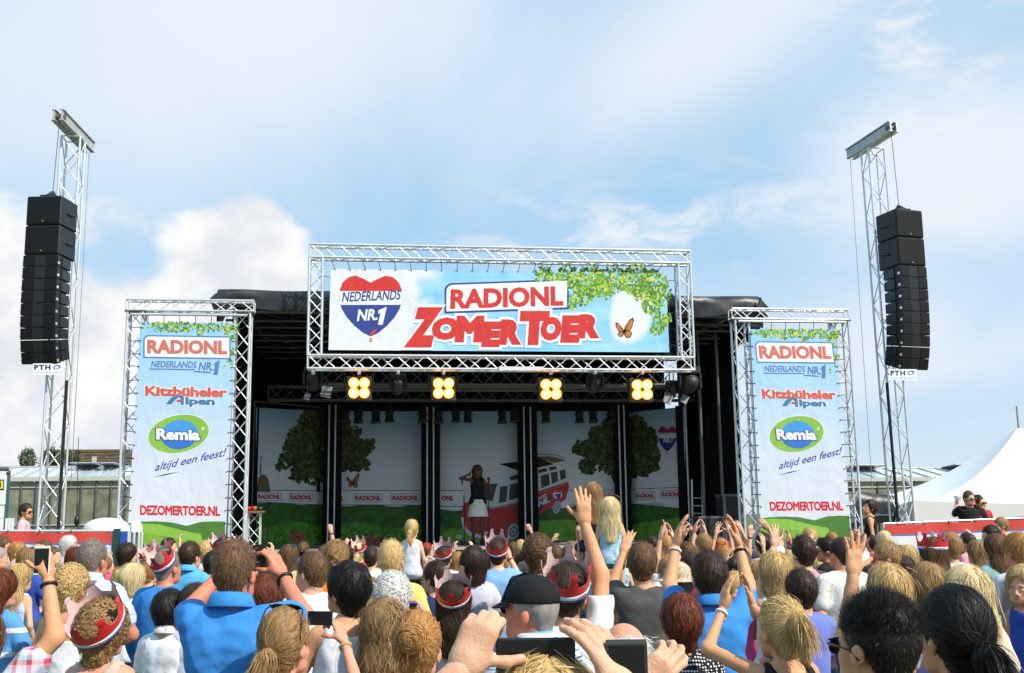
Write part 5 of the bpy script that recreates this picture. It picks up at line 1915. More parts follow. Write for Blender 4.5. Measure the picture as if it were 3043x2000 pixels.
def hair(style, dens=1.0):
    key = (style, dens)
    if key in HAIR:
        return HAIR[key]
    rs = np.random.RandomState(abs(hash(style)) % 1000 if False else sum(map(ord, style)))
    parts, sh = [], []
    WSC[0] = .5 if dens > 2 else .85
    vox = .0085

    def base(prims, subs, clip=None, rel=1):
        v = nets(prims, vox, subs, clip=clip, pad=.03, noise=None if style in ('buzz', 'bald', 'thin') else vnoise(len(style), .0065, (20, 20, 13)))
        v = (relax(*v, rel, .4), v[1])
        parts.append(v)
        sh.append(np.full(len(v[0]), .46))
        return v

    def add(t):
        parts.append((t[0], t[1]))
        sh.append(t[2])
    N = lambda n: int(n * dens)
    if style in ('short', 'crop', 'buzz', 'thin', 'bald'):
        t = {'short': .012, 'crop': .007, 'buzz': .003, 'thin': .006, 'bald': .005}[style]
        pr_, sb = cap_prims(t, .012), face_cut(.108, .105) + EARCUT
        if style == 'thin':
            sb = sb + [Ell((0, -.01, .225), (.06, .075, .045), k=.02)]
        if style == 'bald':
            sb = sb + [Ell((0, .015, .195), (.088, .115, .095), k=.01)]
        v = base(pr_, sb)
        if style != 'buzz':
            add(strands(pr_, sb, *v, N(2600 if style == 'short' else 2200), .034 if style == 'short' else .016, fl_whorl((.015, -.075, .19)), rs, .0026, .0024, 3, .25, 90, .6, 0.0))
    elif style == 'spiky':
        pr_, sb = cap_prims(.006, .012), face_cut(.108, .10) + EARCUT
        v = base(pr_, sb)
        add(strands(pr_, sb, *v, N(2200), .012, fl_whorl((0, -.05, .2)), rs, .002, .0015, 3, .2, 90, .5))
        up = lambda P, N_: N_ * .8 + np.array((0, .15, .75)) + rs.normal(size=P.shape) * .25
        add(strands(pr_, sb, *v, N(1700), .024, up, rs, .0026, .001, 4, .15, 70, 0, .10, hug=False))
    elif style in ('bob', 'layer', 'longbob'):
        lowz = {'bob': -.045, 'layer': -.07, 'longbob': -.12}[style]
        pr_ = cap_prims(.018, .0) + [Cap((0, -.045, .09), (0, -.045, lowz + .04), .088, .078, (1.12, .82, 1), k=.04)]
        sb = face_cut(.120, .125) + [Ell((0, .07, -.06), (.075, .07, .10), k=.02)]
        v = base(pr_, sb, (np.array([-1, -1, lowz]), np.array([1, 1, 1])))
        add(strands(pr_, sb, *v, N(2200), .13, fl_part(.012), rs, .0032, .004, 8, .10 if style == 'bob' else .35, 45, .0, .02))
        add(strands(pr_, sb, *v, N(900), .07, fl_part(.012), rs, .0034, .005, 5, .2, 45, .12 if style == 'layer' else .03, lowz + .01))
    elif style in ('long', 'longwavy'):
        wv = .12 if style == 'long' else .5
        pr_ = cap_prims(.016, .0) + [Cap((0, -.058, .09), (0, -.085, -.10), .086, .082, (1.15, .62, 1), k=.05), Cap((0, -.085, -.10), (0, -.105, -.25), .08, .055, (1.2, .52, 1), k=.04)]
        sb = face_cut(.118, .12) + [Ell((0, .075, -.07), (.085, .08, .12), k=.02)]
        v = base(pr_, sb)
        add(strands(pr_, sb, *v, N(1900), .22, fl_part(.01), rs, .0036, .005, 9, wv, 40, .0, .0))
        add(strands(pr_, sb, *v, N(1300), .14, lambda P, N_: np.tile(DOWN, (len(P), 1)), rs, .0036, .005, 6, wv, 40, .05, -.2))
    elif style in ('curly', 'perm'):
        t = .028 if style == 'curly' else .020
        pr_ = cap_prims(t, -.015 if style == 'perm' else -.03, .004)
        sb = face_cut(.122, .115) + (EARCUT if style == 'perm' else [])
        v = nets(pr_, vox, sb, noise=vnoise(4, .006, (55, 55, 55)), pad=.03)
        parts.append(v)
        sh.append(np.full(len(v[0]), .42))
        # coils: small arcs standing off the surface
        n = N(2000)
        tri = v[0][v[1]]
        ar = np.linalg.norm(np.cross(tri[:, 1] - tri[:, 0], tri[:, 3] - tri[:, 0]), axis=1)
        P = tri[rs.choice(len(tri), n, p=ar / ar.sum())].mean(1)
        _, Nn = grad(pr_, P, sb)
        a = rs.normal(size=(n, 3))
        a -= Nn * np.sum(a * Nn, 1, keepdims=True)
        a /= np.linalg.norm(a, axis=1, keepdims=True)
        bq_ = np.cross(Nn, a)
        rad = rs.uniform(.007, .013, n)
        sg = 8
        vs = np.zeros((n, sg + 1, 2, 3))
        for k in range(sg + 1):
            an = k / sg * 5.0
            c = P + a * (rad * np.cos(an))[:, None] + Nn * (.004 + rad * .8 * np.sin(an))[:, None] + bq_ * (.010 * (k / sg - .5))
            vs[:, k, 0], vs[:, k, 1] = c + bq_ * .0017, c - bq_ * .0017
        b = np.arange(n)[:, None] * (2 * (sg + 1))
        qs = np.concatenate([np.concatenate([b + 2 * k, b + 2 * k + 1, b + 2 * k + 3, b + 2 * k + 2], 1) for k in range(sg)])
        add((vs.reshape(-1, 3), qs, np.repeat(np.clip(rs.normal(.5, .2, n), 0, 1), 2 * (sg + 1))))
    elif style in ('tail', 'lowtail', 'bun', 'braid'):
        tie = {'tail': (0, -.118, .135), 'lowtail': (0, -.115, .055), 'bun': (0, -.118, .11), 'braid': (0, -.11, .02)}[style]
        pr_, sb = cap_prims(.010, .005), face_cut(.112, .108) + EARCUT
        v = base(pr_, sb)
        add(strands(pr_, sb, *v, N(2600), .12, fl_to(tie), rs, .0028, .0026, 7, .08, 40, .0))
        t = np.array(tie)
        if style in ('tail', 'lowtail'):
            pr2 = [Cap(t, t + (0, -.035, -.03), .022, .034, k=.02), Cap(t + (0, -.035, -.03), t + (.01, -.045, -.17), .034, .014, k=.02)]
            v2 = base(pr2, [])
            add(strands(pr2, [], *v2, N(900), .12, lambda P, N_: np.tile(DOWN, (len(P), 1)), rs, .0032, .004, 6, .25, 45, .10))
            add(tufts([t + (0, -.02, 0)], [(0, -.8, -.2)], N(260), .20, rs, .0024, .13, 1.0, .003))
        elif style == 'bun':
            pr2 = [Ell(t + (0, -.018, .01), (.048, .036, .046), k=.02)]
            v2 = base(pr2, [])
            sw = lambda P, N_: np.cross(N_, np.array((0, 1.0, .0))) + rs.normal(size=P.shape) * .15
            add(strands(pr2, [], *v2, N(1000), .09, sw, rs, .0032, .004, 7, .2, 50, .08))
            add(tufts([t, t + (.03, 0, -.02), t + (-.03, 0, -.03)], [(0, -.5, -.5), (.4, -.5, -.3), (-.4, -.4, -.4)], N(200), .07, rs, .0028, .5, .8, .002))
        else:
            pr2 = []
            for k in range(9):
                z = .19 - .03 * k
                s = (-1) ** k
                y = -.105 - .012 * math.sin(k * .5) if z > 0 else -.085
                if z > .12:
                    y = -.075 - (.19 - z) * .6
                pr2.append(Cap((s * .022, y - .004, z + .012), (-s * .012, y - .016, z - .012), .014, .012, k=.004))
            v2 = base(pr2, [])
            add(strands(pr2, [], *v2, N(320), .04, lambda P, N_: np.tile(np.array((.0, 0, -1.0)), (len(P), 1)) + rs.normal(size=P.shape) * .4, rs, .004, .002, 4, .2, 60, .0))
    elif style == 'tousle':      # medium woman's short cut, messy
        pr_, sb = cap_prims(.018, -.005, .002), face_cut(.115, .11) + [Ell((s * .10, .02, .03), (.026, .03, .035), k=.012) for s in (-1, 1)]
        v = base(pr_, sb)
        add(strands(pr_, sb, *v, N(2400), .055, fl_whorl((.0, -.04, .21)), rs, .0034, .003, 5, .4, 60, .18))
    V, Q = joinparts(parts)
    HAIR[key] = to_mesh('hair', V, Q, True, np.concatenate(sh))
    return HAIR[key]


def hair_mat(name, dark, light, rough=.55):
    key = 'hair_' + name
    if key in MATS:
        return MATS[key]
    m = bpy.data.materials.new(key)
    m.use_nodes = True
    nt = m.node_tree
    b = nt.nodes['Principled BSDF']
    at_ = nt.nodes.new('ShaderNodeAttribute')
    at_.attribute_name = 'shade'
    tcn = nt.nodes.new('ShaderNodeTexCoord')
    mp = nt.nodes.new('ShaderNodeMapping')
    mp.inputs['Scale'].default_value = (1, 1, .25)
    nt.links.new(tcn.outputs['Object'], mp.inputs[0])
    n = nt.nodes.new('ShaderNodeTexNoise')
    n.inputs['Scale'].default_value = 38
    n.inputs['Detail'].default_value = 3
    nt.links.new(mp.outputs[0], n.inputs['Vector'])
    ad = nt.nodes.new('ShaderNodeMath')
    ad.operation = 'MULTIPLY_ADD'
    ad.inputs[1].default_value = .9
    nt.links.new(n.outputs['Fac'], ad.inputs[0])
    sb_ = nt.nodes.new('ShaderNodeMath')
    sb_.operation = 'SUBTRACT'
    nt.links.new(at_.outputs['Fac'], sb_.inputs[0])
    sb_.inputs[1].default_value = .45
    nt.links.new(sb_.outputs[0], ad.inputs[2])
    mx = nt.nodes.new('ShaderNodeMix')
    mx.data_type = 'RGBA'
    nt.links.new(ad.outputs[0], mx.inputs[0])
    mx.clamp_factor = True
    mx.inputs[6].default_value = (*dark, 1)
    mx.inputs[7].default_value = (*light, 1)
    nt.links.new(mx.outputs[2], b.inputs['Base Color'])
    b.inputs['Roughness'].default_value = rough
    b.inputs['Specular IOR Level'].default_value = .28
    MATS[key] = m
    return m


HC = {'black': hair_mat('black', (.004, .0035, .003), (.018, .013, .010), .5), 'dark': hair_mat('dark', (.016, .009, .006), (.065, .034, .018), .5),
      'brown': hair_mat('brown', (.055, .026, .012), (.21, .11, .05)), 'light': hair_mat('light', (.16, .085, .034), (.46, .27, .11)),
      'blond': hair_mat('blond', (.34, .20, .07), (.80, .56, .24)), 'pale': hair_mat('pale', (.52, .38, .18), (.90, .74, .42)),
      'ginger': hair_mat('ginger', (.25, .10, .025), (.60, .31, .10)), 'red': hair_mat('red', (.055, .012, .006), (.23, .06, .025)),
      'grey': hair_mat('grey', (.16, .14, .12), (.46, .43, .40)), 'white': hair_mat('white', (.48, .46, .43), (.80, .78, .73)),
      'greybrown': hair_mat('greybrown', (.09, .065, .05), (.30, .25, .21))}


def skin_mat(name, col):
    """skin with blotches of redder tone, fine relief and a little light passing through"""
    key = 'skin_' + name
    if key in MATS:
        return MATS[key]
    m = mat(key, col, .5, 0, 0, 14, .22, 150, spec=.32)
    nt = m.node_tree
    b = nt.nodes['Principled BSDF']
    tcn = nt.nodes.new('ShaderNodeTexCoord')
    last = None
    for sc_, amt, c2_ in ((9, .55, (col[0] * .92, col[1] * .66, col[2] * .60)), (42, .35, (col[0] * 1.06, col[1] * 1.12, col[2] * 1.15)), (120, .25, (col[0] * .8, col[1] * .62, col[2] * .55))):
        n = nt.nodes.new('ShaderNodeTexNoise')
        n.inputs['Scale'].default_value = sc_
        n.inputs['Detail'].default_value = 3
        nt.links.new(tcn.outputs['Object'], n.inputs['Vector'])
        r = nt.nodes.new('ShaderNodeMapRange')
        r.inputs[1].default_value, r.inputs[2].default_value, r.inputs[4].default_value = .42, .68, amt
        nt.links.new(n.outputs['Fac'], r.inputs[0])
        x = nt.nodes.new('ShaderNodeMix')
        x.data_type = 'RGBA'
        nt.links.new(r.outputs[0], x.inputs[0])
        if last is None:
            x.inputs[6].default_value = (*col, 1)
        else:
            nt.links.new(last, x.inputs[6])
        x.inputs[7].default_value = (*c2_, 1)
        last = x.outputs[2]
    nt.links.new(last, b.inputs['Base Color'])
    b.inputs['Subsurface Weight'].default_value = .10
    b.inputs['Subsurface Radius'].default_value = (.01, .004, .002)
    b.inputs['Subsurface Scale'].default_value = .5
    return m


SKIN = {'fair': skin_mat('fair', (.68, .40, .26)), 'tan': skin_mat('tan', (.63, .32, .165)), 'pink': skin_mat('pink', (.68, .335, .215)), 'red': skin_mat('red', (.60, .225, .13)), 'dark': skin_mat('dark', (.13, .05, .025))}
# ------------------------------------------------------------------ cloth
def cloth(name, col, rough=.8, bump=.9):
    key = 'cloth_' + name
    if key in MATS:
        return MATS[key]
    return mat(key, col, rough, 0, .08, 5, bump, 11, spec=.2)


def pattern(name, kind, cols, scale=1.0):
    """printed or woven cloth: stripes, plaid, dots, floral, tie-dye"""
    key = 'cloth_' + name
    if key in MATS:
        return MATS[key]
    m = mat(key, cols[0], .8, 0, 0, 1, .4, 16, spec=.2)
    nt = m.node_tree
    b = nt.nodes['Principled BSDF']
    tcn = nt.nodes.new('ShaderNodeTexCoord')
    P = tcn.outputs['Object']
    sp = nt.nodes.new('ShaderNodeSeparateXYZ')
    nt.links.new(P, sp.inputs[0])

    def ramp(fac, stops, const=True):
        r = nt.nodes.new('ShaderNodeValToRGB')
        r.color_ramp.interpolation = 'CONSTANT' if const else 'LINEAR'
        e = r.color_ramp.elements
        while len(e) < len(stops):
            e.new(.5)
        for el_, (p, c) in zip(e, stops):
            el_.position, el_.color = p, (*c, 1)
        nt.links.new(fac, r.inputs[0])
        return r.outputs[0]

    def frac(v, s, o=0.0):
        return nmath(nt, 'FRACT', nmath(nt, 'ADD', nmath(nt, 'MULTIPLY', v, s), o))

    def mixc(f, a, c, typ='MIX'):
        x = nt.nodes.new('ShaderNodeMix')
        x.data_type, x.blend_type = 'RGBA', typ
        if isinstance(f, (int, float)):
            x.inputs[0].default_value = f
        else:
            nt.links.new(f, x.inputs[0])
        for i, v in ((6, a), (7, c)):
            if isinstance(v, tuple):
                x.inputs[i].default_value = (*v, 1)
            else:
                nt.links.new(v, x.inputs[i])
        return x.outputs[2]
    if kind == 'stripes':
        out = ramp(frac(sp.outputs[2], 14 * scale), [(i / len(cols), c) for i, c in enumerate(cols)])
    elif kind == 'plaid':
        n = len(cols)
        a = ramp(frac(sp.outputs[2], 7 * scale), [(i / n, c) for i, c in enumerate(cols)])
        c = ramp(frac(sp.outputs[0], 7 * scale, .3), [(i / n, cols[(i * 2 + 1) % n]) for i in range(n)])
        out = mixc(.5, a, c)
    elif kind in ('dots', 'specks'):
        v = nt.nodes.new('ShaderNodeTexVoronoi')
        v.inputs['Scale'].default_value = 55 * scale
        v.inputs['Randomness'].default_value = .15 if kind == 'dots' else 1
        nt.links.new(P, v.inputs['Vector'])
        out = ramp(v.outputs['Distance'], [(0, cols[1]), (.36 if kind == 'dots' else .2, cols[0])])
    elif kind == 'floral':
        v = nt.nodes.new('ShaderNodeTexVoronoi')
        v.inputs['Scale'].default_value = 22 * scale
        nt.links.new(P, v.inputs['Vector'])
        n = nt.nodes.new('ShaderNodeTexNoise')
        n.inputs['Scale'].default_value = 60 * scale
        nt.links.new(P, n.inputs['Vector'])
        d = nmath(nt, 'ADD', v.outputs['Distance'], nmath(nt, 'MULTIPLY', nmath(nt, 'SUBTRACT', n.outputs['Fac'], .5), .5))
        out = ramp(d, [(0, cols[3]), (.16, cols[1]), (.34, cols[0]), (.62, cols[2]), (.7, cols[0])])
    else:
        n = nt.nodes.new('ShaderNodeTexNoise')
        n.inputs['Scale'].default_value = 12 * scale
        n.inputs['Detail'].default_value = 5
        n.inputs['Distortion'].default_value = 1.5
        mp = nt.nodes.new('ShaderNodeMapping')
        mp.inputs['Scale'].default_value = (1.6, 1.6, .6)
        nt.links.new(P, mp.inputs[0])
        nt.links.new(mp.outputs[0], n.inputs['Vector'])
        k = len(cols)
        out = ramp(n.outputs['Fac'], [(.3 + .4 * i / (k - 1), c) for i, c in enumerate(cols)], False)
    nt.links.new(out, b.inputs['Base Color'])
    return m


CL = {'white': (.74, .74, .78), 'lilac': (.58, .56, .66), 'offwhite': (.72, .70, .64), 'blue': (.045, .24, .62), 'cyan': (.10, .40, .66), 'skyblue': (.22, .42, .70), 'royal': (.03, .07, .36),
      'yellow': (.72, .58, .16), 'pink': (.70, .30, .36), 'palepink': (.68, .42, .44), 'hotpink': (.62, .06, .22), 'grey': (.085, .078, .075), 'black': (.012, .012, .014), 'beige': (.52, .43, .34),
      'cream': (.68, .52, .42), 'red': (.50, .03, .03), 'maroon': (.16, .02, .05), 'green': (.02, .20, .10), 'mint': (.34, .58, .52), 'violet': (.16, .20, .55), 'orange': (.68, .20, .03), 'navy': (.02, .03, .10), 'teal': (.02, .26, .30), 'denim': (.05, .08, .16), 'khaki': (.28, .22, .13)}


def shirt_mat(c):
    if c in CL:
        return cloth(c, CL[c])
    return MATS['cloth_' + c]


pattern('plaid_pink', 'plaid', [(.72, .50, .60), (.55, .06, .10), (.30, .55, .68), (.75, .72, .75), (.38, .06, .36), (.55, .62, .75)], 1.3)
pattern('plaid_blue', 'plaid', [(.70, .74, .80), (.35, .50, .72), (.75, .76, .80), (.50, .60, .78)], 2.4)
pattern('stripes_blue', 'stripes', [(.72, .76, .82), (.72, .76, .82), (.18, .38, .60), (.62, .74, .84), (.05, .12, .30)], 1.6)
pattern('sport_blue', 'stripes', [(.10, .30, .62), (.10, .30, .62), (.10, .30, .62), (.10, .30, .62), (.75, .76, .80)], .42)
pattern('stripes_pink', 'stripes', [(.60, .06, .16), (.66, .20, .28), (.50, .03, .10)], 2.2)
pattern('dots', 'dots', [(.012, .012, .014), (.66, .66, .70)], 1.1)
pattern('specks', 'specks', [(.012, .012, .014), (.66, .66, .70)], .45)
pattern('floral', 'floral', [(.74, .74, .76), (.58, .03, .08), (.10, .26, .12), (.70, .25, .32)], 1.0)
pattern('floral_blue', 'floral', [(.70, .74, .76), (.05, .30, .50), (.20, .30, .10), (.60, .60, .20)], 1.2)
pattern('tiedye', 'tie', [(.05, .02, .16), (.03, .35, .62), (.70, .74, .80), (.08, .45, .66), (.70, .72, .76), (.06, .03, .22)], .8)
pattern('print_white', 'floral', [(.74, .74, .76), (.66, .64, .60), (.62, .50, .20), (.70, .68, .62)], .8)


# ------------------------------------------------------------------ worn and held things
def crown_mesh():
    n = 154
    np_ = 7
    V, F, MI = [], [], []
    RX, RY = .094, .110

    def ringpt(a, z, off=0.0):
        fl = 1.0 + z * 1.1
        return ((RX * fl + off) * math.sin(a), (RY * fl + off) * math.cos(a), z)

    def top(a):
        u = (a / (2 * math.pi) * np_) % 1.0
        u = abs(u - .5) * 2          # 1 at the valley, 0 at the prong
        return .050 + (.040 if u < .22 else .040 * max(0, 1 - ((u - .22) / .45)) ** 1.7)
    rows = (0.0, .25, .5, .75, 1.0)
    for side, off in ((0, .0012), (1, -.0012)):
        b = len(V)
        for i in range(n):
            a = 2 * math.pi * i / n
            t = top(a)
            for r_ in rows:
                V.append(ringpt(a, .018 + (t - .018) * r_, off))
        m = len(rows)
        for i in range(n):
            j = (i + 1) % n
            for r_ in range(m - 1):
                q = (b + i * m + r_, b + j * m + r_, b + j * m + r_ + 1, b + i * m + r_ + 1)
                F.append(q if side else q[::-1])
                MI.append(side)
    # knobs on the prongs
    for p in range(np_):
        a = 2 * math.pi * (p + .5) / np_
        c = Vector(ringpt(a, .094))
        nrm = Vector((math.sin(a), math.cos(a), .1)).normalized()
        tg = Vector((math.cos(a), -math.sin(a), 0))
        up = nrm.cross(tg)
        for side, off in ((0, .002), (1, -.002)):
            b = len(V)
            V.append(tuple(c + nrm * (off + (.003 if side == 0 else -.003))))
            for i in range(14):
                t = 2 * math.pi * i / 14
                V.append(tuple(c + nrm * off * .3 + (tg * math.cos(t) + up * math.sin(t) * .8) * .017))
            for i in range(14):
                f = (b, b + 1 + i, b + 1 + (i + 1) % 14)
                F.append(f if side else f[::-1])
                MI.append(side)
    body = bpy.data.meshes.new('crown')
    body.from_pydata(V, [], F)
    body.materials.append(mat('crown_red', (.62, .03, .03), .35))
    body.materials.append(mat('crown_inside', (.72, .50, .50), .45))
    body.polygons.foreach_set('material_index', MI)
    body.shade_smooth()
    out = [body]
    for nm, z0, z1, off, m in (('band', .004, .0185, .0022, mat('crown_white', (.76, .75, .78), .4)), ('band_edge', -.003, .0045, .0024, mat('crown_blue', (.05, .06, .30), .4))):
        vs, fs = [], []
        for i in range(60):
            a = 2 * math.pi * i / 60
            for z, o in ((z0, off), (z1, off), (z1, -.002), (z0, -.002)):
                vs.append(ringpt(a, z, o))
        for i in range(60):
            j = (i + 1) % 60
            for k in range(4):
                fs.append((i * 4 + k, i * 4 + (k + 1) % 4, j * 4 + (k + 1) % 4, j * 4 + k))
        me = MB().add(vs, fs).mesh(nm, True)
        me.materials.append(m)
        out.append(me)
    vs, fs = [], []
    for g in range(5):
        for i in range(5):
            a0 = 2 * math.pi * (g / 5) + .08 * i
            b = len(vs)
            for a, z in ((a0, .0085), (a0 + .055, .0085), (a0 + .055, .0145), (a0, .0145)):
                vs.append(ringpt(a, z, .0029))
            fs.append((b, b + 1, b + 2, b + 3))
    me = MB().add(vs, fs).mesh('band_print')
    me.materials.append(mat('crown_red', (.62, .03, .03), .35))
    out.append(me)
    return out


CROWN = crown_mesh()


def put_crown(M, label):
    o = bpy.data.objects.new('paper_crown', CROWN[0])
    COL.objects.link(o)
    o.matrix_world = M
    tag(o, label, 'crown', 'red and white paper crowns in the crowd')
    for me, nm in zip(CROWN[1:], ('band', 'band_edge', 'band_print')):
        c = bpy.data.objects.new(nm, me)
        COL.objects.link(c)
        c.parent = o
        if nm == 'band_print':
            c['kind'] = 'stuff'
    return o


PH_BODY = MB().box(-.034, .034, -.005, .005, -.062, .062).mesh('phone', bevel=.003)
PH_SCR = MB().add([(-.030, -.0056, -.052), (.030, -.0056, -.052), (.030, -.0056, .052), (-.030, -.0056, .052)], [(0, 1, 2, 3)]).mesh('screen')
PH_SCR.materials.append(mat('phone_screen', (.012, .012, .014), .12))
PH_LENS = MB().lathe([(.004, 0), (.007, .002), (.005, .003)], 12, Matrix.Translation((.018, .005, .048)) @ Matrix.Rotation(R(-90), 4, 'X')).mesh('camera_lens')
PH_LENS.materials.append(mat('lens_black', (.01, .01, .012), .15))
PH_BODY.materials.append(mat('phone_black', (.015, .015, .017), .3))


def put_phone(M, label, m=None, name='phone', cat='phone'):
    o = bpy.data.objects.new(name, PH_BODY)
    COL.objects.link(o)
    o.matrix_world = M
    if m:
        o.material_slots[0].link = 'OBJECT'
        o.material_slots[0].material = m
    tag(o, label, cat, 'phones and cameras held up in the crowd')
    for nm, me in (('screen', PH_SCR), ('camera_lens', PH_LENS)):
        c = bpy.data.objects.new(nm, me)
        COL.objects.link(c)
        c.parent = o
    return o


def glasses_mesh():
    mb = MB()
    pts = []
    for s in (-1, 1):
        for k in range(9):
            pass
    # two lenses, bridge and temples; origin between the lenses, temples towards -Y
    vs, fs = [], []
    for s in (-1, 1):
        b = len(vs)
        for i in range(14):
            a = 2 * math.pi * i / 14
            x, z = s * .033 + .028 * math.cos(a), .021 * math.sin(a) - .003 * math.cos(a) ** 2
            y = -.35 * (x * x) * 4
            vs += [(x, y + .002, z), (x, y - .002, z)]
        for i in range(14):
            j = (i + 1) % 14
            fs.append((b + 2 * i, b + 2 * i + 1, b + 2 * j + 1, b + 2 * j))
        fs.append(tuple(b + 2 * i for i in range(14))[::-1])
        fs.append(tuple(b + 2 * i + 1 for i in range(14)))
    lens = MB().add(vs, fs)
    fr = MB()
    fr.tube((-.008, .001, .006), (.008, .001, .006), .0025, 6)
    for s in (-1, 1):
        fr.path([(s * .058, -.004, .008), (s * .074, -.015, .008), (s * .082, -.06, .006), (s * .083, -.10, .0), (s * .082, -.125, -.02)], .0027, 6)
        fr.tube((s * .006, .0, .016), (s * .060, -.005, .016), .0028, 6)
    return lens.mesh('lenses'), fr.mesh('glasses_frame', True)


GL_L, GL_F = glasses_mesh()
GL_L.materials.append(mat('dark_lens', (.01, .01, .012), .08, spec=.6))
GL_F.materials.append(mat('glasses_black', (.012, .012, .012), .3))


def cap_mesh():
    """peaked cap on the head frame"""
    pr_ = [Ell((0, -.012, .118), (.092, .114, .096), k=.01)]
    v = nets(pr_, .0085, clip=(np.array([-1, -1, .095]), np.array([1, 1, 1])))
    br = MB()
    n = 14
    vs, fs = [], []
    for i in range(n + 1):
        a = R(-62 + 124 * i / n)
        for r_, dz_ in ((0.0, 0), (.5, .004), (1.0, -.012 * math.cos(a * 1.2))):
            x, y = .090 * math.sin(a), -.012 + .112 * math.cos(a)
            ex = r_ * .075 * math.cos(a * 1.15)
            vs.append((x * (1 + r_ * .02), y + ex, .100 + dz_ - r_ * .008))
    for i in range(n):
        for j in range(2):
            q = i * 3 + j
            fs.append((q, q + 3, q + 4, q + 1))
    b = len(vs)
    vs2 = vs + [(x, y, z - .004) for x, y, z in vs]
    fs2 = fs + [tuple(k + b for k in f[::-1]) for f in fs]
    return to_mesh('cap', *v), MB().add(vs2, fs2).mesh('cap_peak', True)


CAP_D, CAP_P = cap_mesh()
hv = nets([Ell((0, -.012, .125), (.094, .116, .10), k=.03), Cap((0, -.012, .10), (0, -.012, .101), .165, .165, (1, 1.1, .09), k=.02)], .010, clip=(np.array([-1, -1, .088]), np.array([1, 1, 1])))
STRAW = to_mesh('straw_hat', *hv)


def child(name, me, parent, m=None, M=None):
    o = bpy.data.objects.new(name, me)
    COL.objects.link(o)
    o.parent = parent
    if M is not None:
        o.matrix_basis = M
    if m is not None:
        if len(me.materials) == 0:
            me.materials.append(m)
        o.material_slots[0].link = 'OBJECT'
        o.material_slots[0].material = m
    return o


EYE = MB().lathe([(.0015, -.0118), (.006, -.010), (.0105, -.005), (.0118, 0), (.0105, .005), (.006, .010), (.0015, .0118)], 12).mesh('eye', True)
IRIS = MB().lathe([(.0055, .0102), (.004, .0116), (.0005, .0122)], 12).mesh('iris', True)
EYE.materials.append(mat('eye_white', (.75, .73, .70), .2))
IRIS.materials.append(mat('iris_dark', (.03, .03, .035), .15))
BROW = MB().path([(-.018, .0, -.003), (-.006, .003, .003), (.010, .002, .002), (.020, -.004, -.004)], [.0022, .0036, .0034, .0015], 6).mesh('eyebrow', True)
LIPS = MB().path([(-.023, -.008, .001), (-.010, .001, .003), (0, .003, .0015), (.010, .001, .003), (.023, -.008, .001)], [.001, .0048, .0052, .0048, .001], 8).mesh('lips', True)
LIPS.materials.append(mat('lip_skin', (.42, .10, .09), .4))
EARR = MB().lathe([(.001, -.005), (.004, -.003), (.005, 0), (.004, .003), (.001, .005)], 10).mesh('earring', True)

HW = {'short': .184, 'crop': .172, 'buzz': .166, 'thin': .172, 'bald': .168, 'spiky': .172, 'bob': .205, 'layer': .208, 'longbob': .208, 'long': .205, 'longwavy': .210, 'curly': .222, 'perm': .210,
      'tail': .180, 'lowtail': .180, 'bun': .180, 'braid': .180, 'tousle': .200, None: .166}
BODY_CACHE, SHIRT_CACHE = {}, {}
PEOPLE = {}
PSEED = [0]


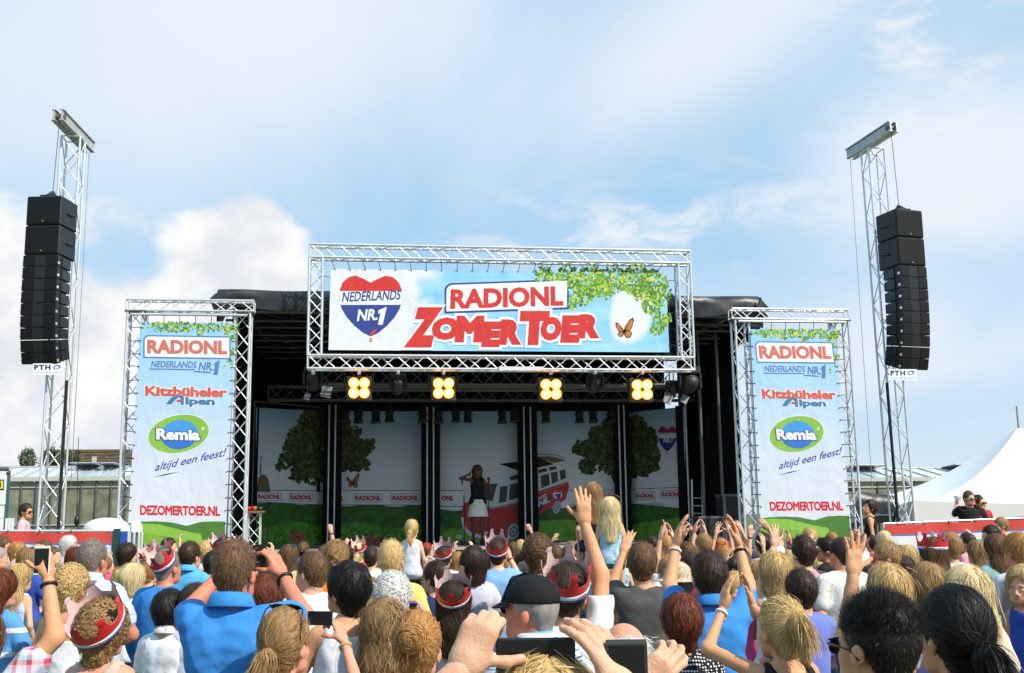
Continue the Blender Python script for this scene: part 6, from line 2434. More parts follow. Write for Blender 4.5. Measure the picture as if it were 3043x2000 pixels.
def person(cx, top, w, label, style='short', hc='brown', shirt='tee', col='white', build='m', yaw=0, nod=0, tilt=0, k=1.0, skin='fair', arms=None, ht=None, legs='denim', skirt=False,
           crown=None, glasses=None, face=False, cap=None, hat=None, bracelet=None, dep=None, group='people in the crowd', pose='stand', neck=1.475, hair_hi=False, key=None, body_yaw=None, band=None, hang=None):
    PSEED[0] += 1
    seed = PSEED[0]
    hk = 'f' if build in ('f', 'w') else 'm'
    d = dep or F_PX * HW[style] * k / w
    P = atd(cx, top, d)
    z0 = 0.0 if ht is None else P.z - ht
    s = (P.z - z0 - .215 * k) / 1.545
    hs = k / s
    by = yaw * .55 if abs(yaw) < 100 else yaw * .85
    if body_yaw is not None:
        by = body_yaw
    # everyone looks roughly at the singer
    aim = math.degrees(math.atan2(3.2 - P.x, 24 - P.y))
    if P.y > 20:
        aim = 0
    rz = -R(by + aim * .8)
    Mroot = Matrix.Translation((P.x, P.y, z0)) @ Matrix.Rotation(rz, 4, 'Z') @ Matrix.Diagonal((s, s, s, 1))
    Mh = Matrix.Translation((0, .01, 1.545)) @ Matrix.Rotation(-R(yaw - by), 4, 'Z') @ Matrix.Rotation(-R(nod), 4, 'X') @ Matrix.Rotation(R(tilt), 4, 'Y') @ Matrix.Diagonal((hs, hs, hs, 1))
    inv = Mroot.inverted()
    Bd = BUILD[build]
    A = {}
    arms = arms or {}
    for sd, sg in (('l', -1), ('r', 1)):
        S = np.array((sg * Bd['sh'], -.01, 1.400))
        spec = arms.get(sd)
        if spec is None:
            j = (seed * 37 % 11) / 11 - .5
            E = np.array((sg * (Bd['sh'] + .075), -.045, 1.135))
            W_ = np.array((sg * (Bd['sh'] + .055), .09 + .05 * j, .905)) if seed % 3 else np.array((sg * .07, .20, 1.06))
            if seed % 3 == 0:
                E, W_ = ik(S, W_, L_UP, L_FO, (sg * .9, -.3, -.4))
            A[sd] = (S, E, W_, 'rest', (Vector((-sg, .2, 0)), Vector(W_ - E)))
            continue
        hx, hy, hp_ = spec[0], spec[1], spec[2]
        opt = spec[3] if len(spec) > 3 else {}
        S = S + np.array((-sg * .018, .0, .028))
        reach = (L_UP + L_FO) * opt.get('reach', .88)
        best = None
        if 'dep' in opt:
            T = inv @ atd(hx, hy, d + opt['dep'])
        else:
            for q in np.linspace(-.25, .55, 33):
                T_ = inv @ atd(hx, hy, d + q * s)
                e = abs(np.linalg.norm(np.array(T_) - S) - reach) - .08 * q
                if best is None or e < best[0]:
                    best = (e, T_)
            T = best[1]
        E, W_ = ik(S, T, L_UP, L_FO, opt.get('pole', (sg * .45, .1, -.9)))
        fd = Vector(opt['fd']) if 'fd' in opt else Vector(W_ - E)
        A[sd] = (S, E, W_, hp_, (Vector(opt.get('palm', (0, 1, .15))), fd))
    shared = not arms and pose == 'stand'
    bkey = (build, hk, round(hs / .04), round((yaw - by) / 15), round(nod / 10), round(tilt / 8), seed % 3 == 0)
    if shared and bkey in BODY_CACHE:
        me = BODY_CACHE[bkey]
    else:
        near = d < 3.2
        V, Q = make_body(build, hk, A, Mh, .0135 if near else (.017 if d < 6 else .025), .0034 if near else (.006 if d < 6.5 else .0085), pose == 'stand', .0062 if d < 5 else (.009 if d < 9 else .0125))
        if pose == 'sit':
            pp = []
            for sg in (-1, 1):
                pp += [Cap((sg * Bd['hi'] * .8, 0, .93), (sg * .17, .30, .88), .08, .06, k=.03), Cap((sg * .17, .30, .88), (sg * .17, .30, .52), .056, .04, k=.03), Cap((sg * .17, .28, .5), (sg * .17, .42, .48), .038, .034, k=.03)]
            V, Q = joinparts([(V, Q), nets(pp, .02)])
        me = to_mesh('person', V, Q)
        if shared:
            BODY_CACHE[bkey] = me
    o = bpy.data.objects.new('person', me)
    COL.objects.link(o)
    sm = SKIN[skin]
    if len(me.materials) == 0:
        me.materials.append(sm)
    o.material_slots[0].link = 'OBJECT'
    o.material_slots[0].material = sm
    o.matrix_world = Mroot
    tag(o, label, 'person', group)
    if style:
        h_ = child('hair', hair(style, 3.2 if d < 3.6 else (.85 if d < 9 else .35)), o, HC[hc], Mh)
        h_['kind'] = 'stuff'
    if shirt:
        skey = (build, shirt, seed % 3 == 0, seed % 4, neck)
        if shared and skey in SHIRT_CACHE:
            sme = SHIRT_CACHE[skey]
        else:
            sme = to_mesh('shirt', *make_shirt(build, A, shirt, seed % 4 if shared else seed, .012 if d < 4.6 else (.017 if d < 7 else .024), neck, .009 if d > 6 else .011))
            if shared:
                SHIRT_CACHE[skey] = sme
        child('shirt', sme, o, shirt_mat(col))
        if shirt in ('strap',):
            pass
    lower_body(build)
    if pose == 'stand':
        child('skirt' if skirt else 'trousers', LOWER[build + ('s' if skirt else 't')], o, cloth('legs_' + legs, CL[legs]))
        for sg in (-1, 1):
            child('shoe', SHOE, o, mat('shoe_dark', (.04, .035, .03), .6), Matrix.Translation((sg * .10, 0, 0)))
    else:
        child('trousers', LOWER.setdefault('sit' + build, to_mesh('trousers', *nets([Cap((-.07, 0, .93), (.07, 0, .93), .115, .115, (1, .9, 1), k=.05)] + [Cap((sg * Bd['hi'] * .8, 0, .93), (sg * .17, .30, .88), .095, .075, k=.03) for sg in (-1, 1)], .02))), o, cloth('legs_' + legs, CL[legs]))
    if crown:
        tl = (crown[1] + 18 if crown[1] > 5 else crown[1]) if len(crown) > 1 else 36
        yw = crown[2] if len(crown) > 2 else 0
        off = crown[3] if len(crown) > 3 else .112
        cs = HW[style] / .184 * 1.06
        put_crown(Mroot @ Mh @ Matrix.Translation((0, -.014 - .0008 * tl, off + .0006 * tl)) @ Matrix.Rotation(R(tl), 4, 'X') @ Matrix.Rotation(R(yw), 4, 'Z') @ Matrix.Diagonal((cs, cs, 1.35, 1)), crown[0])
    if glasses:
        pos = {'eyes': ((0, .112, .060), 0), 'top': ((0, .052, .192), 38), 'crown': ((0, .0, .215), 62)}[glasses if isinstance(glasses, str) else glasses[0]]
        Mg = Mh @ Matrix.Translation(pos[0]) @ Matrix.Rotation(R(pos[1]), 4, 'X') @ Matrix.Scale(1.08, 4)
        fm = glasses[1] if not isinstance(glasses, str) else None
        g = child('sunglasses', GL_F, o, fm, Mg)
        c = child('lenses', GL_L, g)
    if face:
        for sg in (-1, 1):
            e = child('eye', EYE, o, None, Mh @ Matrix.Translation((sg * .031, .0868, .056)) @ Matrix.Diagonal((.96, .96, .6, 1)))
            child('iris', IRIS, e, None, Matrix.Rotation(R(-90), 4, 'X'))
            b = child('eyebrow', BROW, o, HC[hc], Mh @ Matrix.Translation((sg * .031, .0985, .077)) @ Matrix.Diagonal((sg, 1, 1, 1)))
        child('lips', LIPS, o, None, Mh @ Matrix.Translation((0, .0985, -.006)))
    if cap:
        c = child('cap', CAP_D, o, cloth('cap_' + cap, CL[cap]), Mh)
        child('cap_peak', CAP_P, c, cloth('cap_' + cap, CL[cap]))
    if hat:
        child('straw_hat', STRAW, o, mat('straw', (.52, .42, .28), .8, 0, .2, 40), Mh)
    for side, colr in (bracelet or {}).items():
        S, E, W_, _, _ = A[side]
        dv = Vector(W_ - E).normalized()
        M = Matrix.Translation(Vector(W_) - dv * .035) @ dv.to_track_quat('Z', 'Y').to_matrix().to_4x4()
        r0 = Bd['arm'] * .70
        child('bracelet', MB().lathe([(r0 - .002, -.006), (r0 + .004, -.005), (r0 + .005, .005), (r0 - .002, .006)], 18).mesh('bracelet', True), o, mat('bracelet_' + colr, {'black': (.015, .013, .012), 'white': (.75, .74, .72), 'gold': (.5, .34, .12), 'red': (.5, .03, .03)}[colr], .4), M)
    if band:       # hair tie
        zt = {'tail': (0, -.122, .132), 'lowtail': (0, -.118, .052)}[style]
        child('hair_tie', MB().lathe([(.016, -.005), (.023, -.004), (.023, .004), (.016, .005)], 14).mesh('hair_tie', True), o, cloth(band, CL[band]), Mh @ Matrix.Translation(zt) @ Matrix.Rotation(R(60), 4, 'X'))
    info = dict(o=o, M=Mroot, Mh=Mroot @ Mh, A=A, d=d, s=s, h=P.z - z0)
    if key:
        PEOPLE[key] = info
    return info


def held(info, px, py, label, rot=(0, 0, 0), dd=0.0, size=1.0, m=None, dep=None, name='phone', cat='phone'):
    """a phone or camera at a pixel, at the depth of the holder's hand"""
    A = info['A']
    wr = [info['M'] @ Vector(a[2]) for a in A.values() if a[3] != 'rest']
    dw = sum((p - CAMP).dot(fwd) for p in wr) / len(wr) if wr else info['d']
    p = atd(px, py, (dep or dw) + dd)
    M = Matrix.Translation(p) @ Matrix.Rotation(-YAW, 4, 'Z') @ Matrix.Rotation(R(rot[2]), 4, 'Z') @ Matrix.Rotation(R(rot[0]), 4, 'X') @ Matrix.Rotation(R(rot[1]), 4, 'Y') @ Matrix.Scale(size, 4)
    return put_phone(M, label, m, name, cat)
# ------------------------------------------------------------------ the singer
sp_ = at(1419, 1381, 23.4)
sd_ = (sp_ - CAMP).dot(fwd)
person(1419, 1381, 30, 'singer in black top and cream skirt holding a microphone stand on stage', 'longwavy', 'brown', 'tank', 'black', 'f', yaw=172, nod=-4, skin='dark', body_yaw=176, dep=sd_, ht=sp_.z - ZD, face=True,
       legs='offwhite', skirt=True, group='people on and beside the stage',
       arms={'r': (1397, 1408, 'hold', {'dep': -.08, 'palm': (-1, 0, 0), 'fd': (-.3, 0, 1), 'pole': (.4, 0, -1)}), 'l': (1452, 1428, 'fist', {'dep': -.2, 'palm': (0, 1, 0), 'fd': (0, .5, .8), 'pole': (-.5, 0, -1)})})
o = held(dict(A={}, d=sd_), 1402, 1401, 'white phone held to the singer\'s ear on stage', (0, 0, 70), -.12, 1.0, mat('phone_white', (.7, .7, .72), .35), sd_)

# ------------------------------------------------------------------ people standing beside the stage, behind the fences
SIDE = 'people on and beside the stage'
person(77, 1494, 33, 'boy with dark hair and sunglasses in pink shirt behind the left fence', 'short', 'dark', 'tee', 'palepink', 'm', yaw=62, skin='tan', ht=1.72, glasses='eyes', group=SIDE)
pa = person(2877, 1456, 30, 'man in black shirt with white sunglasses holding a phone behind the right fence', 'crop', 'brown', 'tee', 'black', 'b', yaw=-150, skin='pink', ht=1.80, glasses=('eyes', mat('white_frame', (.75, .75, .75), .3)), group=SIDE,
            arms={'r': (2842, 1500, 'hold', {'palm': (-1, 0, 0), 'fd': (-.2, .3, 1)})})
held(pa, 2842, 1484, 'pale phone held up by the man in black behind the right fence', (0, 0, 150), -.02, 1.0, mat('phone_white', (.7, .7, .72), .35))
person(2906, 1468, 30, 'man in red shirt and dark sunglasses leaning on the right fence', 'crop', 'dark', 'tee', 'red', 'b', yaw=-170, tilt=6, skin='tan', ht=1.76, glasses='eyes', group=SIDE,
       arms={'r': (2895, 1545, 'rest', {'palm': (0, 0, -1)}), 'l': (2930, 1540, 'rest', {'palm': (0, 0, -1)})})
person(2580, 1483, 36, 'boy in black sleeveless shirt looking down beside the right banner tower', 'tousle', 'dark', 'tank', 'black', 'c', yaw=-75, nod=-22, skin='tan', ht=1.50, k=.93, group=SIDE)

# ------------------------------------------------------------------ crowd, left third
G = 'people in the crowd'
person(8, 1593, 42, 'dark-haired man in profile with glasses at the far left edge', 'short', 'brown', 'tee', 'palepink', 'm', yaw=65, skin='pink', glasses='eyes')
person(-6, 1622, 42, 'man with close-cropped grey hair cut by the left edge', 'buzz', 'grey', 'tee', 'white', 'b', yaw=30, skin='pink')
person(53, 1610, 44, 'strawberry blond child in white at the left looking right', 'tousle', 'ginger', 'tee', 'white', 'c', yaw=60, k=.92)
person(90, 1628, 56, 'woman with long light brown hair in royal blue shirt at the left', 'long', 'light', 'tee', 'royal', 'f', yaw=12)
person(133, 1604, 40, 'brown-haired man half hidden by the raised pale phone', 'short', 'brown', 'tee', 'white', 'm', yaw=55, skin='pink')
person(157, 1622, 36, 'boy with short brown hair in white behind the raised pale phone', 'crop', 'brown', 'tee', 'white', 'c', yaw=75, k=.92)
person(205, 1592, 44, 'old woman with white hair before the red fence banner', 'tousle', 'white', 'tee', 'offwhite', 'w', yaw=55, skin='pink')
person(192, 1660, 38, 'child with curly light brown hair beside the big grey-haired man', 'perm', 'light', 'tee', 'lilac', 'c', k=.85)
person(229, 1625, 50, 'woman with dark red long hair behind the grey-haired man', 'long', 'red', 'tee', 'black', 'f', yaw=18)
person(277, 1599, 76, 'tall man with short grey hair in white and blue checked shirt', 'crop', 'greybrown', 'polo', 'plaid_blue', 'b', yaw=4, skin='red')
person(312, 1652, 42, 'woman with long brown hair and pink striped sleeve clapping near the left fence end', 'long', 'light', 'long', 'stripes_pink', 'f', yaw=20, arms={'r': (332, 1668, 'clap', {'palm': (-1, 0, 0)}), 'l': (322, 1664, 'clap', {'palm': (1, 0, 0)})})
person(379, 1613, 50, 'woman with dark bob hair in yellow shirt by the left banner', 'bob', 'dark', 'tee', 'yellow', 'w', yaw=28)
person(396, 1675, 72, 'woman with pale blond bob in white shirt', 'bob', 'pale', 'tee', 'white', 'f', yaw=6)
person(213, 1680, 98, 'woman with blond curls and bare back in white tube top', 'perm', 'blond', 'tube', 'white', 'w', yaw=8, skin='tan')
person(61, 1675, 64, 'woman with very long blond hair in pale checked shirt at the left', 'long', 'blond', 'tank', 'plaid_blue', 'f', yaw=8)
person(2, 1690, 92, 'woman with long dark red hair in blue sports shirt at the left edge', 'longwavy', 'red', 'tee', 'sport_blue', 'w', yaw=22, skin='pink', glasses='top')
pp_ = person(-75, 1800, 150, 'person in pink and blue checked shirt raising a pale phone at the left edge', 'bob', 'brown', 'tee', 'plaid_pink', 'w', yaw=0, skin='tan', bracelet={'r': 'black'}, dep=3.9,
             arms={'r': (142, 1715, 'hold', {'pole': (1, -.2, -.55), 'palm': (-.9, .3, .1), 'fd': (-.1, .1, 1), 'dep': .12})})
held(pp_, 124, 1666, 'pale grey phone with dark screen held up at the far left', (0, 0, 8), -.01, .86, mat('phone_flip', (.62, .64, .62), .35))
person(310, 1788, 138, 'woman with brown curls and a paper crown in beige top, front left', 'curly', 'light', 'tank', 'beige', 'w', yaw=6, skin='pink', crown=('paper crown on the curly-haired woman in beige at the front left', 26, 0, .085))
person(505, 1748, 88, 'dark-haired boy in white collared shirt left of the grey lilac shirt', 'short', 'black', 'polo', 'white', 'm', yaw=18, skin='tan')
person(583, 1731, 88, 'dark-haired boy in grey lilac shirt left of the blue polo man', 'short', 'dark', 'tee', 'lilac', 'm', yaw=10, skin='tan')
person(497, 1626, 68, 'bald sunburnt man in blue sweater wearing a paper crown', 'buzz', 'greybrown', 'long', 'blue', 'b', yaw=14, skin='red', crown=('paper crown on the bald man in the blue sweater', 24, 20, .085))
person(565, 1607, 58, 'man with neat dark brown hair in light cyan polo shirt', 'short', 'dark', 'polo', 'cyan', 'm', yaw=8, skin='pink')
person(502, 1596, 36, 'small boy in red looking right before the left banner', 'crop', 'dark', 'tee', 'red', 'c', yaw=68, k=.92, arms={'r': (534, 1612, 'rest', {})})
person(613, 1608, 46, 'woman with curly blond hair right of the cyan polo man', 'perm', 'blond', 'tee', 'white', 'f')
person(657, 1600, 42, 'dark-haired child with a paper crown left of the tall man in blue', 'short', 'black', 'tee', 'red', 'c', k=.95, crown=('paper crown left of the tall man in blue polo', 20, 30))
person(634, 1636, 52, 'person with dark hair hidden behind the tall man in blue', 'short', 'black', 'tee', 'white', 'm', yaw=10)
person(441, 1638, 40, 'curly blond child with a paper crown before the left banner', 'perm', 'blond', 'tee', 'white', 'c', k=.88, crown=('paper crown on the curly blond child before the left banner', 14, 10, .13))
person(447, 1664, 48, 'woman with pinned brown hair and black top behind the blond bob', 'bun', 'ginger', 'tank', 'black', 'w', yaw=10)
pb = person(698, 1596, 122, 'tall man with short brown hair in bright blue polo filming with a camera', 'crop', 'brown', 'polo', 'blue', 'm', yaw=2, skin='red', key='blue', bracelet={'r': 'black'},
            arms={'r': (838, 1705, 'hold', {'pole': (.75, .1, -.7), 'palm': (-.8, .5, 0), 'fd': (-.5, .1, .85), 'dep': .40}), 'l': (672, 1690, 'hold', {'pole': (-.75, .1, -.6), 'dep': .42})})
held(pb, 774, 1648, 'black compact camera held up by the tall man in blue polo', (0, 0, 0), .03, .75, None, None, 'camera', 'camera')
pc = person(812, 1652, 46, 'person with brown hair holding a phone sideways right of the tall man', 'short', 'brown', 'tee', 'white', 'm', arms={'r': (810, 1640, 'hold', {'palm': (-1, .2, 0), 'fd': (-.1, .1, 1)})})
held(pc, 792, 1592, 'thin black phone seen edge-on right of the tall man in blue', (0, 14, 78), 0, 1.0)
person(790, 1708, 100, 'woman with auburn bob behind the raised arm of the blue polo man', 'bob', 'red', 'tee', 'teal', 'f', yaw=-6)
pd_ = person(848, 1802, 138, 'woman with blond ponytail and sunglasses on her head photographing, front left', 'lowtail', 'light', 'tank', 'white', 'f', yaw=16, skin='pink', glasses='crown', band='white', bracelet={'r': 'gold'}, hair_hi=True,
             arms={'r': (1022, 1905, 'pinch', {'pole': (.9, -.1, -.9), 'palm': (-.9, .3, .1), 'fd': (-.45, .1, .9), 'dep': .30})})
held(pd_, 951, 1837, 'black phone held sideways by the ponytail woman at the front left', (0, 91, 0), -.02, .84)
person(895, 1697, 82, 'person with white blond short hair in profile under the raised arm', 'tousle', 'pale', 'tee', 'white', 'w', yaw=50, skin='pink')
person(928, 1633, 80, 'man with brown hair and sunglasses on his head in white tee, facing left', 'crop', 'brown', 'tee', 'white', 'm', yaw=-55, skin='pink', glasses='top')
person(861, 1620, 54, 'woman with curled brown braids and blue sunglasses on her head', 'longwavy', 'brown', 'tank', 'black', 'f', glasses=('crown', mat('blue_frame', (.05, .25, .6), .3)))
person(902, 1610, 32, 'brown-haired person in a far row left of the french braid', 'short', 'brown', 'tee', 'blue', 'm')
pf = person(1000, 1602, 74, 'woman with a french braid in front of the first stage pillar', 'braid', 'light', 'tee', 'orange', 'f', yaw=-4)
person(968, 1618, 44, 'person raising a clenched fist with a dark wristband', 'short', 'brown', 'tee', 'white', 'm', arms={'r': (983, 1572, 'fist', {'palm': (-.3, 1, 0), 'reach': .8})}, bracelet={'r': 'black'})
pg = person(1028, 1628, 40, 'person in orange sleeves holding up a phone near the first stage pillar', 'short', 'brown', 'long', 'orange', 'f', arms={'r': (1026, 1622, 'hold', {'fd': (.3, .2, 1)}), 'l': (1018, 1628, 'hold', {})})
held(pg, 1042, 1611, 'small black phone above the orange sleeves', (0, 75, 0), 0, .9)
person(1032, 1668, 118, 'woman with short black hair and white top turned left', 'tousle', 'black', 'tank', 'white', 'w', yaw=-48, skin='tan', nod=-6)
person(1052, 1618, 34, 'small boy with brown hair behind the black-haired woman', 'crop', 'brown', 'tee', 'white', 'c', k=.9, yaw=25)
person(1070, 1612, 38, 'girl with blond ponytail and a paper crown in the middle rows', 'lowtail', 'pale', 'tee', 'red', 'c', k=.95, crown=('paper crown on the girl with the blond ponytail', 16, 0))
person(1103, 1622, 46, 'dark-haired man in white left of the blond man in yellow', 'short', 'dark', 'tee', 'white', 'm', yaw=-6)
person(1162, 1602, 76, 'blond man in pale yellow shirt in the middle of the crowd', 'crop', 'blond', 'tee', 'yellow', 'm', yaw=2, skin='pink')
person(1223, 1542, 40, 'girl in white dress with blond ponytail sitting on shoulders', 'lowtail', 'blond', 'tank', 'white', 'c', k=.85, ht=1.22, pose='sit', legs='white')
person(1226, 1606, 34, 'dark-haired person carrying the girl in white', 'long', 'dark', 'tee', 'black', 'm')
person(1226, 1648, 48, 'woman with long black hair right of the blond man in yellow', 'long', 'black', 'tee', 'black', 'f')
person(1143, 1590, 30, 'dark-haired person far back left of the girl in white', 'short', 'black', 'tee', 'red', 'm')
person(1268, 1612, 30, 'person in a red cap in the far row right of the girl in white', 'short', 'brown', 'tee', 'white', 'm', cap='red', yaw=20)
person(1164, 1704, 114, 'woman with curly grey hair in blue floral shirt', 'perm', 'white', 'tee', 'floral_blue', 'w', yaw=-8)
person(1093, 1716, 84, 'woman with light brown bob beside the grey curls', 'bob', 'ginger', 'tank', 'floral_blue', 'f', yaw=10, skin='tan')
ph_ = person(1150, 1782, 128, 'woman with long light brown hair in red floral dress holding a purple phone', 'longwavy', 'light', 'tank', 'floral', 'f', yaw=8, arms={'r': (1262, 1838, 'hold', {'pole': (.9, -.1, -.9), 'palm': (-1, .2, 0), 'fd': (-.3, .1, 1)})})
held(ph_, 1228, 1812, 'purple edged phone held up above the pinned-up hair', (0, 0, 0), -.02, .62, mat('phone_purple', (.18, .08, .45), .35))
person(1240, 1812, 142, 'woman with loosely pinned up golden hair at the front centre left', 'bun', 'ginger', 'tank', 'white', 'f', yaw=4, skin='pink', hair_hi=True)
person(1350, 1726, 92, 'woman with dark hair and a paper crown in white top, centre', 'longwavy', 'dark', 'tee', 'lilac', 'f', yaw=2, crown=('paper crown on the dark-haired woman in white at the centre', 20, 0, .10))
person(1296, 1664, 68, 'boy with brown hair in dark shirt looking left beside the crowns', 'short', 'dark', 'tee', 'navy', 'c', yaw=-48, k=.96)
person(1318, 1622, 48, 'dark-haired man with a paper crown raising his hand to it', 'short', 'dark', 'tee', 'white', 'm', crown=('paper crown left of the phone held up with both hands', 20, -10), arms={'l': (1282, 1650, 'open', {'reach': .7})}, bracelet={'l': 'white'})
pi_ = person(1362, 1640, 46, 'woman with golden brown hair holding a phone up with both hands', 'longwavy', 'ginger', 'tee', 'white', 'f', arms={'l': (1350, 1630, 'hold', {'palm': (.5, .8, 0), 'fd': (.1, .1, 1), 'reach': .75}), 'r': (1402, 1630, 'hold', {'palm': (-.5, .8, 0), 'fd': (-.1, .1, 1), 'reach': .75})}, bracelet={'l': 'white'})
held(pi_, 1376, 1612, 'black phone held sideways with both hands before the van print', (0, 90, 0), 0, .9)
person(1407, 1624, 76, 'woman with straight dark brown bob in the centre', 'longbob', 'dark', 'tee', 'lilac', 'f', yaw=-4)
person(1425, 1738, 62, 'blond girl behind the crowned woman in the centre', 'tail', 'blond', 'tee', 'white', 'c', yaw=6, arms={'r': (1432, 1750, 'open', {'reach': .7})})
person(1477, 1598, 60, 'boy in light blue tee wearing a paper crown below the singer', 'short', 'dark', 'tee', 'skyblue', 'm', k=.97, crown=('paper crown on the boy in light blue below the singer', 18, 0, .09), arms={'r': (1512, 1652, 'rest', {'reach': .7})}, bracelet={'r': 'red'})
person(1525, 1610, 32, 'brown-haired child in a far row right of the boy in light blue', 'short', 'brown', 'tee', 'orange', 'c', k=.9)
person(1548, 1604, 36, 'blond child in a far row left of the man with brown curls', 'tousle', 'blond', 'tee', 'white', 'c', k=.9)
person(1540, 1636, 44, 'brown-haired girl in white left of the man with brown curls', 'bob', 'brown', 'tee', 'white', 'c')
person(1597, 1592, 86, 'man with thick brown curls in black shirt at the centre', 'curly', 'brown', 'tee', 'black', 'm', yaw=2)
person(1580, 1604, 40, 'person raising a fist before the third stage pillar', 'short', 'brown', 'tee', 'grey', 'm', arms={'r': (1576, 1576, 'fist', {'reach': .75})})
# ------------------------------------------------------------------ crowd, right half
person(1478, 1722, 66, 'girl with straight brown hair left of the man in the black cap', 'longbob', 'brown', 'tee', 'white', 'c', yaw=-4)
person(1580, 1706, 122, 'man in a black peaked cap and blue striped shirt looking left', 'buzz', 'grey', 'polo', 'stripes_blue', 'b', yaw=-62, skin='red', cap='black')
person(1682, 1670, 84, 'man with a paper crown and white tee stretching one arm up', 'short', 'dark', 'tee', 'white', 'm', yaw=4, skin='tan', crown=('paper crown on the man stretching his arm straight up', 14, 15, .09),
       arms={'r': (1738, 1556, 'open', {'reach': .985, 'palm': (0, 1, .1), 'fd': (-.03, .05, 1), 'pole': (.8, .2, -.2)})}, dep=4.9)
person(1698, 1612, 48, 'woman with tight light brown curls right of the curly man', 'curly', 'light', 'tee', 'red', 'f')
person(1650, 1620, 40, 'person with an open hand raised left of the outstretched arm', 'tousle', 'brown', 'tee', 'white', 'f', arms={'l': (1642, 1606, 'open', {'reach': .7})})
person(1760, 1433, 50, 'girl with long light brown hair and dark top sitting on shoulders', 'long', 'light', 'tee', 'black', 'c', k=.88, ht=1.35, pose='sit', legs='navy')
person(1811, 1477, 54, 'girl with long blond hair and blue tie-dye dress sitting on shoulders', 'long', 'pale', 'tank', 'tiedye', 'c', k=.9, ht=1.30, pose='sit', legs='teal', yaw=6)
person(1783, 1660, 56, 'blond woman right of the outstretched arm', 'layer', 'blond', 'tee', 'tiedye', 'f', yaw=35)
person(1795, 1722, 74, 'woman with long brown hair behind the outstretched arm', 'longwavy', 'brown', 'tee', 'plaid_pink', 'f', yaw=-6)
person(1838, 1625, 40, 'person with an open hand raised below the tie-dye dress', 'short', 'brown', 'tank', 'tiedye', 'f', arms={'l': (1868, 1606, 'wave', {'reach': .7})})
person(1908, 1610, 86, 'boy with brown hair in dark grey tee raising his left arm', 'short', 'brown', 'tee', 'grey', 'm', yaw=10, skin='tan', arms={'l': (1852, 1640, 'open', {'reach': .85, 'palm': (.2, 1, 0)})})
person(1938, 1592, 36, 'dark-haired person far back right of the tie-dye dress', 'short', 'dark', 'tee', 'white', 'm')
person(1976, 1586, 42, 'fair bald man pointing a finger up at the right of the stage', 'buzz', 'ginger', 'tee', 'white', 'm', yaw=-20, skin='pink', arms={'l': (1978, 1586, 'point', {'reach': .8, 'fd': (-.35, 0, 1)})})
person(2012, 1672, 82, 'person in a straw hat right of the boy in grey', 'short', 'greybrown', 'tee', 'khaki', 'm', hat=True, yaw=-12)
person(2050, 1640, 62, 'man in maroon shirt hidden behind raised hands', 'short', 'dark', 'tee', 'maroon', 'm')
person(2090, 1584, 46, 'child with light brown hair in red before the road case', 'short', 'light', 'tee', 'red', 'c', k=.95, yaw=-10)
person(2142, 1598, 44, 'child with sandy hair and a paper crown at the right of the stage', 'short', 'ginger', 'tee', 'white', 'c', k=.95, crown=('paper crown left of the raised hand with a black bracelet', 0, 0, .03))
person(2106, 1634, 90, 'boy with brown hair in bright blue polo clapping above his head', 'short', 'dark', 'polo', 'blue', 'm', yaw=4, skin='tan', bracelet={'l': 'white', 'r': 'black'},
       arms={'l': (2008, 1620, 'clap', {'reach': .95, 'palm': (1, .2, 0), 'fd': (.25, .05, 1)}), 'r': (2196, 1622, 'clap', {'reach': .95, 'palm': (-1, .2, 0), 'fd': (-.15, .05, 1)})}, dep=5.6)
person(2024, 1764, 122, 'woman with short dark red hair in black polka dot top', 'tousle', 'red', 'tee', 'dots', 'w', yaw=2, skin='tan', neck=1.455)
person(1852, 1838, 150, 'bald man with a fringe of grey hair at the front centre', 'bald', 'white', 'tee', 'white', 'b', yaw=0, skin='pink')
pk = person(2318, 1768, 126, 'woman with high blond ponytail and black top clapping, front right', 'tail', 'blond', 'tank', 'black', 'f', yaw=-14, skin='tan', bracelet={'l': 'white'},
            arms={'l': (2150, 1805, 'clap', {'pole': (-1, -.2, -.75), 'palm': (1, .3, 0), 'fd': (.2, .1, 1), 'dep': .22}), 'r': (2225, 1785, 'clap', {'pole': (.3, .5, -1), 'palm': (-1, .2, 0), 'fd': (-.1, .1, 1), 'dep': .4})})
person(2232, 1800, 66, 'woman in a red striped top left of the blond ponytail', 'layer', 'brown', 'tee', 'stripes_pink', 'f', yaw=4)
person(2377, 1688, 88, 'young man with dark brown hair in violet blue tee', 'short', 'dark', 'tee', 'violet', 'm', yaw=-4)
person(2316, 1704, 48, 'strawberry blond girl between the clapping hands and the violet tee', 'layer', 'ginger', 'tee', 'offwhite', 'f')
person(2386, 1590, 68, 'young man with dark brown hair in pink tee', 'short', 'dark', 'tee', 'pink', 'm', yaw=-2)
person(2405, 1570, 40, 'woman with curly blond hair before the right banner', 'perm', 'blond', 'tee', 'white', 'f')
person(2471, 1582, 34, 'brown-haired child before the right banner', 'tousle', 'ginger', 'tee', 'white', 'c', k=.92)
person(2497, 1592, 62, 'man with shaved head in white printed tee', 'buzz', 'dark', 'tee', 'print_white', 'b', yaw=-14, skin='pink')
person(2455, 1596, 50, 'dark-haired man with sunglasses in black shirt in profile', 'short', 'black', 'tee', 'black', 'm', yaw=-66, skin='red', glasses='eyes')
person(2650, 1764, 130, 'person behind the spiky-haired man waving a spread hand', 'short', 'black', 'tee', 'navy', 'm', skin='tan', arms={'l': (2535, 1706, 'wave', {'reach': .9, 'palm': (0, 1, .1), 'fd': (.16, .1, 1), 'pole': (-.2, .2, -1)})}, dep=3.9, yaw=-6)
person(2570, 1678, 62, 'dark-haired woman with sunglasses on her head left of the layered blond bob', 'tousle', 'dark', 'tee', 'navy', 'f', glasses='top', yaw=-20)
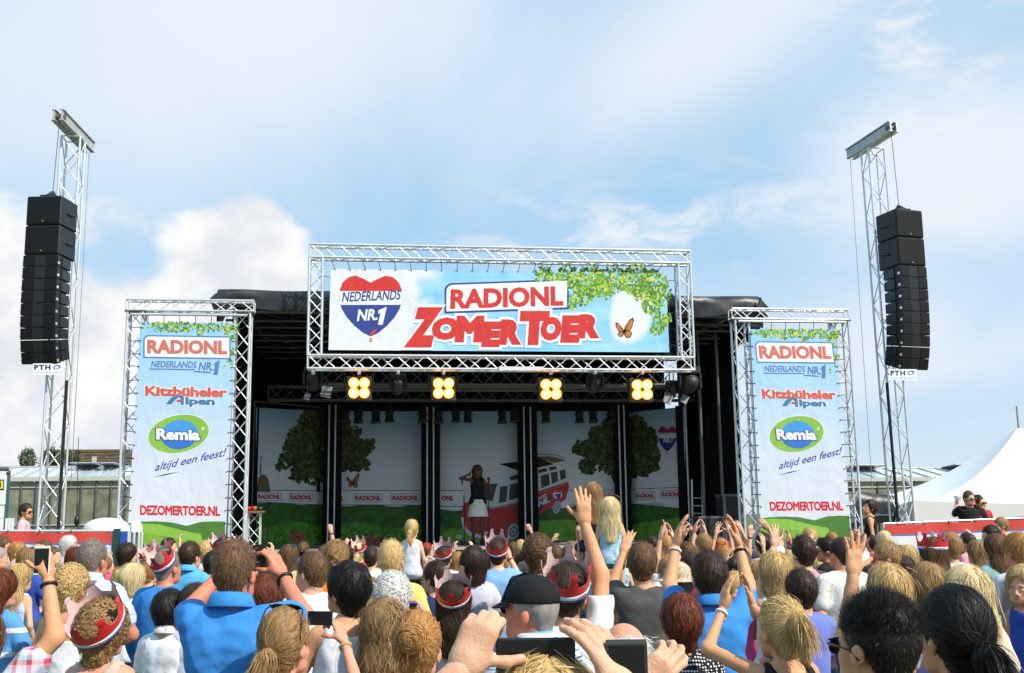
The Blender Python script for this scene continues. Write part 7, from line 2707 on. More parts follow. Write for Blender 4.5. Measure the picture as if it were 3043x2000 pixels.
person(2632, 1604, 64, 'man with brown hair and glasses facing left by the right fence', 'crop', 'light', 'tee', 'white', 'm', yaw=-70, skin='red', glasses='eyes')
person(2690, 1620, 54, 'woman with long blond hair behind the man facing left', 'long', 'blond', 'tee', 'black', 'f', yaw=-8)
person(2625, 1578, 42, 'blond child below the boy in black by the right tower', 'tousle', 'pale', 'tee', 'white', 'c', k=.92)
person(2590, 1590, 34, 'dark-haired child below the boy in black by the right tower', 'short', 'dark', 'tee', 'red', 'c', k=.92)
person(2545, 1592, 36, 'child holding up a paper crown beside the right tower', 'short', 'brown', 'tee', 'white', 'c', k=.9, crown=('paper crown beside the foot of the right banner tower', 30, 30, .08), arms={'r': (2556, 1596, 'hold', {'reach': .7})})
person(2636, 1677, 118, 'woman with layered streaked blond bob in front of the man with glasses', 'layer', 'blond', 'tee', 'lilac', 'f', yaw=6)
person(2752, 1675, 112, 'woman with straight dark blond bob, middle of three blond heads', 'longbob', 'light', 'tank', 'violet', 'f', yaw=-4)
person(2866, 1682, 118, 'woman with long pale blond hair in cream top, right of three blond heads', 'long', 'pale', 'tee', 'cream', 'f', yaw=4)
person(2767, 1596, 70, 'brown-haired woman in a large paper crown before the right fence', 'long', 'brown', 'tee', 'grey', 'f', yaw=-14, crown=('large paper crown with its red front showing before the right fence', 2, 180, .11))
person(2820, 1579, 62, 'sandy-haired boy in white tee right of the large crown', 'short', 'light', 'tee', 'white', 'm', yaw=-10)
person(2872, 1582, 40, 'dark-haired person holding a hand up right of the sandy boy', 'short', 'dark', 'tee', 'pink', 'm', arms={'r': (2886, 1600, 'rest', {'reach': .6})}, yaw=-20)
person(2902, 1605, 54, 'girl with straight dark blond hair in green top', 'long', 'light', 'tank', 'green', 'f', yaw=2)
person(2955, 1586, 64, 'woman with wavy brown hair in mint green top', 'longwavy', 'brown', 'tee', 'mint', 'f', yaw=2)
person(2943, 1560, 44, 'dark-haired boy in profile before the right fence', 'short', 'black', 'tee', 'white', 'c', yaw=-72, k=.96)
person(2973, 1536, 34, 'toddler in red looking left carried by the right fence', 'short', 'light', 'long', 'red', 'c', yaw=-62, k=.82, ht=1.05, pose='sit')
person(3024, 1580, 76, 'blond man in lilac white tee at the right edge', 'short', 'ginger', 'tee', 'lilac', 'm', yaw=-6, skin='red')
person(3034, 1680, 88, 'girl with blond hair in royal blue facing left at the right edge', 'long', 'blond', 'tank', 'royal', 'f', yaw=-125, face=True, body_yaw=-105, skin='pink', neck=1.45)
person(3165, 1830, 100, 'person in pink with bare shoulder cut by the right edge', 'longbob', 'brown', 'tank', 'hotpink', 'f', skin='tan', dep=4.6)
person(2602, 1746, 196, 'man with spiky black hair and sunglasses close by at the right', 'spiky', 'black', 'tee', 'black', 'm', yaw=-24, skin='tan', glasses='eyes', hair_hi=True)
person(2830, 1737, 186, 'woman with sleek black low ponytail and black speckled top close by at the right', 'lowtail', 'black', 'tank', 'specks', 'f', yaw=-8, skin='tan', hair_hi=True)
person(2258, 1628, 48, 'person in a pale blue cap raising an arm with a black wristband', 'short', 'brown', 'tee', 'skyblue', 'm', cap='skyblue', yaw=10, arms={'l': (2228, 1580, 'hold', {'reach': .9, 'palm': (.3, 1, 0)})}, bracelet={'l': 'black'})
person(2268, 1582, 50, 'dark-haired man left of the right banner foot', 'short', 'black', 'tee', 'white', 'm', yaw=8, arms={'r': (2282, 1570, 'hold', {'reach': .7})})
person(2358, 1600, 40, 'child with a paper crown before the right banner hills', 'short', 'brown', 'tee', 'white', 'c', k=.92, crown=('paper crown before the green hills of the right banner', 8, 40, .09))
person(2210, 1600, 44, 'person waving a raised open hand before the road case', 'short', 'brown', 'tee', 'black', 'm', arms={'r': (2205, 1580, 'open', {'reach': .9})})
person(2300, 1640, 54, 'woman with blond hair raising a long bare arm right of the pale blue cap', 'layer', 'blond', 'tank', 'white', 'f', arms={'l': (2300, 1620, 'open', {'reach': .95, 'fd': (.1, .1, 1)})}, dep=7.2)
person(2462, 1748, 76, 'girl with light brown hair between the violet tee and the spiky hair', 'longbob', 'light', 'tank', 'black', 'f', yaw=-4)

person(742, 1655, 50, 'dark-haired person between the tall man in blue and his camera hand', 'short', 'dark', 'tee', 'white', 'm')
person(972, 1684, 62, 'woman with dark brown hair left of the black-haired woman', 'bob', 'dark', 'tee', 'red', 'f', yaw=-10)
person(1122, 1688, 44, 'small blond girl below the dark-haired man in white', 'bob', 'blond', 'tee', 'white', 'c', k=.95)
person(2172, 1650, 56, 'dark-haired woman right of the clapping boy in blue', 'bob', 'black', 'tank', 'black', 'f', arms={'r': (2222, 1640, 'clap', {'reach': .8, 'palm': (-1, .2, 0)})})
person(2682, 1652, 58, 'woman with dark hair below the long blond hair by the right fence', 'layer', 'dark', 'tee', 'grey', 'f', yaw=-10)
person(2848, 1624, 34, 'woman with a dark bun between the sandy boy and the green top', 'bun', 'black', 'tee', 'pink', 'f', yaw=-12)
person(2345, 1636, 52, 'person clapping raised hands before the right banner', 'layer', 'blond', 'tee', 'skyblue', 'f', arms={'l': (2322, 1600, 'clap', {'reach': .85, 'palm': (1, .2, 0)}), 'r': (2348, 1604, 'clap', {'reach': .85, 'palm': (-1, .2, 0)})})
person(2040, 1610, 50, 'person clapping hands high right of the straw hat', 'tousle', 'brown', 'tee', 'maroon', 'f', arms={'l': (2024, 1582, 'clap', {'reach': .85, 'palm': (1, .2, 0)}), 'r': (2060, 1580, 'clap', {'reach': .85, 'palm': (-1, .2, 0)})})

person(1985, 1650, 60, 'person with brown hair and both hands raised left of the straw hat', 'short', 'light', 'tee', 'white', 'm', arms={'l': (1962, 1600, 'clap', {'reach': .85, 'palm': (1, .2, 0)}), 'r': (2000, 1596, 'clap', {'reach': .85, 'palm': (-1, .2, 0)})})
person(2152, 1622, 54, 'woman with ginger hair and both hands raised behind the boy in blue', 'layer', 'ginger', 'tee', 'pink', 'f', arms={'l': (2128, 1586, 'wave', {'reach': .85}), 'r': (2168, 1578, 'wave', {'reach': .85})})
person(2238, 1664, 62, 'girl with light brown hair and one hand up left of the violet tee', 'long', 'light', 'tee', 'white', 'f', arms={'r': (2268, 1612, 'open', {'reach': .85})})
person(2432, 1650, 54, 'woman with pale blond hair raising a hand left of the shaved man', 'bob', 'pale', 'tank', 'teal', 'f', arms={'l': (2412, 1610, 'open', {'reach': .85, 'fd': (.1, .1, 1)})})
person(2184, 1700, 74, 'young woman with blond bob clapping in front of the boy in blue', 'bob', 'blond', 'tank', 'hotpink', 'f', arms={'l': (2152, 1668, 'clap', {'reach': .8, 'palm': (1, .2, 0)}), 'r': (2214, 1660, 'clap', {'reach': .8, 'palm': (-1, .2, 0)})})
person(1760, 1618, 46, 'person with both hands up under the girls on shoulders', 'short', 'dark', 'tee', 'white', 'm', arms={'l': (1722, 1600, 'open', {'reach': .75}), 'r': (1790, 1596, 'open', {'reach': .75})})
person(2078, 1618, 46, 'blond boy clapping high left of the road case', 'short', 'blond', 'tee', 'skyblue', 'm', arms={'l': (2066, 1560, 'clap', {'reach': .95, 'palm': (1, .2, 0)}), 'r': (2092, 1558, 'clap', {'reach': .95, 'palm': (-1, .2, 0)})})

# ------------------------------------------------------------------ nearest: a blond person filming at the very front
pz = person(1610, 1942, 300, 'blond person at the very front holding a dark camera with both hands', 'longbob', 'blond', 'tee', 'white', 'b', yaw=0, skin='fair', hair_hi=True, dep=2.05,
            arms={'l': (1372, 1992, 'cam', {'pole': (-.9, -.2, -.9), 'palm': (.25, 1, .1), 'fd': (.42, .1, .9), 'dep': -.1}), 'r': (1868, 2052, 'flat', {'pole': (.9, -.2, -.9), 'palm': (-.55, .8, 0), 'fd': (-.5, .15, .85), 'dep': -.1})})
held(pz, 1592, 1962, 'wide dark camera held by the blond person at the very front', (0, 90, 0), .06, 1.2, None, None, 'camera', 'camera')
tbm = put_phone(Matrix.Translation(atd(1864, 2050, 1.95)) @ Matrix.Rotation(-YAW, 4, 'Z') @ Matrix.Rotation(R(90), 4, 'Y') @ Matrix.Diagonal((2.6, 1.2, .62, 1)), 'dark tablet held up in front of the bald man', mat('tablet_black', (.03, .03, .032), .4), 'tablet', 'tablet')
person(1925, 2080, 150, 'person below the frame edge holding a dark tablet at the front', 'short', 'brown', 'tee', 'black', 'm', dep=2.1, k=1.0, arms={'l': (1880, 2040, 'hold', {'dep': -.05})})
# ------------------------------------------------------------------ fences with printed banners
def fence(a, b, za, zb, lab, blab, letters, gx):
    """row of steel fence frames from a to b (plan points) hung with a red, blue and white banner"""
    a, b = Vector(a), Vector(b)
    L = (b - a).length
    n = max(2, int(round(L / 2.4)))
    root = empty('crowd_fence', (a + b) / 2, lab, 'fence')
    zz = lambda t: za + (zb - za) * t
    for k in range(n + 1):
        t = k / n
        p = a.lerp(b, t)
        rod('post', (p.x, p.y + .04, 0), (p.x, p.y + .04, zz(t)), .022, ALU, root)
    rod('rail', (a.x, a.y + .04, za - .005), (b.x, b.y + .04, zb - .005), .02, ALU, root)
    rod('rail', (a.x, a.y + .04, .15), (b.x, b.y + .04, .15), .02, ALU, root)
    for k in range(n):
        t = (k + .5) / n
        p = a.lerp(b, t)
        rod('foot', (p.x, p.y - .1, .03), (p.x, p.y + .5, .03), .03, DARKALU, root)
    ban = empty('fence_banner', (a + b) / 2, blab, 'banner')
    d = (b - a).normalized()
    nn = Vector((d.y, -d.x, 0))
    if nn.y > 0:
        nn = -nn

    def strip(name, z0, z1, m, off, t0=0.0, t1=1.0, folds=True):
        vs, fs = [], []
        N = 60
        for i in range(N + 1):
            t = t0 + (t1 - t0) * i / N
            p = a.lerp(b, t) + nn * (.01 + off + (.012 * math.sin(t * L * 5.1) + .008 * math.sin(t * L * 11.3)))
            sag = -.018 * abs(math.sin(t * L * math.pi / .9))
            vs += [(p.x, p.y, zz(t) + z0 + sag), (p.x, p.y, zz(t) + z1 + sag)]
        for i in range(N):
            fs.append((2 * i, 2 * i + 2, 2 * i + 3, 2 * i + 1))
        return MB().add(vs, fs).build(name, m, ban, True)
    strip('red_stripe', -.175, -.012, mat('banner_red', (.60, .06, .045), .5, 0, .06, 3), .0)
    strip('blue_stripe', -.20, -.172, mat('banner_blue', (.04, .16, .50), .5), .002)
    strip('white_field', -1.3, -.197, mat('banner_white', (.70, .70, .72), .5, 0, .04, 3), .004)
    # large red letters on the white field
    for s_, x0, x1 in letters:
        me = text_mesh(s_, .05)
        co = np.empty(len(me.vertices) * 3)
        me.vertices.foreach_get('co', co)
        co = co.reshape(-1, 3)
        lo, hi = co.min(0), co.max(0)
        t = (x0 + (x1 - x0) * (co[:, 0] - lo[0]) / (hi[0] - lo[0])) / L
        v = (co[:, 1] - lo[1]) / (hi[1] - lo[1])
        A_, B2 = np.array(a), np.array(b)
        out = A_ + (B2 - A_) * t[:, None] + np.array(nn) * .032
        out[:, 2] = za + (zb - za) * t - 1.12 + v * .78
        me.vertices.foreach_set('co', out.ravel())
        me.update()
        o = link('lettering', me, ban, mat('banner_red', (.60, .06, .045), .5))
        o['kind'] = 'stuff'
    for k in range(int(L / .45)):
        t = (k + .5) * .45 / L
        p = a.lerp(b, t)
        rod('tie', (p.x + nn.x * .03, p.y + nn.y * .03, zz(t) - .03), (p.x, p.y + .04, zz(t) + .01), .008, STRAP, ban)


YFN = 17.0
f0, f1 = at(-120, 1577, YFN), at(332, 1577, YFN)
fence((f0.x, YFN, 0), (f1.x, YFN, 0), f0.z, f1.z, 'steel fence left of the stage behind the crowd', 'red white and blue banner on the left fence', [('RADIONL', .3, 2.1)], 0)
e = empty('fence_end_post', (f1.x + .1, YFN, 0), 'dark green and blue upright post at the right end of the left fence', 'post')
MB().box(f1.x + .03, f1.x + .12, YFN - .02, YFN + .05, 0, f1.z + .03).build('green_post', mat('post_green', (.02, .06, .05), .5), e)
MB().box(f1.x + .13, f1.x + .22, YFN + .0, YFN + .06, 0, f1.z - .02).build('blue_post', mat('post_blue', (.02, .08, .40), .5), e)
f2, f3 = at(2628, 1556, YFN), at(3150, 1534, YFN)
fence((f2.x, YFN, 0), (f3.x, YFN, 0), f2.z, f3.z, 'steel fence right of the stage behind the crowd', 'red white and blue banner on the right fence', [('RADIONL', .1, 2.75)], 0)
# raised walkways behind the fences
for x0, x1, y0, nm in ((at(-260, 1600, 18).x, at(200, 1600, 18).x, 16.6 + .9, 'left'), (at(2560, 1600, 18).x, at(3250, 1600, 18).x, 17.3, 'right')):
    e = empty('walkway', ((x0 + x1) / 2, 19, 0), 'low plank walkway behind the %s fence' % nm, 'walkway')
    n = int((x1 - x0) / .22)
    for k in range(n):
        xa = x0 + (x1 - x0) * k / n
        MB().box(xa + .005, xa + (x1 - x0) / n - .005, y0, y0 + 2.2, .40, .45).build('plank', mat('weathered_plank', (.22, .18, .14), .8, 0, .3, 6), e)
    for k in range(4):
        xx = x0 + .1 + (x1 - x0 - .2) * k / 3
        MB().box(xx - .05, xx + .05, y0 + .1, y0 + 2.1, 0, .398).build('trestle', mat('weathered_beam', (.16, .13, .10), .8), e)

# ------------------------------------------------------------------ greenhouses
GHG = mat('greenhouse_glass', (.55, .62, .68), .12, 0, .15, 1.5, spec=.8)
GHW = mat('greenhouse_wall_glass', (.20, .20, .13), .12, 0, .55, 1.6, spec=.5)
GHF = mat('greenhouse_frame', (.42, .42, .40), .5, .3)
GHI = mat('greenhouse_crop', (.10, .10, .05), .9, 0, .6, 1.5)


def greenhouse(px0, px1, eave, ridge, Y_, depth, lab, vents, bays):
    p0, p1 = at(px0, eave, Y_), at(px1, eave, Y_)
    x0, x1, ze = p0.x, p1.x, (p0.z + p1.z) / 2
    zr = ze + (at(px0, ridge, Y_ + depth / 2).z - at(px0, eave, Y_ + depth / 2).z)
    e = empty('greenhouse', ((x0 + x1) / 2, Y_ + depth / 2, 0), lab, 'greenhouse')
    MB().box(x0, x1, Y_ + 2.5, Y_ + 2.6, 0, ze * .62).build('crop_rows', GHI, e)
    n = bays
    for k in range(n):
        xa, xb = x0 + (x1 - x0) * k / n, x0 + (x1 - x0) * (k + 1) / n
        for (z0, z1) in ((0.02, ze * .5), (ze * .5, ze - .12)):
            MB().add([(xa + .03, Y_, z0 + .02), (xb - .03, Y_, z0 + .02), (xb - .03, Y_, z1 - .02), (xa + .03, Y_, z1 - .02)], [(0, 1, 2, 3)]).build('wall_pane', GHW, e)
        MB().add([(xa + .02, Y_ - .05, ze), (xb - .02, Y_ - .05, ze), (xb - .02, Y_ + depth / 2, zr), (xa + .02, Y_ + depth / 2, zr)], [(0, 1, 2, 3)]).build('roof_pane', GHG, e)
        MB().add([(xa + .02, Y_ + depth, ze), (xb - .02, Y_ + depth, ze), (xb - .02, Y_ + depth / 2, zr - .002), (xa + .02, Y_ + depth / 2, zr - .002)], [(3, 2, 1, 0)]).build('roof_pane', GHG, e)
        rod('post', (xa, Y_ - .02, 0), (xa, Y_ - .02, ze), .045, mat('greenhouse_post', (.12, .12, .115), .5, .3), e)
        rod('rafter', (xa, Y_ - .05, ze + .02), (xa, Y_ + depth / 2, zr + .02), .03, GHF, e)
    MB().box(x0 - .1, x1 + .1, Y_ - .14, Y_ - .06, ze - .1, ze + .06).build('gutter', mat('gutter_pale', (.55, .53, .48), .5, .2), e)
    rod('wall_rail', (x0, Y_ - .03, ze * .5), (x1, Y_ - .03, ze * .5), .03, GHF, e)
    rod('wall_rail', (x0, Y_ - .03, ze - .35), (x1, Y_ - .03, ze - .35), .025, GHF, e)
    rod('ridge', (x0, Y_ + depth / 2, zr + .02), (x1, Y_ + depth / 2, zr + .02), .04, GHF, e)
    for vx0, vx1 in vents:
        xa, xb = at(vx0, eave, Y_ + depth / 2).x, at(vx1, eave, Y_ + depth / 2).x
        yv = Y_ + depth / 2
        MB().add([(xa, yv - 1.2, zr + .12), (xb, yv - 1.2, zr + .12), (xb, yv, zr + .05), (xa, yv, zr + .05)], [(0, 1, 2, 3)]).build('roof_vent', GHG, e)
        for xx in (xa, xb):
            rod('vent_bar', (xx, yv - 1.2, zr + .12), (xx, yv, zr + .04), .025, GHF, e)
        rod('vent_bar', (xa, yv - 1.2, zr + .12), (xb, yv - 1.2, zr + .12), .025, GHF, e)


greenhouse(-160, 420, 1422, 1381, 44.0, 5.5, 'glass greenhouse with grey roof behind the left speaker tower', [(230, 300), (310, 360)], 13)
greenhouse(2440, 3300, 1421, 1385, 44.0, 5.5, 'glass greenhouse behind the right speaker tower', [(2500, 2600), (2800, 2880), (2890, 2960)], 16)
# farm building with a tiled roof behind the left greenhouse
e = empty('farm_building', at(250, 1500, 62), 'old farm building with brown tiled roof behind the left greenhouse', 'building')
a0, a1, a2, a3 = at(112, 1382, 62), at(124, 1341, 64.5), at(400, 1344, 64.5), at(400, 1382, 62)
MB().box(a0.x, a3.x, 62.1, 67, 0, a0.z).build('wall', mat('farm_brick', (.22, .12, .08), .9, 0, .3, 4), e)
rnd = random.Random(9)
TILE = [mat('roof_tile_%d' % i, c, .9, 0, .3, 3) for i, c in enumerate([(.19, .13, .075), (.15, .11, .07), (.22, .15, .08), (.12, .10, .06)])]
nr, nc = 9, 32
tile_me = {}
for r_ in range(nr):
    for c_ in range(nc):
        u0, u1 = c_ / nc, (c_ + 1) / nc
        v0, v1 = r_ / nr, (r_ + 1) / nr
        L0 = a0.lerp(a1, v0)
        L1 = a3.lerp(a2, v0)
        H0 = a0.lerp(a1, v1)
        H1 = a3.lerp(a2, v1)
        up = Vector((0, -.06, .05))
        vs = [L0.lerp(L1, u0) + up, L0.lerp(L1, u1) + up, H0.lerp(H1, u1) + up * .2, H0.lerp(H1, u0) + up * .2]
        MB().add(vs, [(0, 1, 2, 3)]).build('roof_tile', rnd.choice(TILE), e)
MB().add([a1, a2, Vector((a2.x, 67, a0.z)), Vector((a1.x, 67, a0.z))], [(3, 2, 1, 0)]).build('roof_back', TILE[0], e)
MB().box(at(277, 1370, 61.8).x, at(283, 1370, 61.8).x + .1, 61.5, 61.7, at(277, 1385, 61.8).z - 1, at(277, 1358, 61.8).z).build('pipe', mat('pale_pipe', (.5, .48, .44), .6), e)
MB().box(a0.x + .3, a3.x - .3, 64.3, 64.7, a1.z - .05, a1.z + .08).build('ridge_tiles', TILE[3], e)


# ------------------------------------------------------------------ small trees behind
def bush(px, py, Y_, r, lab, seed):
    c = at(px, py, Y_)
    e = empty('tree', (c.x, Y_, 0), lab, 'tree')
    MB().path([(c.x, Y_, 0), (c.x + .1, Y_, c.z * .4), (c.x - .05, Y_, c.z * .8), (c.x, Y_, c.z + r * .3)], [.14, .11, .08, .03], 7).build('trunk', mat('bark', (.09, .065, .045), .9, 0, .3, 6), e, True)
    rs = np.random.RandomState(seed)
    lim = MB()
    for k in range(5):
        a = rs.uniform(0, 6.28)
        lim.tube((c.x, Y_, c.z * .6), (c.x + r * .7 * math.cos(a), Y_ + r * .7 * math.sin(a), c.z + r * rs.uniform(-.3, .5)), .05, 5, .02)
    o = lim.build('limbs', mat('bark', (.09, .065, .045), .9), e, True)
    o['kind'] = 'stuff'
    n = 2600
    d = rs.normal(size=(n, 3))
    d /= np.linalg.norm(d, axis=1, keepdims=True)
    lump = 1 + .35 * np.sin(d @ np.array((5.1, 2.3, 3.3)) + seed) * np.cos(d @ np.array((-2.2, 6.1, 4.0)))
    P = np.array(c) + d * (r * lump * rs.uniform(.45, 1.0, n) ** .5)[:, None] * np.array((.8, .8, 1.15))
    a, b = rs.normal(size=(2, n, 3))
    a /= np.linalg.norm(a, axis=1, keepdims=True)
    b = np.cross(a, b)
    b /= np.linalg.norm(b, axis=1, keepdims=True)
    s = (rs.uniform(.06, .13, n) * r / 1.2)[:, None]
    V = np.stack([P - a * s, P + b * s * .5, P + a * s, P - b * s * .5], 1).reshape(-1, 3)
    o = link('crown', to_mesh('crown', V, np.arange(4 * n).reshape(-1, 4), False), e, mat('foliage', (.055, .085, .022), .7, 0, .5, 1.5))
    o['kind'] = 'stuff'


bush(82, 1366, 52, .45, 'slim dark green bush top above the left greenhouse roof', 3)
bush(150, 1368, 58, .55, 'bushy green tree before the brown tiled roof', 4)
bush(205, 1390, 57, .7, 'low green tree in front of the farm building', 5)

# ------------------------------------------------------------------ white lorry box at the left edge
x1 = at(27, 1480, 24).x
zt = at(10, 1393, 24).z
e = empty('white_trailer', (x1 - 1.2, 25.5, 0), 'white box trailer with a yellow and black label cut by the left edge', 'trailer')
MT = Matrix.Translation((x1, 24, 0)) @ Matrix.Rotation(-math.atan2(x1, 24) + R(1.5), 4, 'Z') @ Matrix.Translation((-x1, -24, 0))
tw = mat('trailer_white', (.66, .67, .67), .5, 0, .05, 2)
for k in range(6):
    za, zb_ = .6 + (zt - .75 - .6) * k / 6, .6 + (zt - .75 - .6) * (k + 1) / 6
    MB().box(x1 - 2.4, x1 - .06, 24, 27, za, zb_ - .006, MT).build('side_panel', tw, e)
MB().box(x1 - 2.4, x1 - .03, 23.98, 27.02, zt - .75, zt - .05, MT).build('upper_panel', tw, e)
MB().box(x1 - 2.45, x1 - .03, 23.95, 27.05, zt - .05, zt + .04, MT).build('roof_cap', mat('trailer_cap', (.10, .10, .11), .5), e, bevel=.03)
MB().box(x1 - .06, x1, 23.97, 24.04, .55, zt - .04, MT).build('corner_post', mat('trailer_post', (.03, .09, .11), .5), e)
rod('marker_lamp', at(25, 1402, 23.96), at(25, 1406, 23.96), .04, mat('marker_red', (.45, .03, .02), .3), e)
for xx in (x1 - 2.0, x1 - .8):
    w_ = MB().lathe([(.1, -.12), (.36, -.12), (.42, -.06), (.42, .06), (.36, .12), (.1, .12)], 20, Matrix.Translation((xx, 24.4, .42)) @ Matrix.Rotation(R(90), 4, 'X')).build('wheel', BLACKP, e, True)
nt_ = MT.to_3x3() @ Vector((0, -1, 0))
S = Sheet(Vector((x1, 24, 0)) + nt_ * .03, nt_, e)
S.poly('label', ((-40, 1424), (12, 1425), (12, 1456), (-40, 1456)), mat('label_black', (.02, .02, .02), .5), 0)
S.poly('label_inner', ((-40, 1428), (9, 1429), (9, 1452), (-40, 1452)), mat('label_yellow', (.65, .60, .05), .5), 1)
S.poly('label_mark', ((-6, 1432), (3, 1431), (3, 1449), (-6, 1448)), mat('label_black', (.02, .02, .02), .5), 2)

# ------------------------------------------------------------------ white domed tents and gear behind the left fence
tent_m = mat('tent_canvas', (.78, .78, .80), .6, 0, .03, 2, .2, 6)


def dome(px0, px1, py0, py1, Y_, lab):
    a, b = at(px0, py1, Y_), at(px1, py0, Y_)
    c = Vector(((a.x + b.x) / 2, Y_ + 1.0, a.z))
    rx_, rz_ = (b.x - a.x) / 2, b.z - a.z
    e = empty('domed_tent', (c.x, c.y, 0), lab, 'tent')
    n, m = 8, 7
    for g in range(n):
        vs, fs = [], []
        for i in range(4):
            t = R(360 / n * (g + i / 3))
            for j in range(m + 1):
                ph = R(90 * j / m)
                sc_ = 1 + .04 * math.sin(math.pi * i / 3)
                vs.append((c.x + rx_ * math.cos(ph) * math.cos(t) * sc_, c.y + rx_ * math.cos(ph) * math.sin(t) * sc_, c.z + rz_ * math.sin(ph) ** .8 * sc_))
        for i in range(3):
            for j in range(m):
                fs.append((i * (m + 1) + j, (i + 1) * (m + 1) + j, (i + 1) * (m + 1) + j + 1, i * (m + 1) + j + 1))
        MB().add(vs, fs).build('roof_gore', tent_m, e, True)
    for g in range(n):
        t = R(360 / n * g)
        rod('pole', (c.x + rx_ * .97 * math.cos(t), c.y + rx_ * .97 * math.sin(t), 0), (c.x + rx_ * .97 * math.cos(t), c.y + rx_ * .97 * math.sin(t), c.z), .025, ALU, e)


dome(198, 342, 1539, 1582, 17.9, 'low white domed tent roof behind the left fence')
dome(342, 385, 1547, 1584, 18.6, 'second white domed tent roof beside the left banner tower')
e = empty('hanging_hook', at(229, 1560, 20.5), 'black chain hook hanging left of the stage', 'hook')
rod('chain', at(229, 1500, 20.5), at(229, 1550, 20.5), .012, BLACKP, e)
MB().lathe([(.01, .12), (.035, .1), (.05, .04), (.045, -.03), (.01, -.06)], 12, Matrix.Translation(at(228, 1552, 20.5))).build('hook', BLACKP, e, True)
rod('rope', at(229, 1500, 20.5), at(233, 1300, 20.5), .006, BLACKP, e)
for k in range(3):
    p = at(20 + 9 * k, 1540, 22)
    e = empty('white_board', (p.x, 22, 0), 'white fence board, %s from the trailer behind the boy in pink' % ('first', 'second', 'third')[k], 'board', 'white fence boards behind the left fence')
    MB().box(p.x - .022, p.x + .022, 22, 22.03, 0, p.z).build('board', tent_m, e)

# ------------------------------------------------------------------ peaked white tent on the right
pk_ = at(3008, 1276, 27.5)
ev = at(3008, 1486, 25.0).z
hw_ = pk_.x - at(2700, 1490, 25.0).x
cx_, cy_ = pk_.x, 25.0 + hw_ * .5
e = empty('peaked_tent', (cx_, cy_, 0), 'large white peaked marquee tent at the right edge', 'tent')
hy = hw_ * .55
N = 14
corn = [(-hw_, -hy), (hw_, -hy), (hw_, hy), (-hw_, hy)]
for g in range(4):
    (xa, ya), (xb, yb) = corn[g], corn[(g + 1) % 4]
    vs, fs = [], []
    for j in range(N + 1):
        t = j / N
        sag = (1 - t) ** 1.9
        rad = 1 - t * .985
        for i in range(13):
            u = i / 12
            sx_ = (xa + (xb - xa) * u) * rad
            sy_ = (ya + (yb - ya) * u) * rad
            inw = 1 - .10 * math.sin(math.pi * u) * (1 - t)
            z = ev + (pk_.z - ev) * t ** 1.95
            vs.append((cx_ + sx_ * inw, cy_ + sy_ * inw, z - .12 * math.sin(math.pi * u) * (1 - t)))
    for j in range(N):
        for i in range(12):
            a = j * 13 + i
            fs.append((a, a + 1, a + 14, a + 13))
    MB().add(vs, fs).build('roof_panel', tent_m, e, True)
    # curved valance: deeper at the corners
    vs, fs = [], []
    for i in range(25):
        u = i / 24
        inw = 1 - .10 * math.sin(math.pi * u)
        x, y = cx_ + (xa + (xb - xa) * u) * inw, cy_ + (ya + (yb - ya) * u) * inw
        z = ev - .12 * math.sin(math.pi * u)
        dr = .22 + .62 * abs(2 * u - 1) ** 2.2
        off = Vector((x - cx_, y - cy_, 0)).normalized() * .006
        vs += [(x + off.x, y + off.y, z + .01), (x + off.x, y + off.y, z - dr)]
    for i in range(24):
        fs.append((2 * i, 2 * i + 2, 2 * i + 3, 2 * i + 1))
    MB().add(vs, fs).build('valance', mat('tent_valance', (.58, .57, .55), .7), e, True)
for xa, ya in corn:
    rod('pole', (cx_ + xa, cy_ + ya, 0), (cx_ + xa, cy_ + ya, ev), .04, ALU, e)
for xa, ya in corn:      # guy ropes
    rod('guy_rope', (cx_ + xa, cy_ + ya, ev), (cx_ + xa * 1.25, cy_ + ya * 1.3, .02), .012, mat('rope_white', (.6, .6, .58), .7), e)
rod('mast', (cx_, cy_, pk_.z - .05), (cx_, cy_, pk_.z + .6), .03, mat('mast_grey', (.35, .33, .32), .5), e)
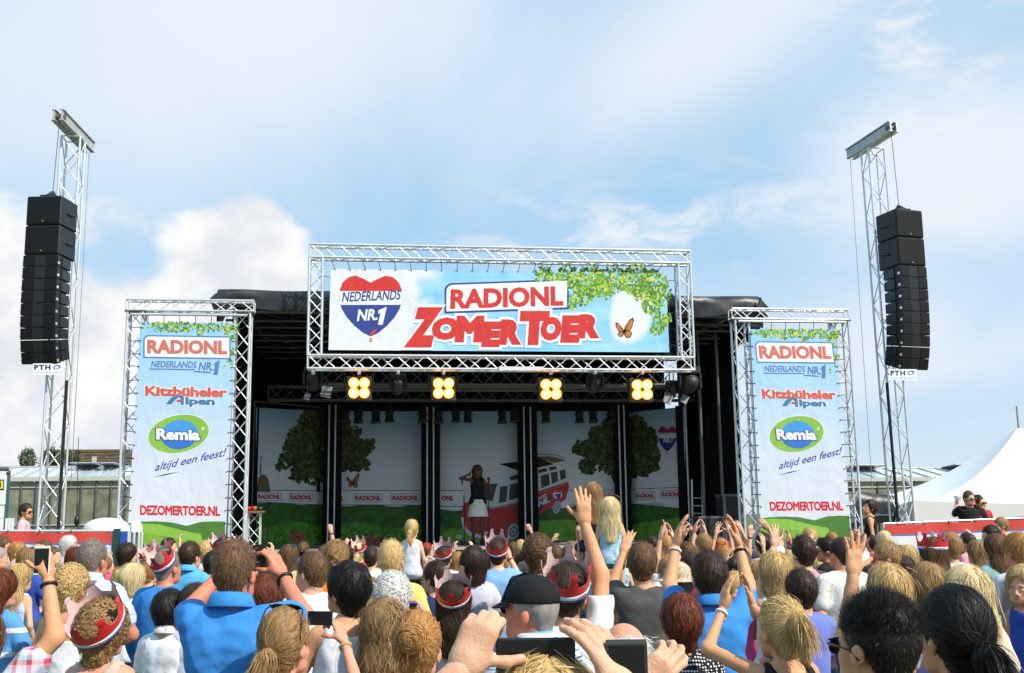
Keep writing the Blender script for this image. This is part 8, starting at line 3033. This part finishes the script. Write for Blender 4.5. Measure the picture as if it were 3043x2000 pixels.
MB().box(cx_ - hw_ * .8, cx_ + hw_ * .8, cy_ + hy * .3, cy_ + hy * .32, 0, ev - .3).build('inner_wall', mat('tent_inner', (.16, .12, .08), .9), e)

# ------------------------------------------------------------------ black covered stall beside the right tower
b0, b1 = at(2534, 1452, 22), at(2671, 1525, 22)
e = empty('covered_stall', ((b0.x + b1.x) / 2, 22.5, 0), 'black tarpaulin covered stall beside the right speaker tower', 'stall')
vs, fs = [], []
for i in range(13):
    u = i / 12
    x = b0.x + (b1.x - b0.x) * u
    zt_ = b0.z - .17 * (1 - (1 - u) ** 2) + .012 * math.sin(i * 1.7)
    for (y, z) in ((22.9, zt_ + .05), (22.02, zt_), (21.98 + .02 * math.sin(i * 1.1), (zt_ + b1.z) / 2), (22.0, b1.z - .02 * math.sin(i))):
        vs.append((x, y, z))
for i in range(12):
    for j in range(3):
        a = i * 4 + j
        fs.append((a, a + 4, a + 5, a + 1))
MB().add(vs, fs).build('cover', tarp, e, True)
for xx in (b0.x + .1, b1.x - .15, b1.x - .03):
    rod('leg', (xx, 22.1, 0), (xx, 22.1, b1.z + .05), .035, BLACKM, e)
# dark truss legs and cables behind the singer's side

# ------------------------------------------------------------------ soft ripples in every printed sheet (relief only)
for m in bpy.data.materials:
    if not (m.name.startswith('print_') and m.use_nodes):
        continue
    nt = m.node_tree
    b = nt.nodes.get('Principled BSDF')
    if b is None or b.inputs['Normal'].is_linked:
        continue
    tcn = nt.nodes.new('ShaderNodeTexCoord')
    mp = nt.nodes.new('ShaderNodeMapping')
    mp.inputs['Scale'].default_value = (1.0, 1.0, .6)
    nt.links.new(tcn.outputs['Object'], mp.inputs[0])
    n = nt.nodes.new('ShaderNodeTexNoise')
    n.inputs['Scale'].default_value, n.inputs['Detail'].default_value, n.inputs['Distortion'].default_value = 1.7, 3, .6
    nt.links.new(mp.outputs[0], n.inputs['Vector'])
    bp_ = nt.nodes.new('ShaderNodeBump')
    bp_.inputs['Strength'].default_value, bp_.inputs['Distance'].default_value = .28, .12
    nt.links.new(n.outputs['Fac'], bp_.inputs['Height'])
    nt.links.new(bp_.outputs[0], b.inputs['Normal'])
